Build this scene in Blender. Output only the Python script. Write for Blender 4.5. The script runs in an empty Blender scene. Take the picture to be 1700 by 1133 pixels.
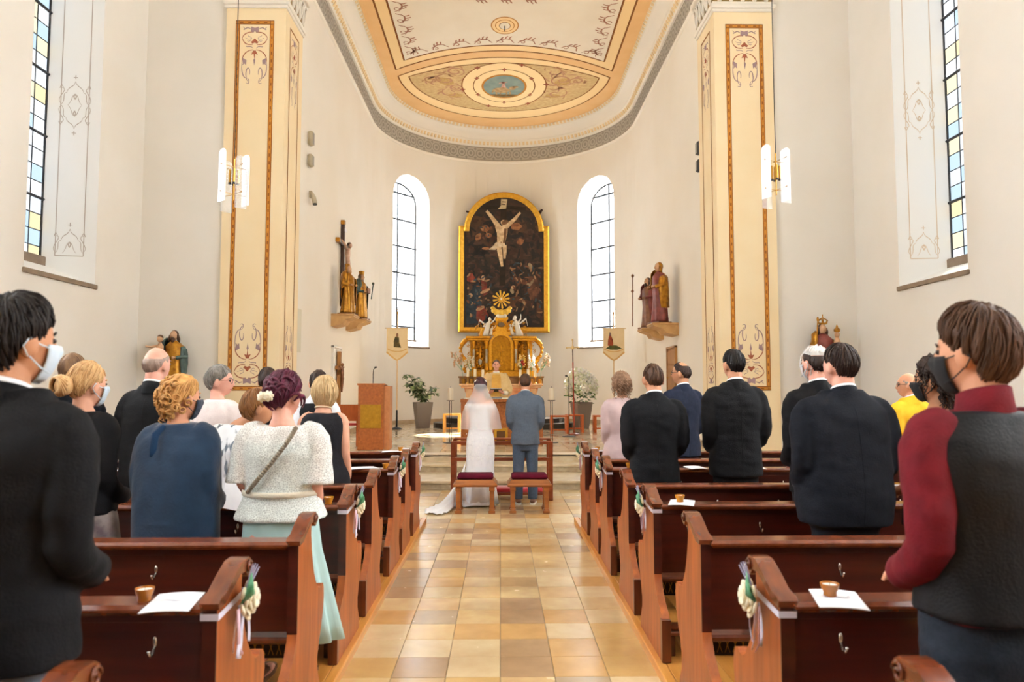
import bpy, bmesh, math, random
from math import sin, cos, pi, sqrt, atan2, radians
from mathutils import Vector, Matrix, noise
random.seed(7)
scene = bpy.context.scene
COL = scene.collection

# ------------------------------------------------------------------ camera
FPX, CAM_H = 1200.0, 1.62
PITCH = math.atan(76.5 / FPX)
YAW = math.atan(19 / FPX * cos(PITCH))
FW = Vector((sin(YAW) * cos(PITCH), cos(YAW) * cos(PITCH), sin(PITCH)))
RT = Vector((cos(YAW), -sin(YAW), 0))
UP = RT.cross(FW)
cam_data = bpy.data.cameras.new('camera')
cam_data.sensor_width = 36.0
cam_data.lens = FPX / 1700 * 36.0
cam_data.clip_end = 200
cam_data.clip_start = 0.05
cam_data.dof.use_dof = True
cam_data.dof.focus_distance = 9.0
cam_data.dof.aperture_fstop = 3.2
cam = bpy.data.objects.new('camera', cam_data)
COL.objects.link(cam)
rot = Matrix((RT, UP, -FW)).transposed()
cam.matrix_world = Matrix.Translation((0, 0, CAM_H)) @ rot.to_4x4()
scene.camera = cam

# ------------------------------------------------------------------ light and exposure
scene.view_settings.view_transform = 'Standard'
scene.view_settings.look = 'None'
scene.view_settings.gamma = 1.0
scene.view_settings.use_curve_mapping = False
scene.view_settings.exposure = 0.3
world = bpy.data.worlds.new('sky')
scene.world = world
world.use_nodes = True
bg = world.node_tree.nodes['Background']
bg.inputs['Color'].default_value = (0.93, 0.97, 1.0, 1)
bg.inputs['Strength'].default_value = 25.0
sun_data = bpy.data.lights.new('sun', 'SUN')
sun_data.energy = 90.0
sun_data.angle = radians(0.6)
sun_data.color = (1.0, 0.93, 0.80)
sun = bpy.data.objects.new('sun', sun_data)
COL.objects.link(sun)
SUN_DIR = Vector((-5.0, -5.9, -7.2)).normalized()
sun.rotation_euler = SUN_DIR.to_track_quat('-Z', 'Y').to_euler()
sun.location = (12, 30, 20)
scene.cycles.max_bounces = 10
scene.cycles.diffuse_bounces = 6
scene.cycles.glossy_bounces = 4
scene.cycles.transparent_max_bounces = 16
scene.cycles.sample_clamp_indirect = 8.0
scene.cycles.caustics_reflective = False
scene.cycles.caustics_refractive = False

# ------------------------------------------------------------------ helpers
def ray(x, y):
    return FW * FPX + RT * (x - 850) + UP * (566.5 - y)
def atz(x, y, z):
    d = ray(x, y); return Vector((0, 0, CAM_H)) + d * ((z - CAM_H) / d.z)
def aty(x, y, Y):
    d = ray(x, y); return Vector((0, 0, CAM_H)) + d * (Y / d.y)
def atx(x, y, X):
    d = ray(x, y); return Vector((0, 0, CAM_H)) + d * (X / d.x)

def lin(c):
    if isinstance(c, str):
        c = tuple(int(c[i:i + 2], 16) / 255 for i in (0, 2, 4))
    return tuple((v / 12.92 if v <= 0.04045 else ((v + 0.055) / 1.055) ** 2.4) for v in c)

MATS = {}
def mat(name, col, rough=0.6, metal=0.0, col2=None, nscale=6.0, stretch=(1, 1, 1), bump=0.0, bscale=None,
        spec=0.5, rnd=0.0, sheen=0.0, coat=0.0, detail=4.0, trans=0.0, alpha=1.0, sharp=False, emit=None, estr=0.0):
    if name in MATS:
        return MATS[name]
    m = bpy.data.materials.new(name); m.use_nodes = True
    nt = m.node_tree; N = nt.nodes; L = nt.links
    b = N['Principled BSDF']
    c1 = lin(col)
    b.inputs['Base Color'].default_value = (*c1, 1)
    b.inputs['Roughness'].default_value = rough
    b.inputs['Metallic'].default_value = metal
    b.inputs['Specular IOR Level'].default_value = spec
    if sheen: b.inputs['Sheen Weight'].default_value = sheen
    if coat:
        b.inputs['Coat Weight'].default_value = coat; b.inputs['Coat Roughness'].default_value = 0.15
    if trans: b.inputs['Transmission Weight'].default_value = trans
    if alpha < 1: b.inputs['Alpha'].default_value = alpha
    if emit:
        b.inputs['Emission Color'].default_value = (*lin(emit), 1); b.inputs['Emission Strength'].default_value = estr
    tc = N.new('ShaderNodeTexCoord'); mp = N.new('ShaderNodeMapping')
    mp.inputs['Scale'].default_value = stretch
    L.new(tc.outputs['Object'], mp.inputs['Vector'])
    csock = None
    if col2 is not None:
        nz = N.new('ShaderNodeTexNoise'); nz.inputs['Scale'].default_value = nscale; nz.inputs['Detail'].default_value = detail
        L.new(mp.outputs['Vector'], nz.inputs['Vector'])
        rp = N.new('ShaderNodeValToRGB')
        lo, hi = (0.46, 0.54) if sharp else (0.3, 0.7)
        rp.color_ramp.elements[0].position = lo; rp.color_ramp.elements[1].position = hi
        rp.color_ramp.elements[0].color = (*c1, 1); rp.color_ramp.elements[1].color = (*lin(col2), 1)
        L.new(nz.outputs['Fac'], rp.inputs['Fac'])
        csock = rp.outputs['Color']
    if rnd:
        oi = N.new('ShaderNodeObjectInfo'); hs = N.new('ShaderNodeHueSaturation')
        ma = N.new('ShaderNodeMapRange'); ma.inputs['To Min'].default_value = 1 - rnd; ma.inputs['To Max'].default_value = 1 + rnd
        L.new(oi.outputs['Random'], ma.inputs['Value']); L.new(ma.outputs['Result'], hs.inputs['Value'])
        if csock: L.new(csock, hs.inputs['Color'])
        else: hs.inputs['Color'].default_value = (*c1, 1)
        csock = hs.outputs['Color']
    if csock: L.new(csock, b.inputs['Base Color'])
    if bump:
        nb = N.new('ShaderNodeTexNoise'); nb.inputs['Scale'].default_value = bscale or nscale; nb.inputs['Detail'].default_value = 3
        L.new(mp.outputs['Vector'], nb.inputs['Vector'])
        bp = N.new('ShaderNodeBump'); bp.inputs['Strength'].default_value = bump; bp.inputs['Distance'].default_value = 0.02
        L.new(nb.outputs['Fac'], bp.inputs['Height']); L.new(bp.outputs['Normal'], b.inputs['Normal'])
    MATS[name] = m
    return m

def pane_mat(name, col, f=1.0):
    if name in MATS: return MATS[name]
    m = bpy.data.materials.new(name); m.use_nodes = True
    nt = m.node_tree; nt.nodes.clear()
    o = nt.nodes.new('ShaderNodeOutputMaterial'); t = nt.nodes.new('ShaderNodeBsdfTransparent')
    g = nt.nodes.new('ShaderNodeBsdfGlossy'); g.inputs['Roughness'].default_value = 0.1
    mx = nt.nodes.new('ShaderNodeMixShader'); mx.inputs[0].default_value = 0.06
    t.inputs['Color'].default_value = (*(v * f for v in lin(col)), 1)
    nt.links.new(t.outputs[0], mx.inputs[1]); nt.links.new(g.outputs[0], mx.inputs[2]); nt.links.new(mx.outputs[0], o.inputs[0])
    MATS[name] = m; return m

class MB:
    """collects geometry; build() links it as ONE mesh object"""
    def __init__(s): s.v = []; s.f = []
    def add(s, vs, fs):
        n = len(s.v); s.v += [tuple(v) for v in vs]; s.f += [tuple(i + n for i in f) for f in fs]; return s
    def box(s, x0, x1, y0, y1, z0, z1):
        vs = [(x, y, z) for z in (z0, z1) for y in (y0, y1) for x in (x0, x1)]
        return s.add(vs, [(0, 2, 3, 1), (4, 5, 7, 6), (0, 1, 5, 4), (2, 6, 7, 3), (0, 4, 6, 2), (1, 3, 7, 5)])
    def bbox(s, x0, x1, y0, y1, z0, z1, b=0.005):
        """box with bevelled edges"""
        def ring(ins, z): return [(x0 + ins, y0 + ins, z), (x1 - ins, y0 + ins, z), (x1 - ins, y1 - ins, z), (x0 + ins, y1 - ins, z)]
        r = [ring(b, z0), ring(0, z0 + b), ring(0, z1 - b), ring(b, z1)]
        vs = sum(r, []); fs = [(3, 2, 1, 0), (12, 13, 14, 15)]
        for k in range(3):
            for i in range(4): fs.append((4 * k + i, 4 * k + (i + 1) % 4, 4 * k + 4 + (i + 1) % 4, 4 * k + 4 + i))
        return s.add(vs, fs)
    def rings(s, rs, cap=True, close=False):
        n = len(rs[0]); vs = [p for r in rs for p in r]; fs = []
        m = len(rs)
        for k in range(m if close else m - 1):
            a = k * n; b = ((k + 1) % m) * n
            for i in range(n): fs.append((a + i, a + (i + 1) % n, b + (i + 1) % n, b + i))
        if cap and not close:
            fs.append(tuple(range(n - 1, -1, -1))); fs.append(tuple((m - 1) * n + i for i in range(n)))
        return s.add(vs, fs)
    def tube(s, pts, r, n=8, cap=True, close=False, flat=1.0, upv=None):
        pts = [Vector(p) for p in pts]; m = len(pts)
        rs = r if isinstance(r, (list, tuple)) else [r] * m
        out = []; ref = Vector(upv) if upv else None; prev = None
        for i, p in enumerate(pts):
            if close: d = pts[(i + 1) % m] - pts[i - 1]
            else: d = pts[min(i + 1, m - 1)] - pts[max(i - 1, 0)]
            if d.length < 1e-9: d = Vector((0, 0, 1))
            d.normalize()
            if ref is not None: a = ref - d * ref.dot(d)
            elif prev is None: a = d.orthogonal()
            else: a = prev - d * prev.dot(d)
            if a.length < 1e-6: a = d.orthogonal()
            a.normalize(); prev = a; b = d.cross(a)
            rr = rs[i]; ra, rb = (rr if isinstance(rr, tuple) else (rr, rr * flat))
            out.append([p + a * (ra * cos(2 * pi * k / n)) + b * (rb * sin(2 * pi * k / n)) for k in range(n)])
        return s.rings(out, cap, close)
    def lathe(s, prof, n=16, c=(0, 0, 0), sx=1.0, sy=1.0):
        rs = [[(c[0] + r * sx * cos(2 * pi * k / n), c[1] + r * sy * sin(2 * pi * k / n), c[2] + z) for k in range(n)] for r, z in prof]
        return s.rings(rs)
    def ell(s, c, r, n=12, m=8, M=None):
        c = Vector(c); rs = []
        for j in range(m + 1):
            t = -pi / 2 + pi * j / m; t = max(-pi / 2 + 0.02, min(pi / 2 - 0.02, t))
            ring = []
            for k in range(n):
                p = Vector((r[0] * cos(t) * cos(2 * pi * k / n), r[1] * cos(t) * sin(2 * pi * k / n), r[2] * sin(t)))
                if M is not None: p = M @ p
                ring.append(c + p)
            rs.append(ring)
        return s.rings(rs)
    def loft(s, secs, n=20, e=2.0, cap=True):
        """secs: (cx, cy, z, rx, ry) horizontal superellipse rings"""
        rs = []
        for cx, cy, z, rx, ry in secs:
            r = []
            for k in range(n):
                a = 2 * pi * k / n; c, sn = cos(a), sin(a)
                r.append((cx + rx * math.copysign(abs(c) ** (2 / e), c), cy + ry * math.copysign(abs(sn) ** (2 / e), sn), z))
            rs.append(r)
        return s.rings(rs, cap)
    def prism(s, poly, A, B):
        """poly: list of 2d points; A, B map (u,v) to the two faces"""
        n = len(poly)
        vs = [A(*p) for p in poly] + [B(*p) for p in poly]
        fs = [tuple(range(n - 1, -1, -1)), tuple(range(n, 2 * n))]
        for i in range(n): fs.append((i, (i + 1) % n, n + (i + 1) % n, n + i))
        return s.add(vs, fs)
    def quad(s, a, b, c, d): return s.add([a, b, c, d], [(0, 1, 2, 3)])
    def xform(s, M): s.v = [tuple(M @ Vector(v)) for v in s.v]; return s
    def mesh(s, name, m, smooth=False, fix=True):
        me = bpy.data.meshes.new(name); me.from_pydata(s.v, [], s.f)
        if fix:
            bm = bmesh.new(); bm.from_mesh(me); bmesh.ops.recalc_face_normals(bm, faces=bm.faces); bm.to_mesh(me); bm.free()
        if m: me.materials.append(m)
        if smooth: me.polygons.foreach_set('use_smooth', [True] * len(me.polygons))
        me.update(); return me
    def build(s, name, m, parent=None, smooth=False, fix=True):
        return link(name, s.mesh(name, m, smooth, fix), parent)

def link(name, me, parent=None):
    o = bpy.data.objects.new(name, me); COL.objects.link(o)
    if parent is not None: o.parent = parent
    return o
def tag(o, label, cat, group=None):
    o['label'] = label; o['category'] = cat
    if group: o['group'] = group
    return o
def thing(name, label, cat, loc=(0, 0, 0), rz=0.0, group=None):
    o = bpy.data.objects.new(name, None); COL.objects.link(o)
    o.location = loc; o.rotation_euler = (0, 0, rz); o.empty_display_size = 0.1
    return tag(o, label, cat, group)
def struct(o, kind='structure'): o['kind'] = kind; return o
def smooth_angle(o, deg=40):
    me = o.data
    me.polygons.foreach_set('use_smooth', [True] * len(me.polygons))
    try: me.set_sharp_from_angle(angle=radians(deg))
    except Exception: pass
    return o
def copy_tree(o, parent=None):
    c = o.copy(); COL.objects.link(c)
    if parent is not None: c.parent = parent
    for ch in o.children: copy_tree(ch, c)
    return c
def frange(a, b, n): return [a + (b - a) * i / (n - 1) for i in range(n)]

# flat painted ribbons and leaves: 2-D shapes given a mapping (u,v)->3-D
def ribbon(mb, pts, w, P, taper=True):
    n = len(pts); L = []; Rr = []
    for i in range(n):
        a = pts[max(i - 1, 0)]; b = pts[min(i + 1, n - 1)]
        dx, dy = b[0] - a[0], b[1] - a[1]; l = sqrt(dx * dx + dy * dy) or 1
        ww = w * (0.35 + 0.65 * sin(pi * (i + 0.5) / n)) if taper else w
        L.append(P(pts[i][0] - dy / l * ww / 2, pts[i][1] + dx / l * ww / 2)); Rr.append(P(pts[i][0] + dy / l * ww / 2, pts[i][1] - dx / l * ww / 2))
    fs = [(i, i + 1, n + i + 1, n + i) for i in range(n - 1)]
    mb.add(L + Rr, fs)
def spiral(cx, cy, r0, r1, a0, a1, n=18):
    return [(cx + (r0 + (r1 - r0) * i / (n - 1)) * cos(a0 + (a1 - a0) * i / (n - 1)), cy + (r0 + (r1 - r0) * i / (n - 1)) * sin(a0 + (a1 - a0) * i / (n - 1))) for i in range(n)]
def bez(p0, p1, p2, p3, n=14):
    o = []
    for i in range(n):
        t = i / (n - 1); u = 1 - t
        o.append(tuple(u ** 3 * a + 3 * u * u * t * b + 3 * u * t * t * c + t ** 3 * d for a, b, c, d in zip(p0, p1, p2, p3)))
    return o
def blob(mb, cx, cy, rx, ry, P, lobes=0, amp=0.0, n=20, rot=0.0):
    vs = []
    for i in range(n):
        a = 2 * pi * i / n; k = 1 + amp * cos(lobes * a)
        x, y = rx * k * cos(a), ry * k * sin(a)
        vs.append(P(cx + x * cos(rot) - y * sin(rot), cy + x * sin(rot) + y * cos(rot)))
    mb.add(vs, [tuple(range(n))])
def polyf(mb, pts, P): mb.add([P(*p) for p in pts], [tuple(range(len(pts)))])
def line2(mb, a, b, w, P, n=2): ribbon(mb, [(a[0] + (b[0] - a[0]) * i / (n - 1), a[1] + (b[1] - a[1]) * i / (n - 1)) for i in range(n)], w, P, False)

# ------------------------------------------------------------------ materials of the place
PLASTER = mat('plaster', 'eeeae3', 0.9, col2='e8e3da', nscale=0.7, bump=0.05, bscale=60, spec=0.2)
PLASTER_APSE = mat('plaster_apse', 'f0ebe2', 0.9, col2='ece5d9', nscale=0.6, bump=0.05, bscale=60, spec=0.2)
REVEAL = mat('reveal_white', 'f4f3f0', 0.85, spec=0.2)
PEACH = mat('pillar_peach', 'f3e0bc', 0.85, col2='f0d9b0', nscale=1.5, spec=0.2)
OCHRE = mat('painted_ochre', 'c98a3a', 0.8, col2='b8752a', nscale=20, spec=0.2)
BROWNLINE = mat('painted_brown_line', '8a5423', 0.8, spec=0.2)
RUST = mat('painted_rust', 'b0664a', 0.85, col2='8f5038', nscale=25, spec=0.2)
MAUVE = mat('painted_mauve', '9a8088', 0.85, col2='a88c86', nscale=25, spec=0.2)
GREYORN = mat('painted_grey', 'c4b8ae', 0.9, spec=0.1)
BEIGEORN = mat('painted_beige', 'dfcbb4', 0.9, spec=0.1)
ORANGE = mat('ceiling_apricot', 'f0c58e', 0.85, col2='ecbd84', nscale=2, spec=0.2)
LIGHTOR = mat('ceiling_light_apricot', 'f8d8a2', 0.85, spec=0.2)
CREAM = mat('ceiling_cream', 'f4ead8', 0.9, col2='f0e4d0', nscale=1.2, spec=0.2)
PINKISH = mat('ceiling_pinkish', 'ebc7a0', 0.85, spec=0.2)
STUCCO = mat('stucco_white', 'f1ebe0', 0.85, spec=0.2)
GREYBAND = mat('grey_band', 'b9b2a6', 0.85, spec=0.2)
GREYDARK = mat('grey_band_dark', '99938a', 0.85, spec=0.2)
YELLOWISH = mat('stucco_yellow', 'ecd6ac', 0.85, spec=0.2)
OLIVE = mat('capital_olive', '9a8250', 0.8, col2='8a7448', nscale=12, spec=0.2)
SILLBROWN = mat('sill_brown', '8a7866', 0.6, col2='7a6856', nscale=8)
LEAD = mat('lead_came', '2a2a2e', 0.6)
GOLD = mat('gilding', 'd9a238', 0.32, 1.0, col2='b97d22', nscale=18, bump=0.25, bscale=40)
GOLDFRAME = mat('gold_frame', 'dfae45', 0.36, 0.85, col2='c8932f', nscale=10)
BRASS = mat('brass', 'b98a3e', 0.3, 1.0)
CHROME = mat('hook_metal', 'd8d4cc', 0.25, 1.0)
BLACKMETAL = mat('black_metal', '1a1a1b', 0.45)
DARKMETAL = mat('dark_steel', '3c3a38', 0.4, 0.8)
WOOD = mat('pew_wood', '74371a', 0.34, col2='4c200d', nscale=3.0, stretch=(6, 6, 0.7), bump=0.06, bscale=8, coat=0.25)
WOODRED = mat('pew_red_wood', '4c180b', 0.36, col2='320e06', nscale=3.0, stretch=(0.6, 6, 7), bump=0.05, bscale=8, coat=0.3)
WOODEND = mat('pew_end_wood', 'a85822', 0.42, col2='823f17', nscale=2.6, stretch=(8, 8, 0.8), bump=0.06, bscale=6, coat=0.08)
WOODCAP = mat('pew_cap_wood', '743a1e', 0.26, col2='562613', nscale=4, stretch=(5, 1.2, 5), coat=0.4)
PLANK = mat('podium_plank', 'c98e45', 0.35, col2='b3742f', nscale=3, stretch=(7, 0.6, 7), bump=0.04, rnd=0.12, coat=0.2)
STOOLWOOD = mat('stool_wood', '9c5c26', 0.35, col2='7f451a', nscale=4, stretch=(1, 6, 6), coat=0.2)
REDWOOD = mat('kneeler_wood', '8e3f1c', 0.35, col2='74300f', nscale=4, stretch=(1, 6, 6), coat=0.2)
VELVET = mat('burgundy_velvet', '5a1024', 0.9, col2='480c1e', nscale=12, spec=0.1)
REDPAD = mat('red_pad', 'b01f2c', 0.8, sheen=0.4)
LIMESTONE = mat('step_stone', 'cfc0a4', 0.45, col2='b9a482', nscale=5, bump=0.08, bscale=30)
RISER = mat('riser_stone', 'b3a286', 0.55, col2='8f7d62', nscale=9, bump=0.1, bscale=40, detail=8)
# ------------------------------------------------------------------ the shell
CX = 0.1                      # centre line of the chancel
HW, APY, APR = 4.05, 21.7, 4.1   # chancel half width, apse centre, apse radius
NW = 6.22                     # nave half width
AY = 12.4                     # front of the arch wall
CORZ, CEILZ = 9.8, 10.9

def wall_open(name, P, s0, s1, z0, z1, ops, step, m, mreveal, depth=0.8, kshrink=0.87, slope=0.33):
    """wall over (s,z) with round-arched openings; ops: (centre, half, sill, spring)"""
    edges = set()
    n = max(1, int(round((s1 - s0) / step)))
    for i in range(n + 1): edges.add(round(s0 + (s1 - s0) * i / n, 4))
    for c, h, zs, zp in ops:
        for i in range(17): edges.add(round(c - h * cos(pi * i / 16), 4))
    ed = sorted(e for e in edges if s0 - 1e-6 <= e <= s1 + 1e-6)
    mb = MB()
    def arch(o, s): return o[3] + sqrt(max(0, o[1] ** 2 - (s - o[0]) ** 2))
    for a, b in zip(ed, ed[1:]):
        mid = (a + b) / 2; hit = None
        for o in ops:
            if abs(mid - o[0]) < o[1]: hit = o
        if hit is None: mb.quad(P(a, z0, 0), P(b, z0, 0), P(b, z1, 0), P(a, z1, 0))
        else:
            mb.quad(P(a, z0, 0), P(b, z0, 0), P(b, hit[2], 0), P(a, hit[2], 0))
            mb.quad(P(a, arch(hit, a), 0), P(b, arch(hit, b), 0), P(b, z1, 0), P(a, z1, 0))
    wall = struct(mb.build(name, m, fix=False))
    for o in ops:
        c, h, zs, zp = o
        loop = [(c - h, zs)] + [(c - h * cos(pi * i / 16), zp + h * sin(pi * i / 16)) for i in range(17)] + [(c + h, zs)]
        def inner(s, z):
            return P(c + (s - c) * kshrink, (zs + slope) if z == zs else zp + (z - zp) * kshrink if z > zp else z, depth)
        rv = MB()
        for (a, za), (b, zb) in zip(loop, loop[1:]): rv.quad(P(a, za, 0), P(b, zb, 0), inner(b, zb), inner(a, za))
        rv.quad(P(c - h, zs, 0), P(c + h, zs, 0), inner(c + h, zs), inner(c - h, zs))
        rv.build('window_reveal', mreveal, wall, fix=False)
    return wall

WIN_N = [0]
def portal(center, normal, w, h):
    l = bpy.data.lights.new('window_portal', 'AREA'); l.shape = 'RECTANGLE'; l.size = w; l.size_y = h
    l.cycles.is_portal = True; l.energy = 1
    o = bpy.data.objects.new('window_portal', l); COL.objects.link(o)
    o.location = center
    o.rotation_euler = Vector(normal).to_track_quat('-Z', 'Z').to_euler()
    return o

PF_ = 0.048
PANES = [pane_mat('pane_white', 'fcfdff', PF_), pane_mat('pane_blue', 'c3d8e8', PF_), pane_mat('pane_pale', 'dfe4ea', PF_), pane_mat('pane_yellow', 'f2dcae', PF_), pane_mat('pane_cream', 'f3e6c2', PF_)]
PCLEAR = pane_mat('pane_clear', 'f6f8fa'); PAPSE = pane_mat('pane_apse', 'f6f8fa', 0.36)
def glaze(P, o, depth, kshrink, slope, cols, rows_z, bars, thick=0.03, plain=False, rnd=None, pm=None):
    """leaded window: frame, bars and separate panes at the outer end of a reveal"""
    WIN_N[0] += 1
    c, h, zs, zp = o
    hh = h * kshrink; zb = zs + slope
    win = struct(thing('window_%d' % WIN_N[0], 'tall round-arched leaded window', 'window'))
    del win['label'], win['category']
    Q = lambda s, z, d=0.0: P(c + s, z, depth - 0.02 + d)
    top = lambda s: zp + sqrt(max(0.0, hh * hh - s * s))
    fr = MB()
    loop = [(-hh, zb)] + [(-hh * cos(pi * i / 20), zp + hh * sin(pi * i / 20)) for i in range(21)] + [(hh, zb)]
    fw_ = 0.03 if plain else 0.016
    fr.tube([Q(*p) for p in loop], fw_, 6)
    fr.tube([Q(-hh, zb), Q(hh, zb)], fw_, 6)
    fr.build('frame', LEAD, win)
    ze = list(rows_z)
    xs = frange(-hh, hh, cols + 1)
    bb = MB()
    for z in bars:
        x = hh if z <= zp else sqrt(max(0, hh * hh - (z - zp) ** 2))
        if x > 0.05: bb.tube([Q(-x, z, -0.02), Q(x, z, -0.02)], thick, 6)
    for x in xs[1:-1]: bb.tube([Q(x, zb), Q(x, top(x))], 0.008 if not plain else 0.03, 5)
    for z in ze[1:-1]:
        x = hh if z <= zp else sqrt(max(0, hh * hh - (z - zp) ** 2))
        if x > 0.05 and not plain: bb.tube([Q(-x, z), Q(x, z)], 0.008, 5)
    bb.build('glazing_bars', LEAD, win)
    for a, b in zip(xs, xs[1:]):
        for z0, z1 in zip(ze, ze[1:]):
            ta, tb = top(a), top(b); tm = top((a + b) / 2)
            if z0 >= max(ta, tb, tm) - 0.01: continue
            pts = [(a, min(z0, ta)), (b, min(z0, tb)), (b, min(z1, tb)), ((a + b) / 2, min(z1, tm)), (a, min(z1, ta))]
            q = MB().add([Q(*p) for p in pts], [(0, 1, 2, 3, 4)])
            if plain: m = pm or PCLEAR
            else: m = PANES[rnd.choice([0, 0, 0, 2, 1, 1, 4, 2, 3, 0])]
            q.build('pane', m, win, fix=False)
    return win

rw = random.Random(3)
nave_ops = [(10.27, 0.83, 3.17, 8.6), (5.4, 0.83, 3.17, 8.6), (0.5, 0.83, 3.17, 8.6)]
PL = lambda s, z, d: (-NW - d, s, z)
PR = lambda s, z, d: (NW + d, s, z)
NAVETOP, BACKY = 13.2, -7.5
wall_left = wall_open('wall_left', PL, BACKY, AY + 0.12, -0.05, NAVETOP, nave_ops, 2.0, PLASTER, REVEAL)
wall_right = wall_open('wall_right', PR, BACKY, AY + 0.12, -0.05, NAVETOP, nave_ops, 2.0, PLASTER, REVEAL)
rows = [3.5 + 0.245 * i for i in range(25)] + [9.5]
for side, P in ((-1, PL), (1, PR)):
    for i, o in enumerate(nave_ops):
        if i == 0: glaze(P, o, 0.8, 0.87, 0.33, 5, rows, [3.5 + 0.98 * j for j in range(1, 6)], 0.022, False, rw)
        else: glaze(P, o, 0.8, 0.87, 0.33, 2, [3.5, 5.5, 7.5, 9.5], [5.5, 7.5], 0.022, True)
        portal(P(o[0], 6.4, 0.95), (-side, 0, 0), 1.7, 6.4)
        sb = MB(); x = side * (NW + 0.70)
        if i == 0:
            sb.bbox(min(x, x + side * 0.1), max(x, x + side * 0.1), o[0] - 0.76, o[0] + 0.76, 3.36, 3.60, 0.01)
            sb.build('sill_board', SILLBROWN, wall_left if side < 0 else wall_right)
            x = side * NW
            MB().bbox(min(x, x - side * 0.03), max(x, x - side * 0.03), o[0] - 0.86, o[0] + 0.86, 3.115, 3.185, 0.008).build('sill_nosing', SILLBROWN, wall_left if side < 0 else wall_right)

# painted frame and medallions on the far reveal of each visible nave window
def reveal_paint(side, m):
    o = nave_ops[0]; c, h, zs, zp = o
    def Pm(u, z):           # u 0..1 across the reveal depth, from the nave to the glass
        s = c + h * (1 - 0.13 * u) - 0.004
        return (side * (NW + 0.8 * u), s, z)
    mb = MB(); a, b = 0.22, 0.72; w = 0.014
    for zlo, zhi in ((3.62, 5.0), (6.2, 9.0)):
        pass
    for u in (a, b):
        line2(mb, (u, 3.62), (u, 8.5), w / 0.8, Pm)
    line2(mb, (a, 3.62), (b, 3.62), 0.014, Pm)
    mid = (a + b) / 2
    def scroll(zc, k, full=True):
        for sx in (-1, 1):
            for sz in ((-1, 1) if full else (1,)):
                g = lambda x, z: (mid + sx * x, zc + sz * z)
                def R(pts, ww): ribbon(mb, [(mid + sx * x / 0.8, zc + sz * z) for x, z in pts], ww, lambda u, z: Pm(u, z))
                R(bez((0, 0.42 * k), (0.02, 0.30 * k), (0.10, 0.34 * k), (0.12, 0.22 * k)), 0.014)
                R(bez((0.12, 0.22 * k), (0.20, 0.2 * k), (0.12, 0.08 * k), (0.20, 0.0)), 0.014)
                R(bez((0.21, 0.30 * k), (0.05, 0.30 * k), (0.30, 0.12 * k), (0.20, 0.02)), 0.014)
                R(bez((0.0, 0.20 * k), (0.06, 0.16 * k), (0.03, 0.08 * k), (0.10, 0.0)), 0.011)
                R([(0.17, 0.30 * k), (0.20, 0.36 * k), (0.22, 0.29 * k)], 0.02)
                R([(0.0, 0.46 * k), (0.0, 0.53 * k)], 0.02); R([(-0.03, 0.49 * k), (0.03, 0.49 * k)], 0.012)
                R([(0.0, 0.10 * k), (0.02, 0.15 * k), (0.0, 0.19 * k)], 0.025)
    scroll(5.98, 0.9); scroll(3.66, 0.9, False); scroll(8.3, 0.9)
    mb.build('painted_ornament', m, wall_left if side < 0 else wall_right, fix=False)
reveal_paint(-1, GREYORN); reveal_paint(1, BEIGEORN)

# rear wall, nave ceiling
PB = lambda s, z, d: (s, BACKY - d, z)
wall_open('wall_back', PB, -NW, NW, -0.05, NAVETOP, [], 2.0, PLASTER, REVEAL)
struct(MB().box(-NW - 0.05, NW + 0.05, BACKY - 0.05, AY + 0.2, NAVETOP, NAVETOP + 0.1).build('ceiling_nave', CREAM))

# arch wall: flat wall either side, pilasters, arch
wf = MB()
YB = AY + 0.06
PX, PXO = 3.78, 4.82         # inner and outer edge of the pilasters (about CX small shift is ignored here)
SPR = 8.95
for s in (-1, 1):
    wf.quad((s * PXO, YB, -0.05), (s * (NW + 0.05), YB, -0.05), (s * (NW + 0.05), YB, NAVETOP), (s * PXO, YB, NAVETOP))
n = 24
arc = [(-PX * cos(pi * i / n), SPR + PX * sin(pi * i / n)) for i in range(n + 1)]
arc2 = [(-PXO, SPR)] + arc + [(PXO, SPR)]
for (a, za), (b, zb) in zip(arc, arc[1:]): wf.quad((a, YB, za), (b, YB, zb), (b, YB, NAVETOP), (a, YB, NAVETOP))
for s in (-1, 1): wf.quad((s * PX, YB, SPR), (s * PXO, YB, SPR), (s * PXO, YB, NAVETOP), (s * PX, YB, NAVETOP))
for (a, za), (b, zb) in zip(arc, arc[1:]): wf.quad((a, YB, za), (b, YB, zb), (b, AY + 1.06, zb), (a, AY + 1.06, za))
for (a, za), (b, zb) in zip(arc, arc[1:]): wf.quad((a, AY + 1.06, za), (b, AY + 1.06, zb), (b, AY + 1.06, 13.0), (a, AY + 1.06, 13.0))
wall_front = struct(wf.build('wall_front', PLASTER, fix=False))

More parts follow.
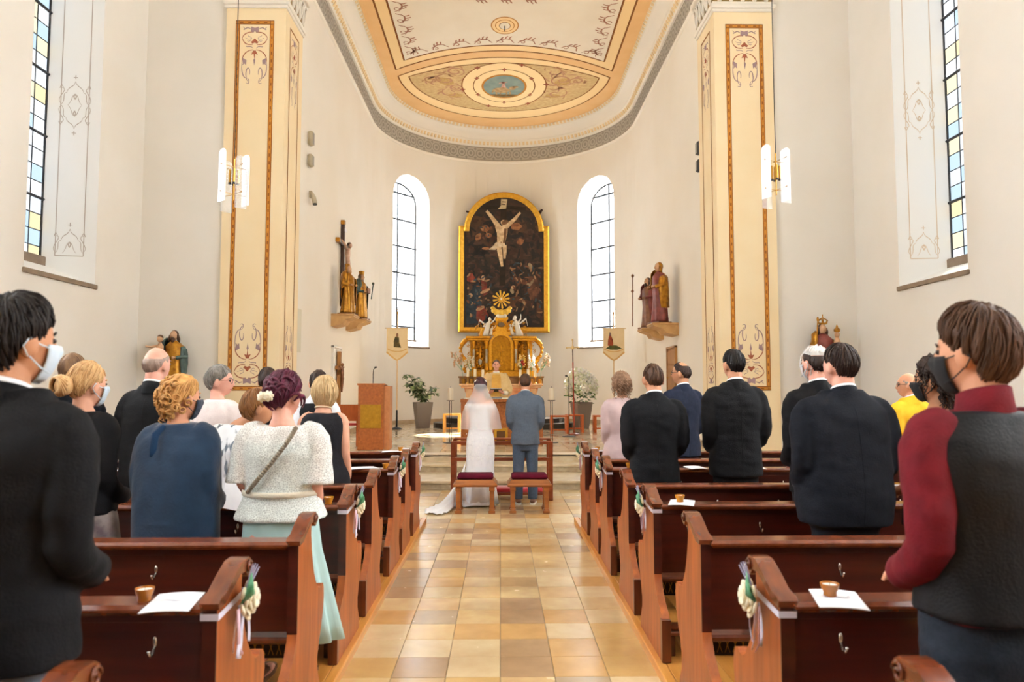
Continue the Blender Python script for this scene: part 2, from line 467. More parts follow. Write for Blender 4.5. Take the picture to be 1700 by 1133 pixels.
MB().box(-4.4, 4.4, AY + 1.07, AY + 1.2, CEILZ - .02, NAVETOP).build('added_lunette', STUCCO, wall_front)  # unseen wall, added to stop sun leaking in above the chancel ceiling
def pilaster(s):
    x0, x1 = sorted((s * PX, s * PXO))
    ym = AY + 1.06
    body = MB().bbox(x0, x1, AY, ym, -0.05, SPR, 0.012).build('pillar', PEACH, wall_front)
    # capital mouldings
    cp = MB()
    for z0, z1, e in ((8.28, 8.34, 0.03), (8.34, 8.42, 0.05), (8.42, 8.47, 0.03), (8.86, 8.92, 0.05), (8.92, 9.02, 0.10)):
        cp.bbox(x0 - e, x1 + e, AY - e, ym + e, z0, z1, 0.012)
    cp.build('capital_moulding', STUCCO, body)
    MB().box(x0 - 0.015, x1 + 0.015, AY - 0.015, ym + 0.015, 8.47, 8.86).build('capital_frieze', OLIVE, body)
    lv = MB()
    for face in ('front', 'side'):
        for i in range(5):
            for j in (-1, 1):
                t = (i + 0.5) / 5
                if face == 'front': P = lambda u, z, d: (x0 + t * (x1 - x0) + u, AY - 0.02 - d, z)
                else: P = lambda u, z, d: ((x1 + 0.02 + d) if s < 0 else (x0 - 0.02 - d), AY + t * 1.06 + u, z)
                pts = [P(j * 0.01, 8.47, 0.0), P(j * 0.05, 8.60, 0.02), P(j * 0.07, 8.74, 0.035), P(j * 0.045, 8.82, 0.06), P(j * 0.02, 8.77, 0.07)]
                lv.tube(pts, [0.02, 0.026, 0.024, 0.02, 0.01], 6)
    lv.build('acanthus', STUCCO, body, True)
    # painted panels; face mappings
    PF = lambda u, z, d=0.003: (u, AY - d, z)                       # front, u = X
    xi = s * PX
    PS = lambda u, z, d=0.003: (xi - s * d, AY + u, z)              # inner side, u = depth
    zlo, zhi, bw = 1.56, 8.06, 0.075
    pa, pb = sorted((s * 3.985, s * 4.655)) if s < 0 else (3.985, 4.655)
    def frame(P, a, b, bw, lines):
        bd = MB(); polyf(bd, [(a, zlo), (a + bw, zlo), (a + bw, zhi), (a, zhi)], P); polyf(bd, [(b - bw, zlo), (b, zlo), (b, zhi), (b - bw, zhi)], P)
        polyf(bd, [(a + bw, zlo), (b - bw, zlo), (b - bw, zlo + bw), (a + bw, zlo + bw)], P); polyf(bd, [(a + bw, zhi - bw), (b - bw, zhi - bw), (b - bw, zhi), (a + bw, zhi)], P)
        bd.build('painted_border', OCHRE, body, fix=False)
        ln = MB(); P2 = lambda u, z: P(u, z, 0.005); lw = 0.014 if lines else 0.012
        for u in (a + lw / 2, a + bw - lw / 2, b - bw + lw / 2, b - lw / 2): line2(ln, (u, zlo), (u, zhi), lw, P2)
        for z in (zlo + lw / 2, zlo + bw - lw / 2, zhi - bw + lw / 2, zhi - lw / 2): line2(ln, (a, z), (b, z), lw, P2)
        if lines:
            k = 0; z = zlo
            while z < zhi - 0.1:
                for u in (a + bw / 2, b - bw / 2):
                    polyf(ln, [(u - 0.012, z), (u + 0.012, z), (u + 0.012, z + 0.055), (u - 0.012, z + 0.055)], P2)
                z += 0.14
            u = a + bw
            while u < b - bw:
                for z in (zlo + bw / 2, zhi - bw / 2): polyf(ln, [(u, z - 0.012), (u + 0.055, z - 0.012), (u + 0.055, z + 0.012), (u, z + 0.012)], P2)
                u += 0.14
        ln.build('border_pattern', BROWNLINE, body, fix=False)
    frame(PF, pa, pb, bw, True)
    frame(PS, 0.24, 0.80, 0.03, False)
    def ornament(P, c, hw, zbase, up, sc):
        """candelabra scrollwork; up=+1 grows upward from zbase, -1 downward"""
        br = MB(); mv = MB()
        G = lambda pts, sx: [(c + sx * x * hw, zbase + up * z * sc) for x, z in pts]
        for sx in (-1, 1):
            w = 0.05 * hw + 0.006
            ribbon(br, G(bez((0.1, 0.19), (0.55, 0.15), (0.95, 0.26), (1.0, 0.36)), sx), w, P)
            ribbon(br, G(bez((1.0, 0.36), (0.85, 0.50), (0.7, 0.56), (0.15, 0.55)), sx), w, P)
            ribbon(mv, G(bez((0.12, 0.66), (0.25, 0.55), (0.75, 0.66), (0.65, 0.58)), sx), w * 0.8, P)
            ribbon(br, G(bez((0.1, 0.70), (0.6, 0.70), (1.0, 0.85), (0.98, 1.05)), sx), w, P)
            ribbon(mv, G(bez((0.98, 1.05), (1.05, 1.4), (0.8, 1.55), (0.5, 1.52)), sx), w, P)
            ribbon(mv, G(spiral(0.45, 1.38, 0.24, 0.1, 1.9, -3.6), sx), w, P)
            ribbon(mv, G(bez((0.5, 1.52), (0.3, 1.6), (0.35, 1.72), (0.62, 1.66)), sx), w * 0.8, P)
            for x, z in ((0.42, 0.30), (0.6, 0.38), (0.45, 0.45)):
                ribbon(mv, G(bez((0.25, 0.36), (0.35, z), (0.5, z + 0.03), (x + 0.15, z - 0.03)), sx), w * 0.6, P)
            polyf(mv, G([(0.62, 1.0), (0.98, 0.92), (0.9, 1.1), (0.98, 1.16), (0.78, 1.1), (0.66, 1.14)], sx), P)
            ribbon(mv, G([(0.35, 0.08), (0.6, 0.05), (0.9, 0.12)], sx), w * 1.2, P)
            ribbon(mv, G([(0.62, 0.05), (0.75, 0.1), (0.95, 0.03)], sx), w * 0.8, P)
        polyf(br, G([(0, 0.36), (-0.25, 0.46), (-0.34, 0.44), (-0.2, 0.52), (0, 0.49), (0.2, 0.52), (0.34, 0.44), (0.25, 0.46)], 1), P)
        polyf(mv, G([(-0.3, 0.02), (-0.32, 0.16), (-0.15, 0.2), (0, 0.15), (0.15, 0.2), (0.32, 0.16), (0.3, 0.02), (0, 0.06)], 1), P)
        polyf(br, G([(-0.1, 0.72), (-0.26, 0.84), (-0.06, 0.82), (0, 1.0), (0.06, 0.82), (0.26, 0.84), (0.1, 0.72)], 1), P)
        polyf(mv, G([(-0.08, 1.0), (0, 1.16), (0.08, 1.0), (0, 0.94)], 1), P)
        br.build('painted_scrollwork', RUST, body, fix=False); mv.build('painted_leafwork', MAUVE, body, fix=False)
    c = (pa + pb) / 2
    PF4 = lambda u, z: PF(u, z, 0.004); PS4 = lambda u, z: PS(u, z, 0.004)
    ornament(PF4, c, 0.22, 1.66, 1, 0.62); ornament(PF4, c, 0.22, 7.96, -1, 0.62)
    ornament(PS4, 0.52, 0.19, 1.66, 1, 0.62); ornament(PS4, 0.52, 0.19, 7.96, -1, 0.75)
    return body
pilaster(-1); pilaster(1)

# chancel walls and apse as one curved wall: s runs along the plan curve
Ls = APY - (AY + 1.06); La = pi * APR
def PC(s, z, d):
    if s < Ls: return (CX - HW - d, AY + 1.06 + s, z)
    if s > Ls + La: return (CX + HW + d, APY - (s - Ls - La), z)
    a = (s - Ls) / APR; rx = HW + (APR - HW) * 1.0
    return (CX - (HW + d) * cos(a), APY + (APR + d) * sin(a), z)
aw = Ls + APR * radians(90 - 51.7); aw2 = Ls + La - APR * radians(90 - 51.7)
apse_ops = [(aw, 0.87, 2.98, 7.95), (aw2, 0.87, 2.98, 7.95)]
wall_apse = wall_open('wall_apse', PC, 0, 2 * Ls + La, 0.3, CEILZ, apse_ops, 0.4, PLASTER_APSE, REVEAL, depth=0.62, kshrink=0.8, slope=0.25)
smooth_angle(wall_apse, 30)
for o in apse_ops:
    glaze(PC, o, 0.62, 0.8, 0.25, 2, [3.23, 3.68, 4.6, 5.52, 6.44, 7.36, 8.28, 8.9], [3.68, 4.6, 5.52, 6.44, 7.36, 8.28], 0.036, True, pm=PAPSE)
    p0 = Vector(PC(o[0], 6, 0)); p1 = Vector(PC(o[0], 6, 0.8))
    portal(p1, p0 - p1, 1.6, 6.2)
    mb = MB(); P = lambda s, z, d: PC(s, z, d)
    for s in frange(o[0] - 0.89, o[0] + 0.89, 6): pass
    ss = frange(o[0] - 0.90, o[0] + 0.90, 8)
    mb.rings([[P(s, 2.93, -0.035), P(s, 2.985, -0.035), P(s, 2.985, 0.02), P(s, 2.93, 0.02)] for s in ss])
    mb.build('sill_nosing', SILLBROWN, wall_apse)
    mb = MB(); ss = frange(o[0] - 0.70, o[0] + 0.70, 8)
    mb.rings([[P(s, 3.16, 0.50), P(s, 3.25, 0.50), P(s, 3.25, 0.6), P(s, 3.10, 0.6)] for s in ss]); mb.build('sill_board', SILLBROWN, wall_apse)
    # faint painted ornament on the reveal nearer the altar
    sg = 1 if o[0] < Ls + La / 2 else -1
    Pm = lambda u, z: PC(o[0] + sg * (0.87 * (1 - 0.2 * u) - 0.006), z, 0.62 * u)
    mo = MB()
    for zc in (3.62, 5.55, 7.4):
        for k in range(4):
            a = pi / 4 + k * pi / 2
            ribbon(mo, [(0.5 + 0.26 * cos(a + t), zc + 0.16 * sin(a + t)) for t in frange(-0.75, 0.75, 6)], 0.02, Pm)
            ribbon(mo, [(0.5 + 0.16 * cos(a), zc + 0.2 * sin(a)), (0.5 + 0.26 * cos(a), zc + 0.26 * sin(a))], 0.03, Pm)
        for j in (-2, -1, 1, 2): blob(mo, 0.5, zc + j * 0.2 + 0.02, 0.035, 0.03, Pm)
    for u in (0.06, 0.93): line2(mo, (u, 3.4), (u, 7.9), 0.012, Pm, 2)
    mo.build('painted_ornament', mat('painted_pale_pink', 'e6cfc4', 0.9, spec=0.1), wall_apse, fix=False)

# skirting along the chancel wall
sk = MB(); sk.rings([[PC(s, 0.36, -0.03), PC(s, 0.52, -0.03), PC(s, 0.53, 0.0), PC(s, 0.36, 0.01)] for s in frange(0, 2 * Ls + La, 70)])
struct(sk.build('baseboard_chancel', mat('skirting_stone', 'b9a385', 0.5, col2='a58d6e', nscale=4)))

# cornice: profile swept along the same curve (offset inward, height)
def sweep(prof, ns=96, close=True):
    mb = MB(); ss = [Ls * i / 6 for i in range(6)] + [Ls + La * i / ns for i in range(ns + 1)] + [Ls + La + Ls * i / 6 for i in range(1, 7)]
    mb.rings([[PC(s, z, -d) for d, z in prof] for s in ss], cap=True); return mb
trim = struct(sweep([(0.0, CORZ), (0.02, CORZ), (0.02, CORZ + 0.50), (0.0, CORZ + 0.50)]).build('trim_1', GREYBAND))
smooth_angle(sweep([(-0.01, CORZ - 0.09), (0.03, CORZ - 0.07), (0.05, CORZ - 0.02), (0.035, CORZ + 0.0), (-0.01, CORZ + 0.0)]).build('lower_moulding', STUCCO, trim), 40)
pat = MB(); tot = 2 * Ls + La; k = 0; s = 0.2
while s < tot:
    for r0, r1, n in ((0.15, 0.115, 14), (0.06, 0.0, 8)):
        a = [PC(s + r0 * cos(2 * pi * i / n), CORZ + 0.25 + r0 * sin(2 * pi * i / n), -0.024) for i in range(n)]
        if r1: pat.rings([a, [PC(s + r1 * cos(2 * pi * i / n), CORZ + 0.25 + r1 * sin(2 * pi * i / n), -0.024) for i in range(n)]], cap=False)
        else: pat.add(a, [tuple(range(n))])
    for dz in (0.09, 0.41):
        pat.add([PC(s + 0.17 + x, CORZ + dz + z, -0.024) for x, z in ((-0.06, 0), (0, 0.05), (0.06, 0), (0, -0.05))], [(0, 1, 2, 3)])
    s += 0.34
for z in (CORZ + 0.02, CORZ + 0.46):
    ss = frange(0, tot, 140)
    for a, b in zip(ss, ss[1:]): pat.quad(PC(a, z, -0.023), PC(b, z, -0.023), PC(b, z + 0.022, -0.023), PC(a, z + 0.022, -0.023))
pat.build('band_pattern', GREYDARK, trim, fix=False)
smooth_angle(sweep([(-0.01, CORZ + 0.50), (0.07, CORZ + 0.50), (0.09, CORZ + 0.53), (0.09, CORZ + 0.56), (0.17, CORZ + 0.70), (0.17, CORZ + 0.73), (0.20, CORZ + 0.74),
       (0.22, CORZ + 0.80), (0.28, CORZ + 0.90), (0.38, CORZ + 0.985), (0.44, CORZ + 1.0), (0.45, CORZ + 1.03), (0.50, CORZ + 1.05), (0.52, CORZ + 1.095), (0.52, CORZ + 1.13), (-0.01, CORZ + 1.13)]).build('cornice', STUCCO, trim), 35)
dn = MB(); s = 0.1; i = 0
while s < tot:
    dn.add([PC(s + x, CORZ + z, -d) for x in (0, 0.075) for d, z in ((0.08, 0.56), (0.135, 0.57), (0.165, 0.66), (0.10, 0.66))],
           [(0, 1, 2, 3), (7, 6, 5, 4), (0, 4, 5, 1), (1, 5, 6, 2), (2, 6, 7, 3)]); s += 0.15
struct(dn.build('dentil_row', YELLOWISH, trim), 'stuff')
eg = MB(); s = 0.1
while s < tot:
    eg.add([PC(s + x, CORZ + z, -d) for x in (0, 0.09) for d, z in ((0.46, 1.02), (0.515, 1.03), (0.53, 1.09), (0.48, 1.09))],
           [(0, 1, 2, 3), (7, 6, 5, 4), (0, 4, 5, 1), (1, 5, 6, 2), (2, 6, 7, 3)]); s += 0.17
struct(eg.build('egg_moulding', YELLOWISH, trim), 'stuff')

# chancel ceiling, painted
def ceil_outline(off, y0=AY + 1.06, n=40):
    pts = [(CX - HW + off, y0)] + [(CX - (HW - off) * cos(pi * i / n), APY + (APR - off) * sin(pi * i / n)) for i in range(n + 1)] + [(CX + HW - off, y0)]
    return pts
cl = MB(); polyf(cl, ceil_outline(-0.05), lambda u, v: (u, v, CEILZ))
ceiling = struct(cl.build('ceiling', ORANGE, fix=False))
LV = [0]
def paint(name, mb_fn, m, lvl):
    mb = MB(); mb_fn(mb, lambda u, v: (CX + u, v, CEILZ - 0.002 * lvl)); return mb.build(name, m, ceiling, fix=False)
def ribbonf(pts, w): return lambda mb, P: ribbon(mb, pts, w, P, False)
def arc_pts(x0, x1, ymid, yend, n=40):   # parabola-like arc through (x0,yend),(mid,ymid),(x1,yend)
    return [(x, yend + (ymid - yend) * (1 - ((x - (x0 + x1) / 2) / ((x1 - x0) / 2)) ** 2)) for x in frange(x0, x1, n)]
def half_ell(a, yc, b, n=48): return [(-a * cos(pi * i / n), yc + b * sin(pi * i / n)) for i in range(n + 1)]
# pinkish field between the panels, light band of the rectangle, cream centre
Y0 = AY + 1.0
rect_out = [(-3.17, Y0)] + arc_pts(-3.17, 3.17, 19.42, 20.66) + [(3.17, Y0)]
rect_in = [(-2.85, Y0)] + arc_pts(-2.85, 2.85, 19.08, 20.05) + [(2.85, Y0)]
paint('painted_band', lambda mb, P: polyf(mb, rect_out, P), LIGHTOR, 1)
paint('painted_field', lambda mb, P: polyf(mb, rect_in, P), CREAM, 2)
paint('painted_line', ribbonf(rect_out, 0.05), BROWNLINE, 2)
paint('painted_line', ribbonf(rect_in, 0.05), BROWNLINE, 3)
lens_o = half_ell(3.17, 21.1, 3.36)
lens_out = lens_o + arc_pts(-3.17, 3.17, 19.82, 21.1)[::-1]
inn_b = half_ell(2.85, 21.12, 2.66); inn_t = arc_pts(-2.85, 2.85, 20.18, 21.12)
paint('painted_band', lambda mb, P: polyf(mb, lens_out, P), LIGHTOR, 1)
paint('painted_line', ribbonf(lens_out + lens_out[:1], 0.045), BROWNLINE, 2)
paint('painted_panel', lambda mb, P: polyf(mb, inn_b + inn_t[::-1], P), mat('ceiling_mosaic', 'd9bd84', 0.85, col2='c79f6a', nscale=9, detail=8), 2)
paint('painted_line', ribbonf(inn_b + inn_t[::-1] + inn_b[:1], 0.04), BROWNLINE, 3)
circ = lambda r, yc=21.8, n=48, k=1.27: [(r * cos(2 * pi * i / n), yc + r * k * sin(2 * pi * i / n)) for i in range(n + 1)]
paint('painted_roundel', lambda mb, P: polyf(mb, circ(1.30)[:-1], P), LIGHTOR, 4)
paint('painted_line', ribbonf(circ(1.30), 0.035), BROWNLINE, 5)
paint('painted_line', ribbonf(circ(0.95), 0.03), BROWNLINE, 5)
paint('medallion_rim', lambda mb, P: polyf(mb, circ(0.70)[:-1], P), OCHRE, 5)
paint('medallion', lambda mb, P: polyf(mb, circ(0.635)[:-1], P), mat('medallion_teal', '8b9a8c', 0.8, col2='77877f', nscale=4), 6)
def lamb(mb, P):
    yb = 22.05
    blob(mb, -0.08, yb, 0.27, 0.20, P, 5, 0.06); blob(mb, 0.26, yb - 0.15, 0.10, 0.14, P); blob(mb, 0.36, yb - 0.24, 0.09, 0.07, P)
    for x in (-0.27, -0.15, 0.05, 0.16): polyf(mb, [(x, yb + 0.1), (x + 0.05, yb + 0.1), (x + 0.06, yb + 0.42), (x + 0.01, yb + 0.42)], P)
    polyf(mb, [(-0.36, yb - 0.02), (-0.30, yb - 0.08), (-0.34, yb + 0.2), (-0.39, yb + 0.18)], P)
paint('painted_lamb', lamb, mat('lamb_paint', 'c9a877', 0.85, col2='9c7648', nscale=9), 7)
paint('painted_ground', lambda mb, P: polyf(mb, [(-0.42, 22.37), (0.42, 22.37), (0.30, 22.53), (0, 22.60), (-0.30, 22.53)], P), mat('medallion_ground', '8a6a38', 0.85, col2='6f5630', nscale=8), 7)
def rider(mb, P):
    polyf(mb, [(-0.1, 21.85), (0.06, 21.85), (0.02, 21.55), (-0.05, 21.55)], P); blob(mb, -0.02, 21.5, 0.06, 0.08, P)
    polyf(mb, [(-0.16, 21.5), (0.1, 21.42), (0.1, 21.47), (-0.16, 21.56)], P)
paint('painted_banner', rider, mat('banner_paint', 'd9b9a4', 0.85, col2='b0604a', nscale=10), 8)
def foliage(mb, P):
    r = random.Random(5)
    for sx in (-1, 1):
        for cx, cy, rr in ((1.75, 21.3, 0.42), (2.2, 21.35, 0.25), (1.45, 20.75, 0.3), (1.65, 22.3, 0.36), (1.5, 21.9, 0.25)):
            ribbon(mb, [(sx * x, y) for x, y in spiral(cx, cy, rr, 0.06, r.random() * 6, 9 + r.random() * 3, 26)], 0.07, P)
            for j in range(7):
                a = r.random() * 6.3
                ribbon(mb, [(sx * (cx + rr * k * cos(a + (k - 1) * 1.2)), cy + rr * k * sin(a + (k - 1) * 1.2)) for k in (0.9, 1.1, 1.3)], 0.05, P)
paint('painted_foliage', foliage, mat('foliage_paint', 'c08a70', 0.85, col2='b98a5a', nscale=6), 4)
def shells(mb, P):
    for sx in (-1, 1):
        blob(mb, sx * 1.78, 21.45, 0.22, 0.3, P, rot=sx * 0.6); blob(mb, sx * 1.55, 22.5, 0.24, 0.16, P)
paint('painted_shell', shells, mat('shell_paint', 'b98f4e', 0.85, col2='cfa868', nscale=22), 3)
def flowers(mb, P):
    for k in range(6):
        a = k * pi / 3 + pi / 2
        blob(mb, 0.95 * cos(a), 21.8 + 1.21 * sin(a), 0.06, 0.09, P, 4, 0.35); blob(mb, 1.30 * cos(a + 0.4), 21.8 + 1.65 * sin(a + 0.4), 0.07, 0.09, P, 4, 0.35)
paint('painted_flower', flowers, RUST, 6)
def rinceau(mb, P):
    def motif(c, t, nrm, sc=1.0, flip=1):
        g = lambda pts: [(c[0] + flip * x * sc * t[0] + y * sc * nrm[0], c[1] + flip * x * sc * t[1] + y * sc * nrm[1]) for x, y in pts]
        ribbon(mb, g(bez((-0.27, 0.06), (-0.15, 0.34), (0.1, 0.38), (0.24, 0.22))), 0.055 * sc, P)
        ribbon(mb, g(spiral(-0.14, 0.13, 0.13, 0.03, 2.8, -3.0, 14)), 0.035 * sc, P)
        for x, y in ((-0.12, 0.30), (0.02, 0.37), (0.14, 0.34)): ribbon(mb, g([(x, y - 0.05), (x + 0.03, y + 0.05), (x + 0.08, y + 0.13)]), 0.05 * sc, P)
        ribbon(mb, g([(0.2, 0.25), (0.26, 0.12), (0.30, 0.06)]), 0.04 * sc, P)
    arcp = arc_pts(-2.6, 2.6, 18.98, 19.80, 10)
    for i, p in enumerate(arcp[:-1]):
        q = arcp[i + 1]; m_ = ((p[0] + q[0]) / 2, (p[1] + q[1]) / 2); d = (q[0] - p[0], q[1] - p[1]); l = sqrt(d[0] ** 2 + d[1] ** 2); t = (d[0] / l, d[1] / l)
        motif(m_, t, (t[1], -t[0]), 0.85)
    for sx in (-1, 1):
        y = 19.45
        while y > 14:
            motif((sx * 2.78, y), (0, -1), (-sx, 0), 0.85); y -= 0.58
    for x in (-0.6, 0, 0.6): motif((x, 16.55), (1, 0), (0, 1), 0.8)
paint('painted_rinceau', rinceau, mat('rinceau_paint', 'b98268', 0.85, col2='a66f52', nscale=14), 4)
for r, m, l in ((0.36, OCHRE, 3), (0.33, LIGHTOR, 4), (0.25, OCHRE, 5), (0.23, LIGHTOR, 6), (0.15, BROWNLINE, 7), (0.135, CREAM, 8)):
    paint('painted_rosette', lambda mb, P, r=r: polyf(mb, circ(r, 18.02, 32, 1.25)[:-1], P), m, l)
hk = MB(); hk.tube([(CX, 18.02, CEILZ), (CX, 18.02, CEILZ - 0.16)], 0.012, 6); hk.build('ceiling_hook', BLACKMETAL, ceiling)
struct(MB().box(CX - HW - .3, CX + HW + .3, AY + 1.0, 26.3, CEILZ + 0.3, CEILZ + 0.4).build('ceiling_slab', STUCCO, ceiling))

# ------------------------------------------------------------------ floors
MORTAR = mat('floor_bed', '8d7a5c', 0.7)
struct(MB().box(-NW - 0.05, NW + 0.05, BACKY - 0.05, 11.7, -0.10, -0.004).build('floor', MORTAR))
floor = bpy.data.objects['floor']
def tile_mat(name, cols, rough, bump=0.03, ov=0.22, ns=7):
    m = bpy.data.materials.new(name); m.use_nodes = True; nt = m.node_tree; N = nt.nodes; L = nt.links; b = N['Principled BSDF']
    oi = N.new('ShaderNodeObjectInfo'); rp = N.new('ShaderNodeValToRGB'); rp.color_ramp.interpolation = 'CONSTANT'
    for i, c in enumerate(cols):
        e = rp.color_ramp.elements[i] if i < 2 else rp.color_ramp.elements.new(i / len(cols))
        e.position = i / len(cols); e.color = (*lin(c), 1)
    L.new(oi.outputs['Random'], rp.inputs['Fac'])
    tc = N.new('ShaderNodeTexCoord'); ad = N.new('ShaderNodeVectorMath'); ad.operation = 'MULTIPLY_ADD'
    ad.inputs[1].default_value = (1, 1, 1); L.new(tc.outputs['Object'], ad.inputs[0])
    cb = N.new('ShaderNodeCombineXYZ'); mu = N.new('ShaderNodeMath'); mu.operation = 'MULTIPLY'; mu.inputs[1].default_value = 50
    L.new(oi.outputs['Random'], mu.inputs[0]); L.new(mu.outputs[0], cb.inputs[0]); L.new(mu.outputs[0], cb.inputs[1]); L.new(cb.outputs[0], ad.inputs[2])
    nz = N.new('ShaderNodeTexNoise'); nz.inputs['Scale'].default_value = ns; nz.inputs['Detail'].default_value = 8; L.new(ad.outputs[0], nz.inputs['Vector'])
    mx = N.new('ShaderNodeMix'); mx.data_type = 'RGBA'; mx.blend_type = 'OVERLAY'; mx.inputs[0].default_value = ov
    L.new(rp.outputs['Color'], mx.inputs[6]); L.new(nz.outputs['Fac'], mx.inputs[7])
    L.new(mx.outputs[2], b.inputs['Base Color'])
    mr = N.new('ShaderNodeMapRange'); mr.inputs['To Min'].default_value = rough - 0.1; mr.inputs['To Max'].default_value = rough + 0.12
    L.new(nz.outputs['Fac'], mr.inputs['Value']); L.new(mr.outputs['Result'], b.inputs['Roughness'])
    bp = N.new('ShaderNodeBump'); bp.inputs['Strength'].default_value = bump; L.new(nz.outputs['Fac'], bp.inputs['Height']); L.new(bp.outputs[0], b.inputs['Normal'])
    b.inputs['Specular IOR Level'].default_value = 0.6
    MATS[name] = m; return m
SOLN = tile_mat('aisle_tile', ['d2b27c', 'c9a468', 'd4bc90', 'b9986a', 'cdab7a', 'ac8c68', 'd6be94', 'c69c62', 'b09878', 'cfb484'], 0.22)
CHT = tile_mat('chancel_tile', ['e0d0b4', 'd9c6a6', 'e3d6bf', 'd3bf9e'], 0.12, 0.01, 0.10)
TS = 0.3055
tile_me = MB().bbox(-TS / 2 + 0.002, TS / 2 - 0.002, -TS / 2 + 0.002, TS / 2 - 0.002, -0.02, 0.0, 0.002).mesh('tile', SOLN)
yt0 = atz(830, 1124.7, 0).y - 4 * TS
rt_ = random.Random(11)
for j in range(32):
    yc = yt0 + TS * (j + 0.5)
    if yc > 11.5: break
    cols = range(-3, 3) if yc < 8.85 else range(-6, 6)
    for i in cols:
        t = link('tile', tile_me, floor); t.location = (TS * (i + 0.5), yc, rt_.uniform(-0.0008, 0.0008)); t.rotation_euler = (0, 0, rt_.choice((0, pi / 2, pi, -pi / 2)))
# chancel platform: steps and polished tiles
platform = struct(MB().box(-PX - 0.02, PX + 0.02, 13.24, AY + 1.2, -0.05, 0.385).box(CX - HW - 0.1, CX + HW + 0.1, AY + 1.06, APY + 4.3, -0.05, 0.385).build('floor_chancel', LIMESTONE))
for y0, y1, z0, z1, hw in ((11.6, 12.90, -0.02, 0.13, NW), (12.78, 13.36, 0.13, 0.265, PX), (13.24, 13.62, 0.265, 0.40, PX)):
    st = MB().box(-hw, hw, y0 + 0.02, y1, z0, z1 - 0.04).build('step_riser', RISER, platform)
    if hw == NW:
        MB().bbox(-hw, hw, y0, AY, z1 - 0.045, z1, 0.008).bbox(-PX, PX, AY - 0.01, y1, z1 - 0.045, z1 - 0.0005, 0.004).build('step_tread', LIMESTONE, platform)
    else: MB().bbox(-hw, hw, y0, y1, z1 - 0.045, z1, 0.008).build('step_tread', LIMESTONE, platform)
cw, cd = 0.62, 0.62
ct_me = MB().bbox(-cw / 2 + 0.002, cw / 2 - 0.002, -cd / 2 + 0.002, cd / 2 - 0.002, -0.02, 0.0, 0.002).mesh('tile', CHT)
for j in range(18):
    yc = 13.62 + cd * (j + 0.5)
    for i in range(-7, 7):
        xc = CX + cw * (i + 0.5)
        rr = sqrt(max(0, (xc - CX) ** 2 + max(0, yc - APY) ** 2))
        if rr > 4.2 or abs(xc - CX) > 4.2: continue
        t = link('tile', ct_me, platform); t.location = (xc, yc, 0.40)
# wooden podiums under the pews, planked
for side, nm in ((-1, 'left'), (1, 'right')):
    xa, xb = 0.885, 4.75
    pod = struct(MB().box(min(side * xa, side * xb), max(side * xa, side * xb), -1.2, 8.78, -0.004, 0.035).build('floor_podium_' + nm, PLANK))
    x = xa; k = 0
    while x < xb - 0.05:
        w = 0.055 if k == 0 else 0.15
        x2 = min(x + w, xb)
        a, b = sorted((side * (x + 0.001), side * (x2 - 0.001)))
        MB().bbox(a, b, -1.2, 8.80 if k else 8.82, 0.03 if k else -0.003, 0.055, 0.004).build('plank' if k else 'edge_board', PLANK, pod)
        x = x2; k += 1
# ------------------------------------------------------------------ pews
PZ = 0.055
PEW_Y = [1.42, 2.42, 3.37, 4.40, 5.26, 6.31, 7.08, 7.94]
END = [(0.0, .90), (0.0, .52), (-.012, .47), (-.05, .41), (-.11, .36), (-.17, .325), (-.20, .30), (-.205, PZ), (.44, PZ), (.435, .12), (.385, .20), (.38, .26), (.41, .33),
       (.45, .39), (.485, .46), (.50, .53), (.492, .58), (.472, .605), (.44, .612), (.43, .60), (.395, .598), (.36, .615), (.325, .655), (.29, .70), (.262, .76), (.237, .83), (.22, .90), (.225, .965), (.19, .972), (.12, .94), (.05, .905)]
CAP = [(-.012, .898), (.05, .902), (.115, .935), (.18, .962), (.235, .962), (.245, .945), (.262, .935), (.283, .945), (.292, .968), (.285, .992), (.262, 1.006), (.20, 1.004), (.125, .972), (.06, .938), (.0, .928), (-.014, .918)]
PEW_NAMES = ['rearmost row', 'second row from the back', 'third row from the back', 'fourth row from the back', 'fourth row from the steps', 'third row from the steps', 'second row from the steps', 'front row']
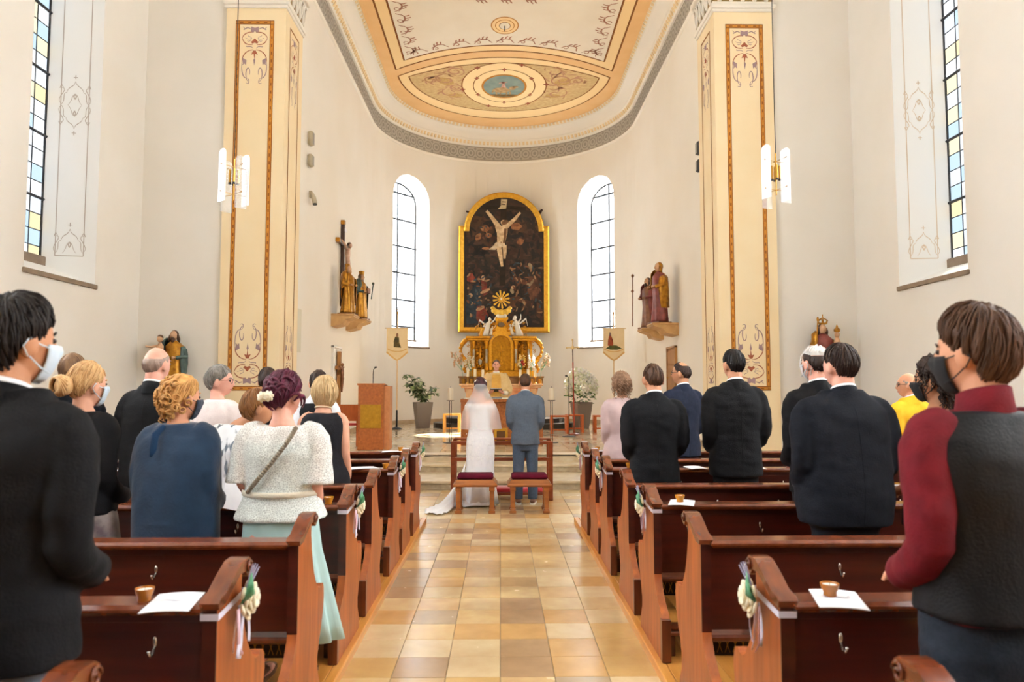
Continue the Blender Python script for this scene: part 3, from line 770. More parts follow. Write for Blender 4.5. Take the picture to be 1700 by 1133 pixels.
def make_pew(s):
    t = bpy.data.objects.new('pew', None); COL.objects.link(t)
    X = lambda a, b: tuple(sorted((s * a, s * b)))
    for a, b in ((.922, .966), (4.60, 4.645)):
        x0, x1 = X(a, b)
        e = smooth_angle(MB().prism(END, lambda y, z: (x0, y, z), lambda y, z: (x1, y, z)).build('end_panel', WOODEND, t), 35)
        c0, c1 = X(a - .01, b + .012)
        c = smooth_angle(MB().prism(CAP, lambda y, z: (c0, y, z), lambda y, z: (c1, y, z)).build('scroll_cap', WOODCAP, e), 50)
        for xx in (c0 - .004, c1 + .004):
            sc = MB(); sc.tube([(xx, y, z) for y, z in spiral(.262, .970, .024, .006, 0, 9, 20)], .004, 5); sc.build('volute', WOODCAP, e, True)
        MB().bbox(x0 - .004, x1 + .004, -.212, -.17, PZ, .30, .006).build('foot_block', WOOD, e)
        MB().bbox(x0 - .001, x1 + .001, -.006, .001, .50, .90, .002).build('back_edge', WOODRED, e)
    x0, x1 = X(.962, 4.605)
    bk = MB().add([(x0, .035, .50), (x1, .035, .50), (x1, .055, .50), (x0, .055, .50), (x0, .02, .89), (x1, .02, .89), (x1, .045, .89), (x0, .045, .89)],
                  [(3, 2, 1, 0), (4, 5, 6, 7), (0, 1, 5, 4), (1, 2, 6, 5), (2, 3, 7, 6), (3, 0, 4, 7)]).build('backrest', WOODRED, t)
    hk = MB(); hk.ell((0, 0, .012), (.008, .005, .018), 8, 6); hk.tube([(0, 0, .0), (0, -.014, -.022), (0, -.030, -.026), (0, -.040, -.012)], .0042, 6); hk.ell((0, -.041, -.008), (.006, .006, .006), 6, 5)
    hm = hk.mesh('coat_hook', CHROME, True)
    for i in range(8):
        h = link('coat_hook', hm, bk); h.location = (s * (1.13 + .445 * i), .022, .775)
    MB().bbox(x0, x1, -.035, .095, .885, .918, .012).build('top_rail', WOODCAP, t)
    MB().bbox(x0, x1, .02, .05, .845, .886, .006).build('rail_moulding', WOODRED, t)
    MB().bbox(x0, x1, .05, .455, .435, .468, .010).build('seat', WOOD, t)
    MB().bbox(x0, x1, .40, .425, .34, .436, .004).build('seat_apron', WOODRED, t)
    k = MB().bbox(x0, x1, -.105, -.02, .17, .195, .006).build('kneeler', WOOD, t)
    smooth_angle(MB().bbox(s * 2.78 - 1.78, s * 2.78 + 1.78, -.10, -.025, .195, .232, .016).build('kneeler_pad', mat('kneeler_leather', '6b3a22', 0.45, col2='58301c', nscale=12), k), 60)
    for xx in (1.0, 4.55): MB().bbox(s * xx - .02, s * xx + .02, -.10, -.03, PZ, .171, .004).build('kneeler_block', WOODRED, k)
    g = MB().bbox(*X(1.02, 4.5), .26, .36, .30, .405, .004).build('heater_box', BLACKMETAL, t)
    gr = MB(); a, b = X(1.04, 4.48)
    nx = 90
    for i in range(nx):
        xx = a + (b - a) * i / (nx - 1)
        gr.tube([(xx - .012, .257, .318), (xx + .012, .257, .388)], .0022, 4); gr.tube([(xx + .012, .256, .318), (xx - .012, .256, .388)], .0022, 4)
    gr.build('heater_grille', BRASS, g)
    return t
pews = {}
for s, side in ((-1, 'left'), (1, 'right')):
    proto = make_pew(s)
    for i, y in enumerate(PEW_Y):
        p = proto if i == 0 else copy_tree(proto)
        p.location = (0, y, 0); pews[(s, i)] = p
        wing = 'pulpit side' if s < 0 else 'processional-cross side'
        deco = 'with flower bow on its end' if i % 2 else 'with plain scroll end'
        tag(p, 'wooden pew %s, %s, %s' % (deco, PEW_NAMES[i], 'ambo side' if s < 0 else 'microphone side'), 'pew', 'wooden church pews either side of the aisle')

# flower bows tied round every second pew end
RIB = mat('satin_ribbon', 'd9d6ea', 0.4, sheen=0.5); ROSE = mat('rose_petals', 'f3ead2', 0.7, col2='eadfc0', nscale=30)
LEAFG = mat('bow_leaf', '3f8a5a', 0.5, col2='6aa888', nscale=30); PINKRIB = mat('pink_ribbon', 'dcb8c4', 0.5)
def make_bow(s):
    t = bpy.data.objects.new('flower_bow', None); COL.objects.link(t)
    xf = s * .905                                            # a little proud of the aisle face
    b = MB(); x0, x1 = sorted((s * .914, s * .974))
    b.rings([[(x0, -.008, z), (x1, -.008, z), (x1, .235, z + .02), (x0, .235, z + .02)] for z in (.862, .884)], cap=False)
    b.build('band', RIB, t)
    r = random.Random(4 + s); tl = MB()
    for k in range(4):
        y = .07 + .035 * k; dx = -s * (.010 + .008 * (k % 2))
        pts = [(xf + dx, .13, .872), (xf + dx * 1.8, y + r.uniform(-.01, .02), .83), (xf + dx, y + r.uniform(-.02, .03), .77), (xf + dx * 1.5, y + r.uniform(-.04, .05), .735 - .02 * (k % 3))]
        tl.tube(bez(*pts, 10), .0065, 6, flat=.25)
    tl.build('ribbon_tail', RIB, t, True)
    tl = MB(); tl.tube([(xf - s * .02, .09, .87), (xf - s * .03, .07, .80), (xf - s * .02, .10, .74), (xf - s * .025, .12, .71)], .007, 5, flat=.3); tl.build('ribbon_tail', PINKRIB, t, True)
    ro = MB(); c = Vector((xf - s * .035, .16, .885))
    for j in range(4):
        for k in range(6):
            a = 2 * pi * k / 6 + j * .5; rr = .012 + .014 * j
            p = c + Vector((-s * (.016 - .008 * j), rr * cos(a), rr * sin(a)))
            ro.ell(p, (.008, .022, .022), 8, 5, Matrix.Rotation(a, 3, 'X') @ Matrix.Rotation(.5 * s, 3, 'Z'))
    ro.ell(c, (.018, .03, .03), 8, 6)
    ro.build('rose', ROSE, t, True)
    lf = MB()
    for k in range(6):
        a = 1.2 + .22 * k; l = .09 + .01 * (k % 3)
        base = Vector((xf - s * .018, .12, .875)); tip = base + Vector((-s * (.02 + .008 * k), l * cos(a) * .9, l * sin(a)))
        mid = (base + tip) / 2 + Vector((-s * .015, 0, .005))
        lf.tube([base, mid, tip], [.004, .013, .002], 6, flat=.3)
    lf.build('leaf', LEAFG, t, True)
    tw = MB()
    for k in range(4):
        a = .9 + .2 * k; base = Vector((xf - s * .02, .13, .89)); tw.tube([base, base + Vector((-s * .03, .12 * cos(a), .12 * sin(a)))], .0025, 5)
    tw.build('twig', mat('lavender_twig', '8f88a0', 0.7), t)
    return t
AISLE = {-1: 'on ambo side', 1: 'on microphone side'}
BOWROW = {1: 'second pew from the back', 3: 'fourth pew from the back', 5: 'third pew from the steps', 7: 'front pew'}
for s in (-1, 1):
    pb = make_bow(s)
    for j, i in enumerate((1, 3, 5, 7)):
        b = pb if j == 0 else copy_tree(pb)
        b.location = (0, PEW_Y[i], 0)
        tag(b, 'cream rose bow with ribbons on %s %s' % (BOWROW[i], AISLE[s]), 'flower bow', 'rose bows on the pew ends')

# tealights in amber glass, printed sheets
AMBER = mat('amber_glass', 'e89a2a', 0.2, trans=0.5, emit=None); WAX = mat('wax', 'f4ecd8', 0.5)
def make_tealight(cup):
    t = bpy.data.objects.new('tealight', None); COL.objects.link(t)
    g = MB(); g.lathe([(.018, 0), (.021, .002), (.021, .014), (.027, .026), (.031, .042), (.029, .042), (.024, .027), (.0, .024)], 14); smooth_angle(g.build('glass_cup', cup, t), 50)
    w = MB(); w.lathe([(.024, .028), (.026, .036), (.0, .036)], 12); w.build('wax', WAX, t)
    w = MB(); w.tube([(0, 0, .036), (.001, 0, .043)], .0012, 5); w.build('wick', BLACKMETAL, t)
    return t
DARKAMBER = mat('dark_amber_glass', 'b06a24', 0.25, trans=0.3)
tl0 = make_tealight(AMBER); tl1 = make_tealight(DARKAMBER); used = {0: False, 1: False}
for s, i, x in ((-1, 1, 1.17), (-1, 3, 1.035), (-1, 5, .995), (-1, 7, 1.09), (1, 1, 1.10), (1, 3, 1.09), (1, 5, 1.12), (1, 7, 1.06)):
    k = 1 if i == 1 else 0
    b = (tl0, tl1)[k] if not used[k] else copy_tree((tl0, tl1)[k]); used[k] = True
    b.location = (s * x, PEW_Y[i] + .025, .9236 if (s, i) in ((1, 1), (1, 3), (-1, 7), (1, 7)) else .9178)   # four stand on a sheet
    tag(b, '%s glass tealight on rail of %s %s' % ('dark amber' if k else 'orange', BOWROW[i], AISLE[s]), 'tealight', 'tealights on the pew rails')
PAPER = mat('paper', 'f1f1f4', 0.8, col2='e9e9ee', nscale=15); INK = mat('ink_print', '8a8894', 0.8)
def booklet(s, i, x, y, rz, label, w=.148, d=.21):
    t = thing('service_booklet', label, 'booklet', (s * x, PEW_Y[i] + y, .9164), rz, 'folded service sheets on the rails')
    c = MB(); n = 8
    top = [(-w / 2 + w * k / n, .004 + .004 * sin(pi * k / n)) for k in range(n + 1)]
    for yy0, yy1 in ((-d / 2, d / 2),):
        pts = top + [(x_, z_ - .0025) for x_, z_ in top[::-1]]
        c.prism(pts, lambda u, v: (u, yy0, v), lambda u, v: (u, yy1, v))
    c.build('cover', PAPER, t)
    q = MB()
    for k in range(3): ribbon(q, bez((-.04, -.01 + .02 * k), (-.02, .03), (.02, -.03), (.04, .01 + .012 * k)), .003, lambda u, v: (u, v, .0085))
    q.build('print', INK, t, fix=False)
    return t
booklet(-1, 1, 1.065, .00, .15, 'white printed sheet beside the dark amber tealight on the ambo side'); booklet(1, 1, 1.115, .00, -.25, 'white sheet under the dark amber tealight across from the ambo side')
booklet(1, 3, 1.10, .02, -.3, 'white sheet under orange tealight on fourth pew from the back'); booklet(-1, 5, 1.22, .02, .5, 'white sheet left of the orange tealight behind the blonde woman', .3, .15)
booklet(1, 5, 1.70, .02, .1, 'white sheet lying on a rail behind the broad man in black'); booklet(1, 5, 2.22, .02, -.1, 'white sheet on the rail next to the large man in the dark suit')
booklet(-1, 7, 1.14, .02, .1, 'white sheet on the front pew rail below the ambo', .3, .15); booklet(1, 7, 1.12, .02, -.1, 'white sheet on the front pew rail near the woman in mauve', .22, .15)

# ------------------------------------------------------------------ stools and kneeler for the couple
def stool(cx, cy, label):
    t = thing('stool', label, 'stool', (cx, cy, 0), 0, 'upholstered stools for the couple')
    for sx in (-1, 1):
        for sy in (-1, 1):
            l = MB(); x, y = sx * .215, sy * .155
            l.bbox(x - .042, x + .042, y - .042, y + .042, 0, .04, .006); l.bbox(x - .034, x + .034, y - .034, y + .034, .04, .06, .006); l.bbox(x - .028, x + .028, y - .028, y + .028, .06, .30, .004); l.bbox(x - .036, x + .036, y - .036, y + .036, .285, .345, .005)
            l.build('leg', STOOLWOOD, t)
    a = MB().bbox(-.285, .285, -.215, .215, .34, .375, .008); a.add([(-.275, -.205, .375), (.275, -.205, .375), (.275, .205, .375), (-.275, .205, .375), (-.235, -.18, .43), (.235, -.18, .43), (.235, .18, .43), (-.235, .18, .43)],
          [(0, 1, 5, 4), (1, 2, 6, 5), (2, 3, 7, 6), (3, 0, 4, 7), (4, 5, 6, 7)])
    a.build('apron', STOOLWOOD, t)
    smooth_angle(MB().bbox(-.232, .232, -.178, .178, .425, .49, .022).build('cushion', VELVET, t), 70)
    return t
stool(-.325, 9.57, 'wooden stool with burgundy cushion behind the bride'); stool(.375, 9.57, 'wooden stool with burgundy cushion behind the groom')
t = thing('kneeling_bench', 'red-brown open wooden prie-dieu with red kneeling pad before the couple', 'kneeler', (0.02, 10.45, 0))
for sx in (-1, 1):
    for sy in (0, .45): MB().bbox(sx * .70 - .03, sx * .70 + .03, sy - .022, sy + .022, 0, .84, .005).build('post', REDWOOD, t)
    MB().bbox(sx * .70 - .028, sx * .70 + .028, 0, .45, .12, .17, .004).build('side_rail', REDWOOD, t)
for z in (.82, .585): MB().bbox(-.70, .70, -.03, .03, z - .02, z + .025, .005).build('cross_rail', REDWOOD, t)
MB().bbox(-.72, .72, .40, .52, .83, .86, .006).build('desk_top', REDWOOD, t)
smooth_angle(MB().bbox(-.66, .66, .05, .40, .10, .165, .02).build('pad', REDPAD, t), 70)
MB().bbox(-.67, .67, .04, .41, .07, .105, .004).build('pad_board', REDWOOD, t)

# ------------------------------------------------------------------ chancel furniture
ALTW = mat('altar_burl', 'a8642c', 0.4, col2='7d4318', nscale=22, detail=8, bump=0.1, bscale=60)
BURL = mat('ambo_burl', 'b5682e', 0.45, col2='8f4c1e', nscale=20, detail=8, bump=0.1, bscale=60)
GOLDPANEL = mat('gold_panel', 'c89a35', 0.4, 0.7, col2='b08428', nscale=14)
LINEN = mat('altar_linen', 'f6f4ee', 0.8)
ZC = 0.40
t = thing('altar_table', 'brown burl-veneered altar table with white linen cloth', 'altar', (.03, 15.2, ZC))
MB().bbox(-.86, -.70, 0, .95, 0, .955, .006).build('side_slab', ALTW, t); MB().bbox(.70, .86, 0, .95, 0, .955, .006).build('side_slab', ALTW, t)
MB().bbox(-.55, .55, .10, .85, 0, .90, .006).build('core', ALTW, t)
MB().bbox(-.87, .87, -.01, .96, .90, .97, .006).build('top', ALTW, t); MB().bbox(-.80, .80, -.02, .97, .970, .982, .003).build('cloth', LINEN, t)
MB().bbox(-.16, .12, .05, .10, .04, .36, .004).build('relic_panel', GOLDPANEL, t)
MB().box(-.11, .07, .045, .052, .08, .30).build('relic_door', mat('relic_dark', '5c3a14', 0.4), t)
bk = thing('missal', 'open black service book lying on the altar cloth', 'book', (-.12, 15.35, ZC + .98)); MB().bbox(-.15, .15, -.1, .1, 0, .02, .004).build('cover', BLACKMETAL, bk); MB().bbox(-.14, .14, -.09, .09, .02, .032, .004).build('pages', PAPER, bk)
for sx, nm in ((-1, 'on the side of the ambo'), (1, 'on the side of the microphone')):
    t = thing('candle_stand', 'thick white altar candle on slim dark metal stand %s' % nm, 'candle', (-1.10 if sx < 0 else 1.12, 15.95, ZC), 0, 'altar candles on floor stands')
    MB().lathe([(.15, 0), (.15, .012), (.02, .018), (.0, .018)], 20).build('base', DARKMETAL, t)
    st = MB()
    for dx in (-.02, .02): st.tube([(dx, 0, .01), (dx, 0, .92)], .007, 6)
    st.build('stem', DARKMETAL, t); MB().lathe([(.0, .91), (.085, .92), (.085, .93), (.0, .93)], 18).build('dish', DARKMETAL, t)
    smooth_angle(MB().lathe([(.058, .93), (.06, .94), (.06, 1.18), (.052, 1.20), (.0, 1.195)], 18).build('candle', WAX, t), 40)
    MB().tube([(0, 0, 1.19), (0.002, 0, 1.235)], .004, 5).build('wick', BLACKMETAL, t)
# ambo
t = thing('ambo', 'tall burl wood ambo with gold square panel', 'lectern', (-2.53, 14.2, ZC))
p = MB(); w = .25
p.bbox(-.25, .25, 0, .42, 0, 1.27, .008); p.build('body', BURL, t)
MB().bbox(-.20, .20, -.012, .01, .42, .88, .004).build('gold_panel', GOLDPANEL, t)
MB().add([(-.27, -.01, 1.26), (.27, -.01, 1.26), (.27, .48, 1.20), (-.27, .48, 1.20), (-.27, -.01, 1.29), (.27, -.01, 1.29), (.27, .48, 1.23), (-.27, .48, 1.23)], [(0, 1, 2, 3), (7, 6, 5, 4), (0, 4, 5, 1), (1, 5, 6, 2), (2, 6, 7, 3), (3, 7, 4, 0)]).build('desk', BURL, t)
MB().bbox(.25, .36, .06, .40, 0, 1.24, .006).build('side_panel', mat('ambo_side', 'c98a5a', 0.45, col2='b9774a', nscale=12), t)
mc = MB(); mc.tube([(0, .2, 1.26), (0, .2, 1.50), (.01, .18, 1.56), (.05, .14, 1.60)], .007, 6); mc.ell((.065, .125, 1.61), (.03, .018, .016), 8, 6); mc.build('microphone', BLACKMETAL, t)
# chair behind the ambo (orange wood, red seat)
t = thing('sedilia_chair', 'orange wood chair with red seat beside the ambo', 'chair', (-3.16, 15.0, ZC))
OW = mat('orange_wood', 'c8692c', 0.4, col2='b0571f', nscale=6, stretch=(6, 6, 1))
for sx in (-1, 1):
    for y in (0, .42): MB().bbox(sx * .21 - .02, sx * .21 + .02, y, y + .04, 0, .86 if y == 0 else .45, .004).build('leg', OW, t)
MB().bbox(-.23, .23, 0, .46, .43, .46, .005).build('seat', mat('seat_red', 'b5302a', 0.7), t); MB().bbox(-.23, .23, -.005, .025, .52, .86, .006).build('backrest', OW, t)
# low wooden stools (servers' stools)
def low_stool(x, y, m, label, w=.42, h=.48):
    t = thing('server_stool', label, 'stool', (x, y, ZC), 0, 'plain wooden server stools in the chancel')
    for sx in (-1, 1): MB().bbox(sx * w / 2 - .035, sx * w / 2 + .035, 0, .32, 0, h - .04, .005).build('leg', m, t)
    MB().bbox(-w / 2 - .035, w / 2 + .035, 0, .32, h - .045, h, .006).build('seat', m, t); MB().bbox(-w / 2, w / 2, .13, .19, .08, .12, .003).build('stretcher', m, t)
LOW = mat('pale_stool_wood', 'd9a04a', 0.4, col2='c48a38', nscale=6, stretch=(6, 1, 6)); ORW = mat('orange_stool_wood', 'c4672c', 0.4, col2='b0561f', nscale=6, stretch=(6, 1, 6))
low_stool(-1.32, 19.6, LOW, 'pale wooden stool beside the altar near the grey planter', .40, .50); low_stool(1.55, 18.9, ORW, 'orange wooden stool right beside the altar'); low_stool(2.0, 19.5, ORW, 'orange wooden stool behind the microphone stand'); low_stool(2.75, 19.5, ORW, 'orange wooden stool in front of the white-flower planter', .40, .46)
# dark curved altar steps of the high altar
BLK = mat('dark_step', '34302d', 0.4)
struct(MB().lathe([(2.15, 0), (2.15, .15), (0, .15)], 40, (CX, 22.2, ZC - .001), 1, .72).build('step_riser', BLK, platform)); struct(MB().lathe([(1.85, .15), (1.85, .29), (0, .29)], 40, (CX, 22.3, ZC - .002), 1, .72).build('step_riser', BLK, platform))

# ------------------------------------------------------------------ high altar
HAY = 22.1
MARB = mat('red_marble', 'd69a72', 0.35, col2='b5683f', nscale=7, detail=8); MARBL = mat('pale_marble', 'e3bf98', 0.4, col2='d09f72', nscale=6, detail=8)
ha = thing('high_altar', 'gilded baroque high altar with tabernacle niche on marble mensa', 'altar', (.02, HAY, ZC + .287))
base = MB(); prof = [(1.05, 0), (1.05, .08), (.98, .12), (.94, .30), (1.0, .55), (1.10, .80), (1.12, .90)]
base.rings([[(-a * 1.0, -.02 - (a - .94) * .6, z), (a, -.02 - (a - .94) * .6, z), (a, .9, z), (-a, .9, z)] for a, z in prof]); smooth_angle(base.build('mensa_base', MARB, ha), 30)
MB().bbox(-1.22, 1.22, -.12, .95, .90, .97, .02).bbox(-1.27, 1.27, -.16, .97, .97, 1.03, .012).build('mensa_top', MARBL, ha)
for sx in (-1, 1): MB().bbox(sx * .98 - .09, sx * .98 + .09, -.16, -.10, .10, .88, .02).build('mensa_pilaster', MARBL, ha)
MB().bbox(-.60, .60, -.075, -.04, .25, .78, .015).build('mensa_panel', mat('pink_marble', 'd9876a', 0.35, col2='c46f50', nscale=9), ha)
MB().bbox(-1.30, 1.30, .35, .95, 1.03, 1.22, .015).bbox(-1.33, 1.33, .32, .97, 1.22, 1.27, .01).build('predella', mat('predella_marble', '8a6238', 0.4, col2='a0743f', nscale=8), ha)
Z0 = 1.27; YR = .62
cb = MB(); cb.bbox(-1.02, 1.02, YR, YR + .28, Z0, Z0 + .18, .01); cb.bbox(-.98, .98, YR + .05, YR + .25, Z0 + .18, 2.42, .01); cb.build('retable_body', GOLD, ha)
# niche with arch
nc = MB(); nw = .30
out = [(-nw - .07, Z0 + .2), (-nw - .07, 2.25)] + [(-(nw + .07) * cos(pi * i / 16), 2.25 + (nw + .07) * sin(pi * i / 16)) for i in range(17)] + [(nw + .07, Z0 + .2)]
inn = [(-nw, Z0 + .2), (-nw, 2.25)] + [(-nw * cos(pi * i / 16), 2.25 + nw * sin(pi * i / 16)) for i in range(17)] + [(nw, Z0 + .2)]
for k in range(len(out) - 1): nc.add([(*[out[k][0], YR - .12], out[k][1]), (out[k + 1][0], YR - .12, out[k + 1][1]), (inn[k + 1][0], YR - .12, inn[k + 1][1]), (inn[k][0], YR - .12, inn[k][1]),
        (out[k][0], YR + .1, out[k][1]), (out[k + 1][0], YR + .1, out[k + 1][1]), (inn[k + 1][0], YR + .04, inn[k + 1][1]), (inn[k][0], YR + .04, inn[k][1])], [(0, 1, 2, 3), (0, 4, 5, 1), (2, 6, 7, 3)])
nc.build('niche_arch', GOLD, ha, fix=False)
dr = MB(); polyf(dr, inn, lambda u, v: (u, YR + .035, v)); dr.build('niche_door', mat('niche_gold', 'b98428', 0.35, 1.0, col2='8f6018', nscale=14, bump=.3, bscale=30), ha, fix=False)
cr = MB(); cr.bbox(-.012, .012, YR - .02, YR + .02, 1.72, 2.25, .003); cr.bbox(-.10, .10, YR - .02, YR + .02, 2.06, 2.09, .003); cr.ell((0, YR - .03, 1.98), (.035, .03, .09), 8, 6); cr.bbox(-.06, .06, YR - .06, YR + .02, 1.62, 1.72, .01); cr.build('niche_crucifix', GOLD, ha)
SILV = mat('mirror_column', 'b9b2a4', 0.3, 0.6, col2='8a8478', nscale=8)
for sx in (-1, 1):
    for x, y in ((.46, .45), (.86, .55)):
        c = MB(); c.lathe([(.075, Z0 + .18), (.085, Z0 + .22), (.06, Z0 + .27), (.052, Z0 + .3), (.048, 2.18), (.06, 2.21), (.05, 2.24), (.085, 2.32), (.085, 2.38), (0, 2.38)], 14, (sx * x, y, 0)); smooth_angle(c.build('column', GOLD, ha), 40)
        MB().bbox(sx * x - .03, sx * x + .03, y - .056, y - .03, 1.68, 2.12, .006).build('column_inlay', SILV, ha)
    e = MB(); e.bbox(*sorted((sx * .36, sx * 1.04)), .38, .92, 2.38, 2.44, .01); e.bbox(*sorted((sx * .33, sx * 1.10)), .34, .92, 2.44, 2.52, .015); e.build('entablature', GOLD, ha)
    # side volutes
    v = MB(); pts = bez((sx * 1.02, YR + .1, 2.45), (sx * 1.36, YR + .1, 2.35), (sx * 1.30, YR + .1, 1.95), (sx * 1.10, YR + .1, 1.75), 14) + bez((sx * 1.10, YR + .1, 1.75), (sx * .98, YR + .1, 1.62), (sx * 1.25, YR + .1, 1.50), (sx * 1.10, YR + .1, 1.42), 8)[1:]
    v.tube(pts, [.05 + .03 * sin(k * .6) for k in range(len(pts))], 8)
    for k, pp in enumerate(pts[::2]): v.ell((pp[0] + sx * .03, pp[1] - .04, pp[2]), (.05, .03, .055), 8, 5)
    v.build('side_volute', GOLD, ha, True)
    # cartouche with relic
    cz = 1.72; q = MB()
    for k in range(9):
        a = 2 * pi * k / 9; q.ell((sx * .665 + .10 * cos(a), YR - .06, cz + .14 * sin(a)), (.045, .03, .05), 8, 5)
    q.build('relic_frame', GOLD, ha, True); MB().ell((sx * .665, YR - .06, cz), (.07, .02, .10), 12, 6).build('relic_glass', SILV, ha, True)
    g = MB()
    for k in range(8): g.ell((sx * .66 + random.uniform(-.12, .12), YR - .05, 2.05 + random.uniform(-.12, .22)), (.06, .04, .04), 8, 5)
    g.build('gilded_carving', GOLD, ha, True)
    # broken pediment scroll
    s2 = MB(); pts = bez((sx * .62, YR, 2.52), (sx * .62, YR, 2.85), (sx * .40, YR, 2.70), (sx * .30, YR, 2.95), 12); s2.tube(pts, [.075 - .002 * k for k in range(12)], 8); s2.tube([(sx * .30 + sx * x, YR, 2.97 + z) for x, z in spiral(.02, .0, .09, .02, 3, 9, 14)], .035, 6); s2.build('pediment_scroll', GOLD, ha, True)
tp = MB(); tp.bbox(-.36, .36, YR - .03, YR + .25, 2.55, 2.62, .01); tp.rings([[(-a, YR - .05, z), (a, YR - .05, z), (a, YR + .22, z), (-a, YR + .22, z)] for a, z in ((.30, 2.60), (.26, 2.8), (.16, 3.0), (.22, 3.10), (.20, 3.14))])
for k in range(10): tp.ell((.24 * cos(pi * k / 9), YR - .08, 2.72 + .26 * sin(pi * k / 9)), (.06, .05, .055), 8, 5)
tp.build('crown_piece', GOLD, ha); MB().ell((0, YR - .10, 2.90), (.12, .03, .085), 12, 6).build('crown_cartouche', mat('cartouche_dark', '6a5a48', 0.4, 0.4), ha, True)
cl_ = MB()
for x, z, r in ((-.22, 3.34, .10), (-.12, 3.28, .12), (0, 3.24, .13), (.12, 3.28, .12), (.22, 3.34, .10), (-.27, 3.42, .07), (.27, 3.42, .07), (0, 3.30, .1)): cl_.ell((x, YR - .02, z), (r, .06, r * .85), 10, 7)
cl_.build('cloud', mat('gilded_cloud', 'e6c257', 0.4, 0.6, col2='d9ae45', nscale=10), ha, True)
ry = MB()
for k in range(12):
    a = 2 * pi * k / 12 + .13; l = .28 if k % 2 else .25; w = .03
    d = Vector((cos(a), 0, sin(a))); n_ = Vector((-sin(a), 0, cos(a))); c = Vector((0, YR - .02, 3.70))
    vs = [c + d * .06 - n_ * .012, c + d * .06 + n_ * .012, c + d * l + n_ * w, c + d * (l + .02), c + d * l - n_ * w]
    ry.add(vs + [v + Vector((0, .03, 0)) for v in vs], [(0, 1, 2, 3, 4), (9, 8, 7, 6, 5), (0, 5, 6, 1), (1, 6, 7, 2), (2, 7, 8, 3), (3, 8, 9, 4), (4, 9, 5, 0)])
ry.ell((0, YR - .03, 3.70), (.075, .03, .075), 12, 6); ry.build('sunburst', mat('sunburst_gold', 'e3b748', 0.35, 0.7, col2='cf9c30', nscale=8), ha)
MB().ell((0, YR - .055, 3.71), (.03, .02, .045), 8, 6).build('dove', mat('dove_silver', 'd8d6d0', 0.4, 0.3), ha, True)

WHITEFIG = mat('white_stucco_figure', 'f0ebe2', 0.6)
def figurine(mb, c, h, lean=0.0, arm=0.0):
    """little draped figure used for angels"""
    c = Vector(c); L = lambda x, y, z: c + Vector((x + lean * z, y, z)) * 1.0
    n = 12; rs = []
    for k, (z, r) in enumerate(((0, .16), (.15, .14), (.35, .11), (.5, .12), (.64, .11), (.74, .06), (.78, .035))):
        rs.append([L(r * h * cos(2 * pi * i / n) * (1 + .18 * sin(3 * i + k)), r * h * .7 * sin(2 * pi * i / n), z * h) for i in range(n)])
    mb.rings(rs); mb.ell(L(0, 0, .87 * h), (.075 * h, .08 * h, .10 * h), 10, 8)
    mb.tube([L(.10 * h, 0, .66 * h), L(.24 * h, -.05 * h, .60 * h + arm * h * .2), L(.30 * h, -.12 * h, .72 * h + arm * h * .3)], [.045 * h, .035 * h, .02 * h], 7)
    mb.tube([L(-.10 * h, 0, .66 * h), L(-.22 * h, -.04 * h, .5 * h), L(-.12 * h, -.14 * h, .48 * h)], [.045 * h, .035 * h, .02 * h], 7)
DARKGILT = mat('dark_gilding', '8f5f1c', 0.4, 0.9, col2='6a4212', nscale=16)
rg = random.Random(77)
def gcurl(mb, p, R, rad, k):
    a0 = rg.uniform(0, 6.3); sg = rg.choice((-1, 1))
    mb.tube([(p[0] + R * (1 - j / 16) * cos(a0 + sg * j * .5), p[1] - .004 * j, p[2] + R * (1 - j / 16) * sin(a0 + sg * j * .5)) for j in range(13)], [rad * (1 - .05 * j) for j in range(13)], 5)
for sx in (-1, 1):
    for z0, z1, m_ in ((1.45, 1.95, GOLD), (1.95, 2.42, GOLD), (2.5, 2.95, GOLD)):
        g = MB()
        for k in range(22): gcurl(g, (sx * rg.uniform(.40, 1.06 if z0 < 2.4 else .8), YR - .02 - rg.uniform(0, .08), rg.uniform(z0, z1)), rg.uniform(.025, .06), rg.uniform(.008, .016), k)
        g.build('gilded_scroll', m_, ha, True)
    MB().bbox(*sorted((sx * .53, sx * .79)), YR - .01, YR + .05, 1.50, 2.36, .01).build('side_niche', DARKGILT, ha)
    g = MB(); figurine(g, (sx * .66, YR - .06, 1.86), .42, 0, .3); g.build('niche_figure', GOLD, ha, True)
for sx, x, z, h in ((-1, .50, 2.52, .62), (1, .58, 2.52, .68), (-1, .34, 2.56, .3), (1, .36, 2.56, .36)):
    a = MB(); figurine(a, (sx * x, YR - .10, z), h, -sx * .25, 1.0)
    for k in (-1, 1): a.tube([(sx * x, YR, z + h * .6), (sx * x + k * h * .3, YR + .08, z + h * .85), (sx * x + k * h * .38, YR + .08, z + h * .5)], [.03, .06 * h + .02, .01], 6, flat=.4)
    a.build('angel_figure', WHITEFIG, ha, True)
hd = MB()
for x in (-.1, .12): hd.ell((x, YR - .06, 3.17), (.06, .05, .06), 8, 6)
hd.ell((0, YR - .04, 3.16), (.16, .05, .05), 10, 6); hd.build('cherub_head', WHITEFIG, ha, True)
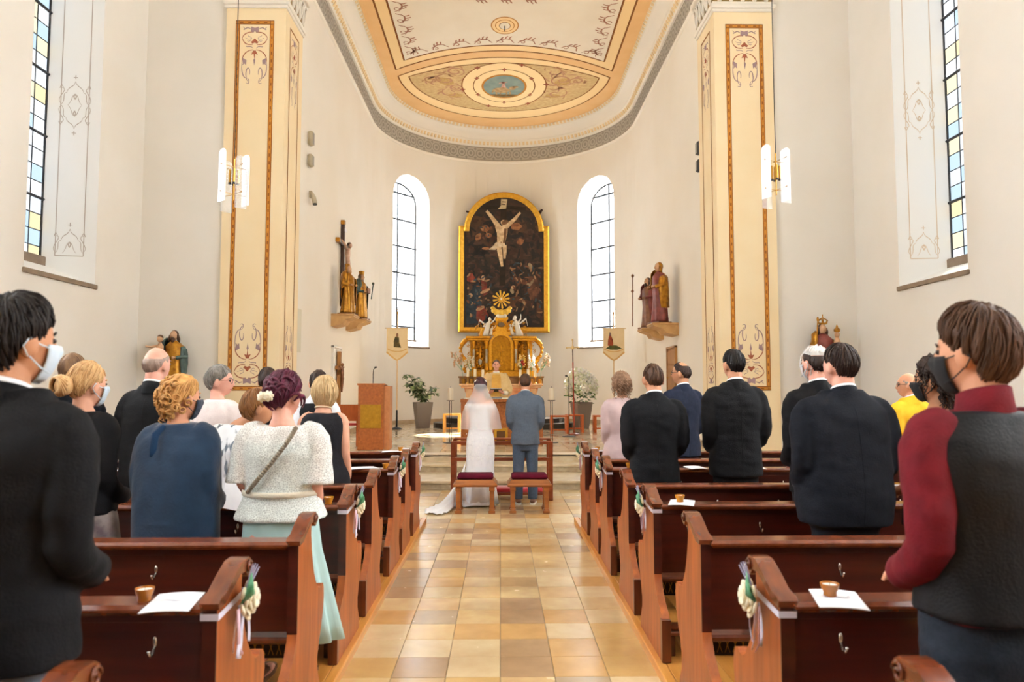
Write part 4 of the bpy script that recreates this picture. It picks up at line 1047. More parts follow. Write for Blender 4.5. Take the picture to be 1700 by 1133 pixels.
# candles and bouquets on the mensa
for k, (x, lab) in enumerate(((-1.02, 'outermost candle at the dried-flower end'), (-.80, 'second candle left of the tabernacle'), (-.56, 'next to tabernacle on dried-stem side'), (.58, 'next to tabernacle on red-flower side'), (.82, 'second candle on the red-flower side'), (1.04, 'outermost candle on the red-flower side'))):
    t = thing('altar_candle', 'white high altar candle, %s' % lab, 'candle', (.02 + x, HAY + .02, ZC + .287 + 1.0305), 0, 'candles on the high altar')
    hh = .22 if abs(x) > .7 else .20
    smooth_angle(MB().lathe([(.06, 0), (.055, .02), (.02, .05), (.018, hh - .04), (.045, hh - .01), (.045, hh), (0, hh)], 12).build('holder', BRASS, t), 40)
    smooth_angle(MB().lathe([(.042, hh), (.042, hh + .22), (.036, hh + .235), (0, hh + .23)], 12).build('candle', WAX, t), 40)
def bouquet(x, z, lab, cols, h, lean, spread=.16):
    t = thing('bouquet', lab, 'bouquet', (.02 + x, HAY + .19, ZC + .287 + 1.0305)); r = random.Random(int(x * 100))
    smooth_angle(MB().lathe([(.05, 0), (.07, .06), (.05, .13), (.06, .16), (0, .16)], 12).build('vase', BRASS, t), 40)
    st = MB(); fl = {}
    for k in range(16):
        a = r.uniform(0, 6.3); l = h * r.uniform(.6, 1); tip = Vector((lean * l + spread * h * cos(a), .08 * sin(a), .14 + l))
        st.tube([(0, 0, .12), (lean * l * .3, 0, .14 + l * .5), tip], .006, 4)
        c = r.choice(cols); fl.setdefault(c, MB())
        for j in range(5): fl[c].ell(tip + Vector((r.uniform(-.03, .03), r.uniform(-.03, .02), -.04 * j * h)), (.028, .028, .024), 6, 4)
    st.build('stem', LEAFG, t)
    for c, m in fl.items(): m.build('blossom', mat('blossom_' + c, c, 0.7), t, True)
bouquet(-1.16, 1.03, 'tall dried pink stems at the end of the high altar', ['d9b9a0', 'e8d2bc', 'caa07a'], .85, -.28); bouquet(-.92, 1.27, 'cream flower spray beside the gilded volute', ['f0e6d4', 'e6d8bc'], .74, -.1)
bouquet(.60, 1.27, 'mixed bouquet with a red bloom beside the tabernacle', ['c0282e', 'ecd28c', 'f2e8cc', 'e6c25a'], .79, .03, .11); bouquet(.93, 1.27, 'white lily bouquet beside the gilded volute', ['f6f4f0', 'efeae2'], .76, .0, .105); bouquet(1.19, 1.03, 'tall pale stems at the red-flower end of high altar', ['e6d6c2', 'f0e6d8', 'd8b894'], .80, .32, .10)

# ------------------------------------------------------------------ altarpiece painting
PYP = 25.30
pt = thing('altarpiece_painting', 'large dark Crucifixion painting in stepped round-arched gold frame', 'painting', (.115, PYP, 3.52))
pt.rotation_euler = (radians(-1.0), 0, 0)
HWP, ZS, HWA, HP = 1.60, 3.80, 1.42, 5.02
def outl(d):
    a = HWA - d; ztop = 3.60
    r = [(-HWP + d, d), (-HWP + d, ZS - d), (-a, ZS - d)] + [(-a * cos(pi * i / 24), 3.62 + a * .985 * sin(pi * i / 24)) for i in range(25)] + [(a, ZS - d), (HWP - d, ZS - d), (HWP - d, d)]
    return r
fr = MB(); steps_ = [(0.0, .0), (0.0, .10), (.05, .13), (.09, .10), (.14, .085), (.19, .05), (.19, .0)]
loops = [[(x, -y, z) for x, z in outl(d)] for d, y in steps_]
fr.rings(loops, cap=False); smooth_angle(fr.build('frame', GOLDFRAME, pt), 40)
cv = MB(); polyf(cv, outl(.15), lambda u, v: (u, -.03, v)); cv.build('canvas', mat('canvas_dark', '3a2c22', 0.6, col2='231a15', nscale=1.6, detail=8, spec=.3), pt, fix=False)
PLV = [0]
def cpaint(name, m, fns):
    for fn in (fns if isinstance(fns, tuple) else (fns,)):
        PLV[0] += 1; mb = MB(); fn(mb, lambda u, v: (u, -.031 - .0004 * PLV[0], v)); o_ = mb.build(name, m, pt, fix=False)
        if name in ('brushwork', 'crowd_strokes'): struct(o_, 'stuff')
# helper: zoom-pixel (828x1133 crop of 740..930 x 300..560) -> canvas coordinates
def zp(x, y):
    q = aty(740 + x * 190 / 828, 300 + y * 260 / 1133, PYP - .03); return (q.x - .115, q.z - 3.52)
def limb(pts, ws):
    def f(mb, P):
        q = [zp(*p) for p in pts]; n = len(q); L_ = []; R_ = []
        for i in range(n):
            a, b = q[max(i - 1, 0)], q[min(i + 1, n - 1)]; dx, dy = b[0] - a[0], b[1] - a[1]; l = sqrt(dx * dx + dy * dy); w = ws[i] * .0054 / 2
            L_.append(P(q[i][0] - dy / l * w, q[i][1] + dx / l * w)); R_.append(P(q[i][0] + dy / l * w, q[i][1] - dx / l * w))
        mb.add(L_ + R_, [(i, i + 1, n + i + 1, n + i) for i in range(n - 1)])
    return f
def both(*fs): return fs
def brush(seed, N, x0, x1, y0, y1, L, w):
    def f(mb, P):
        r = random.Random(seed)
        for i in range(N):
            x, y, a, l = r.uniform(x0, x1), r.uniform(y0, y1), r.uniform(0, pi), L * r.uniform(.4, 1.2)
            limb([(x - l * cos(a), y - l * sin(a)), (x + .15 * l * sin(a), y - .15 * l * cos(a)), (x + l * cos(a), y + l * sin(a))], [w * .4, w * r.uniform(.6, 1.2), w * .3])(mb, P)
    return f
def patch(*pts): return lambda mb, P: polyf(mb, [zp(*p) for p in pts], P)
def spot(x, y, rx, ry, lob=0, amp=0): return lambda mb, P: blob(mb, *zp(x, y), rx * .0054, ry * .0054, P, lob, amp * .35, 24, (x * 7 + y) % 3)
C_ = lambda n, a, b, sc=6: mat('canvas_' + n, a, 0.6, col2=b, nscale=sc, detail=6, spec=.3)
cpaint('sky_glow', C_('glow', '5a3c26', '33241a', 2.2), both(spot(250, 370, 110, 90, 5, .12), spot(520, 340, 90, 60, 4, .15)))
cpaint('sky_streak', C_('streak', '4a3022', '2c1f18', 3), both(patch((140, 520), (330, 500), (560, 520), (715, 545), (700, 575), (420, 560), (150, 560)), patch((430, 150), (600, 180), (640, 230), (520, 190))))
for sd_, (c1_, c2_) in enumerate((('52382a', '3a281e'), ('4a2c20', '30201a'), ('2a2422', '1c1816'))):
    cpaint('brushwork', C_('brush%d' % sd_, c1_, c2_, 4), (brush(sd_, 60, 170, 690, 230, 560, 40, 26), brush(sd_ + 9, 110, 160, 690, 580, 1040, 34, 24)))
cpaint('cross_beam', C_('beam', '2a1c12', '1c130c', 8), both(limb([(420, 140), (415, 400), (410, 760)], [40, 40, 38]), limb([(250, 190), (420, 190), (580, 200)], [22, 22, 22])))
cpaint('corpus', C_('flesh', 'd9bd94', 'a88560', 9), both(limb([(295, 215), (335, 265), (385, 335)], [18, 24, 34]), limb([(540, 228), (500, 275), (440, 330)], [14, 22, 30]), limb([(402, 325), (408, 380), (400, 450), (395, 470)], [84, 68, 50, 54]), limb([(385, 470), (395, 540), (408, 620)], [40, 28, 16]), limb([(425, 465), (428, 520), (425, 565)], [28, 22, 14]), spot(425, 305, 20, 26)))
cpaint('corpus_shadow', C_('fleshshade', '7a5636', '5c3f28', 9), both(limb([(432, 345), (430, 400), (420, 450)], [16, 16, 12]), spot(428, 300, 15, 24), limb([(400, 440), (412, 540)], [6, 4])))
cpaint('loincloth', C_('linen', 'd8c6a8', 'b89c78', 9), both(patch((362, 445), (430, 455), (425, 480), (380, 475), (360, 500), (310, 498), (345, 470))))
cpaint('titulus', C_('titulus', 'c9b48e', 'b09a74', 9), patch((400, 130), (446, 132), (436, 200), (375, 205), (398, 180)))
cpaint('titulus_script', C_('script', '4a3a28', '5a4630', 9), both(limb([(405, 150), (435, 152)], [7, 7]), limb([(402, 168), (432, 170)], [7, 7])))
cpaint('angel_cloud', C_('cherub', '9c6a42', '6a3c26', 7), both(spot(285, 345, 28, 22, 5, .2), spot(235, 405, 26, 18, 4, .2), spot(310, 395, 22, 16, 3, .2), spot(290, 490, 26, 9), spot(510, 330, 36, 24, 5, .25), spot(540, 440, 20, 24, 4, .25)))
cpaint('mourner_blue', C_('blue', '2c3a42', '1a2228', 6), both(patch((200, 760), (240, 735), (260, 900), (300, 1030), (150, 1040), (145, 880)), patch((175, 800), (205, 770), (190, 850), (170, 850))))
cpaint('mourner_red', C_('red', '8a3a28', '5a2218', 6), both(patch((258, 720), (298, 740), (302, 820), (275, 835), (258, 790)), patch((225, 910), (275, 905), (310, 980), (250, 1040), (220, 1000)), spot(180, 705, 26, 30, 5, .3)))
cpaint('mourner_skin', C_('skin', 'c39a72', '8f6644', 8), both(spot(270, 705, 12, 18), spot(180, 830, 14, 12), spot(285, 800, 10, 34), spot(250, 925, 12, 30), spot(487, 772, 11, 14)))
cpaint('soldier', C_('soldier', '6a4028', '3c261a', 5), both(patch((480, 640), (520, 700), (580, 720), (600, 760), (520, 740), (485, 700)), patch((600, 690), (660, 700), (680, 800), (640, 880), (590, 800)), patch((455, 850), (520, 830), (590, 880), (580, 900), (520, 870), (460, 960)), patch((660, 880), (690, 900), (680, 1000), (655, 980))))
cpaint('soldier_light', C_('steel', 'a08a68', '6a543c', 9), both(spot(612, 620, 24, 14), spot(620, 740, 28, 8), spot(565, 880, 20, 8), spot(600, 750, 14, 8), spot(480, 800, 18, 12)))

for sd_, (c1_, c2_) in enumerate((('7a4c30', '5a3424'), ('a07a54', '7c5638'), ('3c4a50', '262e34'))):
    cpaint('crowd_strokes', C_('crowd%d' % sd_, c1_, c2_, 9), (brush(sd_ + 20, 16, 160, 330, 650, 1000, 16, 14), brush(sd_ + 30, 22, 470, 690, 600, 960, 18, 13), brush(sd_ + 40, 6, 220, 330, 330, 420, 12, 10)))
# ------------------------------------------------------------------ statues
SKIN_ST = mat('statue_flesh', 'c9a07c', 0.5, col2='b98c68', nscale=14); HAIR_ST = mat('statue_hair', '4a3020', 0.6); STGOLD = mat('statue_gold', 'c08a2c', 0.35, 0.75, col2='8a5a1c', nscale=12, bump=.2, bscale=30)
STRED = mat('statue_red', '8a4038', 0.5, col2='6a2c28', nscale=9); STGREEN = mat('statue_green', '48605a', 0.5, col2='2c3c3c', nscale=9); STBROWN = mat('statue_brown', '8a5a38', 0.5, col2='6a4028', nscale=9); CONS = mat('console_wood', 'c9a06a', 0.5, col2='b58a54', nscale=6)
def robe(mb, H, w, d, folds=7, ph=0.0, z0=0.0, z1=.80, twist=.8, lean=0.0):
    prof = [(0, 1.0), (.05, .98), (.2, .88), (.4, .80), (.55, .84), (.68, .86), (.76, .80), (.81, .50), (.845, .26)]
    n = 36; rs = []
    for z, r in prof:
        if z < z0 or z > z1 + .05: continue
        am = .10 * (1 - z) + .02
        rs.append([((w * r * cos(a) * (1 + am * cos(folds * a + ph + twist * z * 6))) + lean * sin(z * 3.5), d * r * sin(a) * (1 + am * cos(folds * a + ph + twist * z * 6)), z * H) for a in (2 * pi * i / n for i in range(n))])
    mb.rings(rs)
def saint(name, label, loc, rz, H, robe_m, mantle_m, hair=HAIR_ST, extras=None, group=None, veil=None, beard=False):
    t = thing(name, label, 'statue', loc, rz, group)
    w = .17 * H; d = .12 * H
    b = MB(); robe(b, H, w, d, 7, .3, lean=.02 * H); b.build('robe', robe_m, t, True)
    m = MB(); n = 20; rs = []
    for z, a0, a1, r in ((.28, -.5, 2.4, 1.06), (.42, -.7, 2.9, 1.05), (.56, -.8, 3.6, 1.06), (.68, -.8, 3.9, 1.08), (.77, -.7, 3.8, 1.02), (.82, -.3, 3.4, .66)):
        rs.append([(w * .94 * r * cos(a) * (1 + .06 * sin(6 * a + z * 9)) + .02 * H * sin(z * 3.5), d * .98 * r * sin(a) * (1 + .06 * sin(6 * a + z * 9)), z * H - .06 * H * cos(a)) for a in frange(a0, a1, n)])
    vs = [p for r_ in rs for p in r_]; fs = [(k * n + i, k * n + i + 1, (k + 1) * n + i + 1, (k + 1) * n + i) for k in range(len(rs) - 1) for i in range(n - 1)]
    m.add(vs, fs); mo = m.build('mantle', mantle_m, t, True)
    sm = mo.modifiers.new('thick', 'SOLIDIFY'); sm.thickness = .012 * H; sm.offset = 1
    ld = .02 * H * sin(.9 * 3.5)
    h = MB(); h.ell((ld, -.01 * H, .915 * H), (.055 * H, .062 * H, .078 * H), 14, 10); h.tube([(ld, 0, .82 * H), (ld, -.005 * H, .88 * H)], .03 * H, 8)
    h.ell((ld, -.072 * H, .905 * H), (.010 * H, .014 * H, .018 * H), 6, 5)
    h.build('head', SKIN_ST, t, True)
    k = MB(); k.ell((ld, .014 * H, .93 * H), (.062 * H, .062 * H, .075 * H), 12, 8)
    for sx in (-1, 1): k.tube([(ld + sx * .05 * H, -.005 * H, .93 * H), (ld + sx * .066 * H, 0, .87 * H), (ld + sx * .07 * H, .01 * H, .79 * H)], [.022 * H, .026 * H, .012 * H], 7)
    if beard: k.ell((ld, -.05 * H, .855 * H), (.035 * H, .028 * H, .045 * H), 8, 6)
    k.build('veil' if veil else 'hair', veil or hair, t, True)
    for sx in (-1, 1):
        a = MB(); a.tube([(sx * .13 * H, 0, .74 * H), (sx * .19 * H, -.03 * H, .60 * H), (sx * .10 * H, -.13 * H, .58 * H)], [.045 * H, .042 * H, .03 * H], 8); a.build('sleeve', mantle_m, t, True)
    for sx in (-1, 1):
        hn = MB(); hn.ell((sx * .08 * H, -.145 * H, .58 * H), (.022 * H, .03 * H, .018 * H), 8, 6)
        for j in range(4): hn.tube([(sx * .075 * H, -.16 * H, (.595 - .01 * j) * H), (sx * .05 * H, -.175 * H, (.595 - .01 * j) * H)], .006 * H, 5)
        hn.build('hand', SKIN_ST, t, True)
    MB().bbox(-w * 1.02, w * 1.02, -d * 1.05, d * 1.05, -.03 * H, .005, .006).build('plinth', STBROWN, t)
    if extras: extras(t, H)
    return t
def console(x, y, z, s, w, label, dep=.34, axis='x'):
    """wall bracket; s: outward direction of the wall"""
    t = thing('wall_console', label, 'bracket', (x, y, z), 0, 'stone brackets under the statues')
    prof = [(0, 0), (dep, 0), (dep, -.07), (dep * .86, -.10), (dep * .62, -.14), (dep * .5, -.24), (0, -.30)]
    if axis == 'x':
        MB().prism(prof, lambda u, v: (-s * u, -w / 2, v), lambda u, v: (-s * u, w / 2, v)).build('corbel', CONS, t); MB().bbox(*sorted((0, -s * (dep + .02))), -w / 2 - .02, w / 2 + .02, -.045, 0, .008).build('slab', CONS, t)
    else:
        MB().prism(prof, lambda u, v: (-w / 2, -u, v), lambda u, v: (w / 2, -u, v)).build('corbel', CONS, t); MB().bbox(-w / 2 - .02, w / 2 + .02, -dep - .02, 0, -.045, 0, .008).build('slab', CONS, t)
    return t
XL, XR = CX - HW, CX + HW
# crucifix group on the chancel wall beside the ambo
console(XL, 17.15, 3.33, -1, .62, 'wooden wall bracket under the veiled mourner statue', .52); console(XL, 18.75, 3.36, -1, .62, 'wooden wall bracket under the crowned saint statue', .52)
saint('saint_statue', 'gilded mourner statue standing left below the wall crucifix', (XL + .32, 17.15, 3.365), radians(60), 1.15, STGOLD, STGOLD, veil=STGOLD)
def book_x(t, H):
    MB().bbox(-.06 * H, .06 * H, -.20 * H, -.16 * H, .55 * H, .66 * H, .006).build('book', STBROWN, t)
    c = MB(); c.lathe([(.055 * H, .97 * H), (.065 * H, 1.05 * H), (.055 * H, 1.05 * H), (.045 * H, .98 * H)], 10, (.01 * H, 0, 0)); c.build('crown', STGOLD, t)
    s = MB(); s.tube([(.20 * H, -.14 * H, .45 * H), (.24 * H, -.16 * H, .78 * H)], .012 * H, 6); s.ell((.24 * H, -.16 * H, .80 * H), (.03 * H, .03 * H, .03 * H), 8, 6); s.build('sceptre', STGREEN, t)
saint('saint_statue', 'gold and green statue with crown and raised sceptre right below the wall crucifix', (XL + .32, 18.75, 3.395), radians(70), 1.18, STGOLD, STGREEN, extras=book_x)
def crucifix_on_wall():
    t = thing('wall_crucifix', 'carved dark crucifix with pale corpus hung on the chancel wall', 'crucifix', (XL + .05, 17.75, 3.95), radians(90))
    W = mat('cross_dark', '4a3020', 0.5, col2='38241a', nscale=8, stretch=(6, 6, 1))
    MB().bbox(-.045, .045, -.04, .04, -.35, 1.72, .006).build('upright', W, t); MB().bbox(-.52, .52, -.04, .04, 1.15, 1.24, .006).build('crossbeam', W, t)
    for x, z in ((-.54, 1.195), (.54, 1.195), (0, 1.74)): MB().bbox(x - .055, x + .055, -.05, .05, z - .055, z + .055, .01).build('gilt_finial', STGOLD, t)
    c = MB(); y = -.12
    c.loft([(0, y, .62, .06, .045), (0, y - .01, .72, .085, .06), (0, y, .84, .078, .055), (.01, y, .95, .10, .062), (.01, y, 1.04, .11, .06), (.01, y, 1.09, .06, .05)], 14)
    for sx in (-1, 1):
        c.tube([(sx * .09, y, 1.05), (sx * .28, y + .01, 1.14), (sx * .48, y + .04, 1.20)], [.035, .028, .02], 8); c.ell((sx * .50, y + .04, 1.21), (.03, .018, .022), 6, 5)
        c.tube([(sx * .045, y, .64), (sx * .035, y - .06, .38), (sx * .012, y + .01, .10), (sx * .008, y - .03, .03)], [.055, .042, .03, .022], 8)
    c.ell((.03, y - .05, 1.17), (.05, .055, .068), 10, 8); c.build('corpus', mat('corpus_flesh', 'c4a088', 0.5, col2='a88068', nscale=14), t, True)
    MB().ell((.035, y - .03, 1.20), (.058, .058, .055), 10, 8).build('hair', HAIR_ST, t, True)
    MB().loft([(0, y, .52, .085, .07), (0, y - .01, .60, .095, .075), (0, y, .70, .09, .066)], 14).build('loincloth', STGOLD, t, True)
    MB().bbox(-.09, .09, -.075, -.06, 1.50, 1.58, .004).build('titulus', PAPER, t)
crucifix_on_wall()
# two saints on the opposite wall
console(XR, 17.05, 3.12, 1, .66, 'stone bracket under the tall veiled statue', .60); console(XR, 18.55, 3.12, 1, .58, 'stone bracket under the bearded pilgrim statue', .54)
def staff_x(t, H):
    s = MB(); s.tube([(-.30 * H, -.16 * H, .04 * H), (-.27 * H, -.17 * H, 1.03 * H)], .011 * H, 6); s.ell((-.27 * H, -.17 * H, 1.06 * H), (.03 * H, .03 * H, .035 * H), 8, 6); s.ell((-.28 * H, -.17 * H, .75 * H), (.035 * H, .03 * H, .03 * H), 8, 6); s.build('staff', STBROWN, t)
saint('saint_statue', 'veiled statue in red and gold robes on a wall bracket', (XR - .38, 17.05, 3.155), radians(-70), 1.44, STRED, STGOLD, veil=STGOLD)
saint('saint_statue', 'bearded pilgrim statue holding a long staff on wall bracket', (XR - .34, 18.55, 3.155), radians(-65), 1.30, STBROWN, STRED, beard=True, extras=staff_x)
# statues on the arch wall
console(-5.5, YB, 1.42, -1, .46, 'wooden bracket under the statue holding a child', .36, 'y'); console(5.5, YB, 1.55, 1, .46, 'wooden bracket under the crowned Madonna statue', .36, 'y')
def child_x(t, H):
    c = MB(); c.loft([(-.15 * H, -.12 * H, .60 * H, .05 * H, .045 * H), (-.15 * H, -.13 * H, .68 * H, .058 * H, .05 * H), (-.15 * H, -.12 * H, .76 * H, .05 * H, .04 * H), (-.15 * H, -.12 * H, .80 * H, .02 * H, .02 * H)], 12)
    c.ell((-.15 * H, -.13 * H, .86 * H), (.042 * H, .045 * H, .052 * H), 10, 8); c.tube([(-.19 * H, -.12 * H, .76 * H), (-.27 * H, -.15 * H, .74 * H), (-.34 * H, -.17 * H, .75 * H)], [.02 * H, .016 * H, .012 * H], 6)
    for j in (-1, 1): c.tube([(-.15 * H + j * .03 * H, -.14 * H, .61 * H), (-.15 * H + j * .05 * H, -.22 * H, .57 * H), (-.14 * H + j * .05 * H, -.20 * H, .48 * H)], [.026 * H, .022 * H, .014 * H], 7)
    c.build('child_figure', SKIN_ST, t, True); MB().ell((-.15 * H, -.12 * H, .885 * H), (.044 * H, .044 * H, .04 * H), 10, 6).build('child_hair', HAIR_ST, t, True)
saint('saint_statue', 'gilded bearded statue carrying a child beside the ambo-side pillar', (-5.5, YB - .22, 1.455), 0, 1.12, STGOLD, STGREEN, beard=True, extras=child_x)
def crown_x(t, H):
    c = MB(); c.lathe([(.055 * H, .985 * H), (.062 * H, 1.01 * H), (.05 * H, 1.01 * H)], 12, (.01 * H, 0, 0))
    for k in range(6):
        a = 2 * pi * k / 6; c.tube([(.01 * H + .058 * H * cos(a), .058 * H * sin(a), 1.0 * H), (.01 * H + .075 * H * cos(a), .075 * H * sin(a), 1.045 * H), (.01 * H, 0, 1.09 * H)], .011 * H, 5)
    c.tube([(.01 * H, 0, 1.08 * H), (.01 * H, 0, 1.14 * H)], .008 * H, 5); c.build('crown', STGOLD, t)
    s = MB(); s.tube([(-.17 * H, -.15 * H, .55 * H), (-.14 * H, -.17 * H, 1.02 * H)], .01 * H, 6); s.ell((-.14 * H, -.17 * H, 1.05 * H), (.018 * H, .018 * H, .04 * H), 8, 6); s.build('sceptre', STGOLD, t)
    k = MB(); k.ell((.17 * H, -.12 * H, .82 * H), (.038 * H, .04 * H, .048 * H), 10, 8); k.loft([(.16 * H, -.12 * H, .62 * H, .06 * H, .05 * H), (.17 * H, -.12 * H, .70 * H, .05 * H, .045 * H), (.17 * H, -.12 * H, .78 * H, .025 * H, .025 * H)], 10); k.build('child_figure', SKIN_ST, t, True)
    k = MB(); k.lathe([(.04 * H, .86 * H), (.05 * H, .90 * H), (.02 * H, .93 * H), (.008 * H, .97 * H)], 10, (.17 * H, -.12 * H, 0)); k.build('child_crown', STGOLD, t)
saint('saint_statue', 'crowned Madonna statue with child and sceptre on the arch wall', (5.5, YB - .22, 1.585), 0, 1.12, STRED, STGOLD, extras=crown_x)
# ------------------------------------------------------------------ wall niches
def niche(s, label, cross):
    y0, y1, z0, z1 = 16.75, 18.0, 1.15, 2.55
    x = XL if s < 0 else XR
    t = thing('wall_niche', label, 'niche', (x, 17.35, z0))
    W = mat('niche_wood', 'a8763c', 0.5, col2='8f5f2c', nscale=5, stretch=(6, 6, 1))
    h = z1 - z0
    MB().bbox(*sorted((-.002 * s, -s * .03)), -.40, .40, 0, h, .004).build('niche_back', REVEAL if cross else W, t)
    f = MB()
    for a, b, c, d in ((-.45, -.39, -.04, h + .04), (.39, .45, -.04, h + .04), (-.45, .45, h, h + .05), (-.45, .45, -.05, 0)): f.bbox(*sorted((0, -s * .06)), a, b, c, d, .004)
    f.build('niche_frame', REVEAL if cross else W, t)
    if cross:
        MB().bbox(*sorted((-s * .05, -s * .13)), -.06, .06, .05, 1.32, .006).build('cross_upright', W, t); MB().bbox(*sorted((-s * .06, -s * .12)), -.30, .30, .88, .97, .005).build('cross_beam', W, t)
        c = MB(); c.ell((-s * .17, 0, .80), (.04, .05, .16), 8, 8); c.ell((-s * .17, 0, 1.0), (.035, .035, .045), 8, 6); c.tube([(-s * .15, -.25, .95), (-s * .16, 0, .92), (-s * .15, .25, .95)], .02, 6); c.tube([(-s * .17, 0, .7), (-s * .16, 0, .35)], [.045, .02], 8); c.build('cross_figure', STBROWN, t, True)
    else:
        MB().bbox(*sorted((-s * .03, -s * .05)), -.34, .34, .06, h - .06, .006).build('niche_door', W, t); MB().ell((-s * .065, .25, .7), (.015, .015, .015), 8, 6).build('door_knob', BRASS, t)
niche(-1, 'white wall niche holding a carved wooden cross', True); niche(1, 'small wooden aumbry door set in the chancel wall', False)
# ------------------------------------------------------------------ banners, processional cross, microphone, planters
SILK = mat('banner_silk', 'ecd9b4', 0.75, col2='e5cfa4', nscale=5, sheen=.3); POLE = mat('banner_pole', 'd9b98e', 0.5); FRINGE = mat('banner_fringe', 'd8b070', 0.7)
def banner(x, y, label, figs):
    t = thing('processional_banner', label, 'banner', (x, y, ZC))
    MB().tube([(0, .03, .02), (0, .03, 3.35)], .018, 8).build('pole', POLE, t); MB().tube([(-.36, 0, 2.93), (.36, 0, 2.93)], .014, 6).build('crossbar', POLE, t)
    f = MB(); f.ell((0, .03, 3.38), (.03, .03, .05), 8, 6); f.tube([(0, .03, 3.36), (0, .03, 3.55)], .010, 6); f.tube([(-.05, .03, 3.48), (.05, .03, 3.48)], .010, 6); f.build('finial', BRASS, t)
    c = MB(); out = [(-.31, 2.92), (.31, 2.92), (.31, 2.24), (.20, 2.14), (.08, 2.04), (0, 2.0), (-.08, 2.04), (-.20, 2.14), (-.31, 2.24)]
    c.prism(out, lambda u, v: (u, -.012, v), lambda u, v: (u, -.002, v)); c.build('cloth', SILK, t)
    fr_ = MB(); ribbon(fr_, [(-.31, 2.24), (-.20, 2.14), (-.08, 2.04), (0, 2.0), (.08, 2.04), (.20, 2.14), (.31, 2.24)], .045, lambda u, v: (u, -.014, v), False)
    ribbon(fr_, bez((-.28, 2.33), (-.1, 2.22), (.1, 2.22), (.28, 2.33)), .03, lambda u, v: (u, -.014, v), False); fr_.build('fringe', FRINGE, t, fix=False)
    for nm, cols, shapes in figs:
        q = MB(); [polyf(q, s_, lambda u, v: (u, -.015 - .001 * len(nm) % 5 * .2, v)) for s_ in shapes]; q.build(nm, mat('banner_' + cols[0], cols[0], 0.8, col2=cols[1], nscale=14), t, fix=False)
    MB().lathe([(.16, 0), (.15, .03), (.03, .08), (.028, .55), (.022, .56), (0, .56)], 16, (0, .03, 0)).build('stand', BLACKMETAL, t)
    return t
fA = [('embroidered_robe', ('6a5a2c', '3a3424'), [[(-.10, 2.38), (.12, 2.36), (.06, 2.50), (.05, 2.66), (-.06, 2.68), (-.10, 2.55)]]), ('embroidered_head', ('a88060', '8a5a3a'), [[(-.03, 2.67), (.03, 2.67), (.03, 2.76), (0, 2.79), (-.03, 2.76)]])]
fB = [('embroidered_hill', ('5a5c28', '3c4420'), [[(-.24, 2.34), (-.1, 2.44), (.08, 2.43), (.24, 2.34), (.1, 2.31), (-.1, 2.31)]]), ('embroidered_robe', ('b0502c', '7a3420'), [[(-.18, 2.42), (-.02, 2.42), (-.03, 2.60), (-.08, 2.72), (-.14, 2.70), (-.17, 2.58)]]), ('embroidered_head', ('8a6a6a', '5a4a4c'), [[(-.14, 2.70), (-.08, 2.70), (-.09, 2.80), (-.12, 2.82)]])]
banner(-3.0, 21.0, 'cream church banner with kneeling saint, behind the leafy plant', fA); banner(3.3, 21.0, 'cream church banner with red-robed figure on a green hill', fB)
t = thing('processional_cross', 'slim red processional cross with gilt head on a stand', 'cross', (1.88, 18.5, ZC)); t.rotation_euler = (0, radians(-.8), 0)
MB().tube([(0, 0, .02), (0, 0, 1.85)], .018, 8).build('shaft', mat('red_shaft', 'a8442c', 0.45), t); MB().tube([(0, 0, 1.85), (0, 0, 2.2)], .014, 8).build('upper_shaft', mat('dark_shaft', '4a2c20', 0.45), t)
c = MB(); c.tube([(0, 0, 2.15), (0, 0, 2.42)], .012, 6); c.tube([(-.15, 0, 2.23), (.15, 0, 2.23)], .014, 6); c.ell((0, 0, 2.23), (.05, .03, .05), 8, 6); [c.ell((x, 0, z), (.025, .02, .025), 8, 6) for x, z in ((-.15, 2.23), (.15, 2.23), (0, 2.43))]; c.build('cross_head', mat('pale_gilt', 'e0c48a', 0.4, 0.5), t, True)
MB().lathe([(.14, 0), (.13, .03), (.03, .06), (.025, .25), (0, .25)], 14).build('stand', REDWOOD, t)
t = thing('microphone_stand', 'black microphone stand with round base in the chancel', 'microphone', (1.69, 17.9, ZC))
MB().lathe([(.17, 0), (.17, .015), (.03, .03), (0, .03)], 24).build('base', BLACKMETAL, t); MB().tube([(0, 0, .02), (0, 0, 1.42)], .010, 8).build('pole', BLACKMETAL, t)
c = MB(); c.tube([(0, 0, 1.42), (-.01, -.02, 1.46), (-.05, -.05, 1.49)], .009, 6); c.ell((-.07, -.06, 1.495), (.035, .022, .022), 8, 6); c.build('microphone', BLACKMETAL, t, True)
POT = mat('planter_grey', '7a706a', 0.5); SOIL = mat('soil', '3a2c22', 0.9)
def planter(x, y, label):
    t = thing('planter', label, 'planter', (x, y, ZC), radians(45 * 0 + 20))
    rs = [[(-a, -a, z), (a, -a, z), (a, a, z), (-a, a, z)] for a, z in ((.165, 0), (.17, .01), (.25, .74), (.25, .77), (.225, .77), (.22, .70))]
    MB().rings(rs).build('pot', POT, t); MB().box(-.22, .22, -.22, .22, .66, .70).build('soil', SOIL, t)
    return t
GREENS = [mat('ficus_leaf', '4c6a3c', 0.45, col2='7d9466', nscale=12), mat('ficus_leaf_pale', '93a878', 0.45, col2='c2cca8', nscale=14), mat('ficus_leaf_dark', '2f4a2c', 0.45)]
def leaf_mesh(name, l, w, m):
    q = MB(); q.add([(0, 0, 0), (w * .5, l * .35, .01), (w * .4, l * .7, .0), (0, l, -.02), (-w * .4, l * .7, 0), (-w * .5, l * .35, .01), (0, l * .4, -.012)], [(0, 1, 6), (1, 2, 6), (2, 3, 6), (3, 4, 6), (4, 5, 6), (5, 0, 6)]); return q.mesh(name, m, True, fix=False)
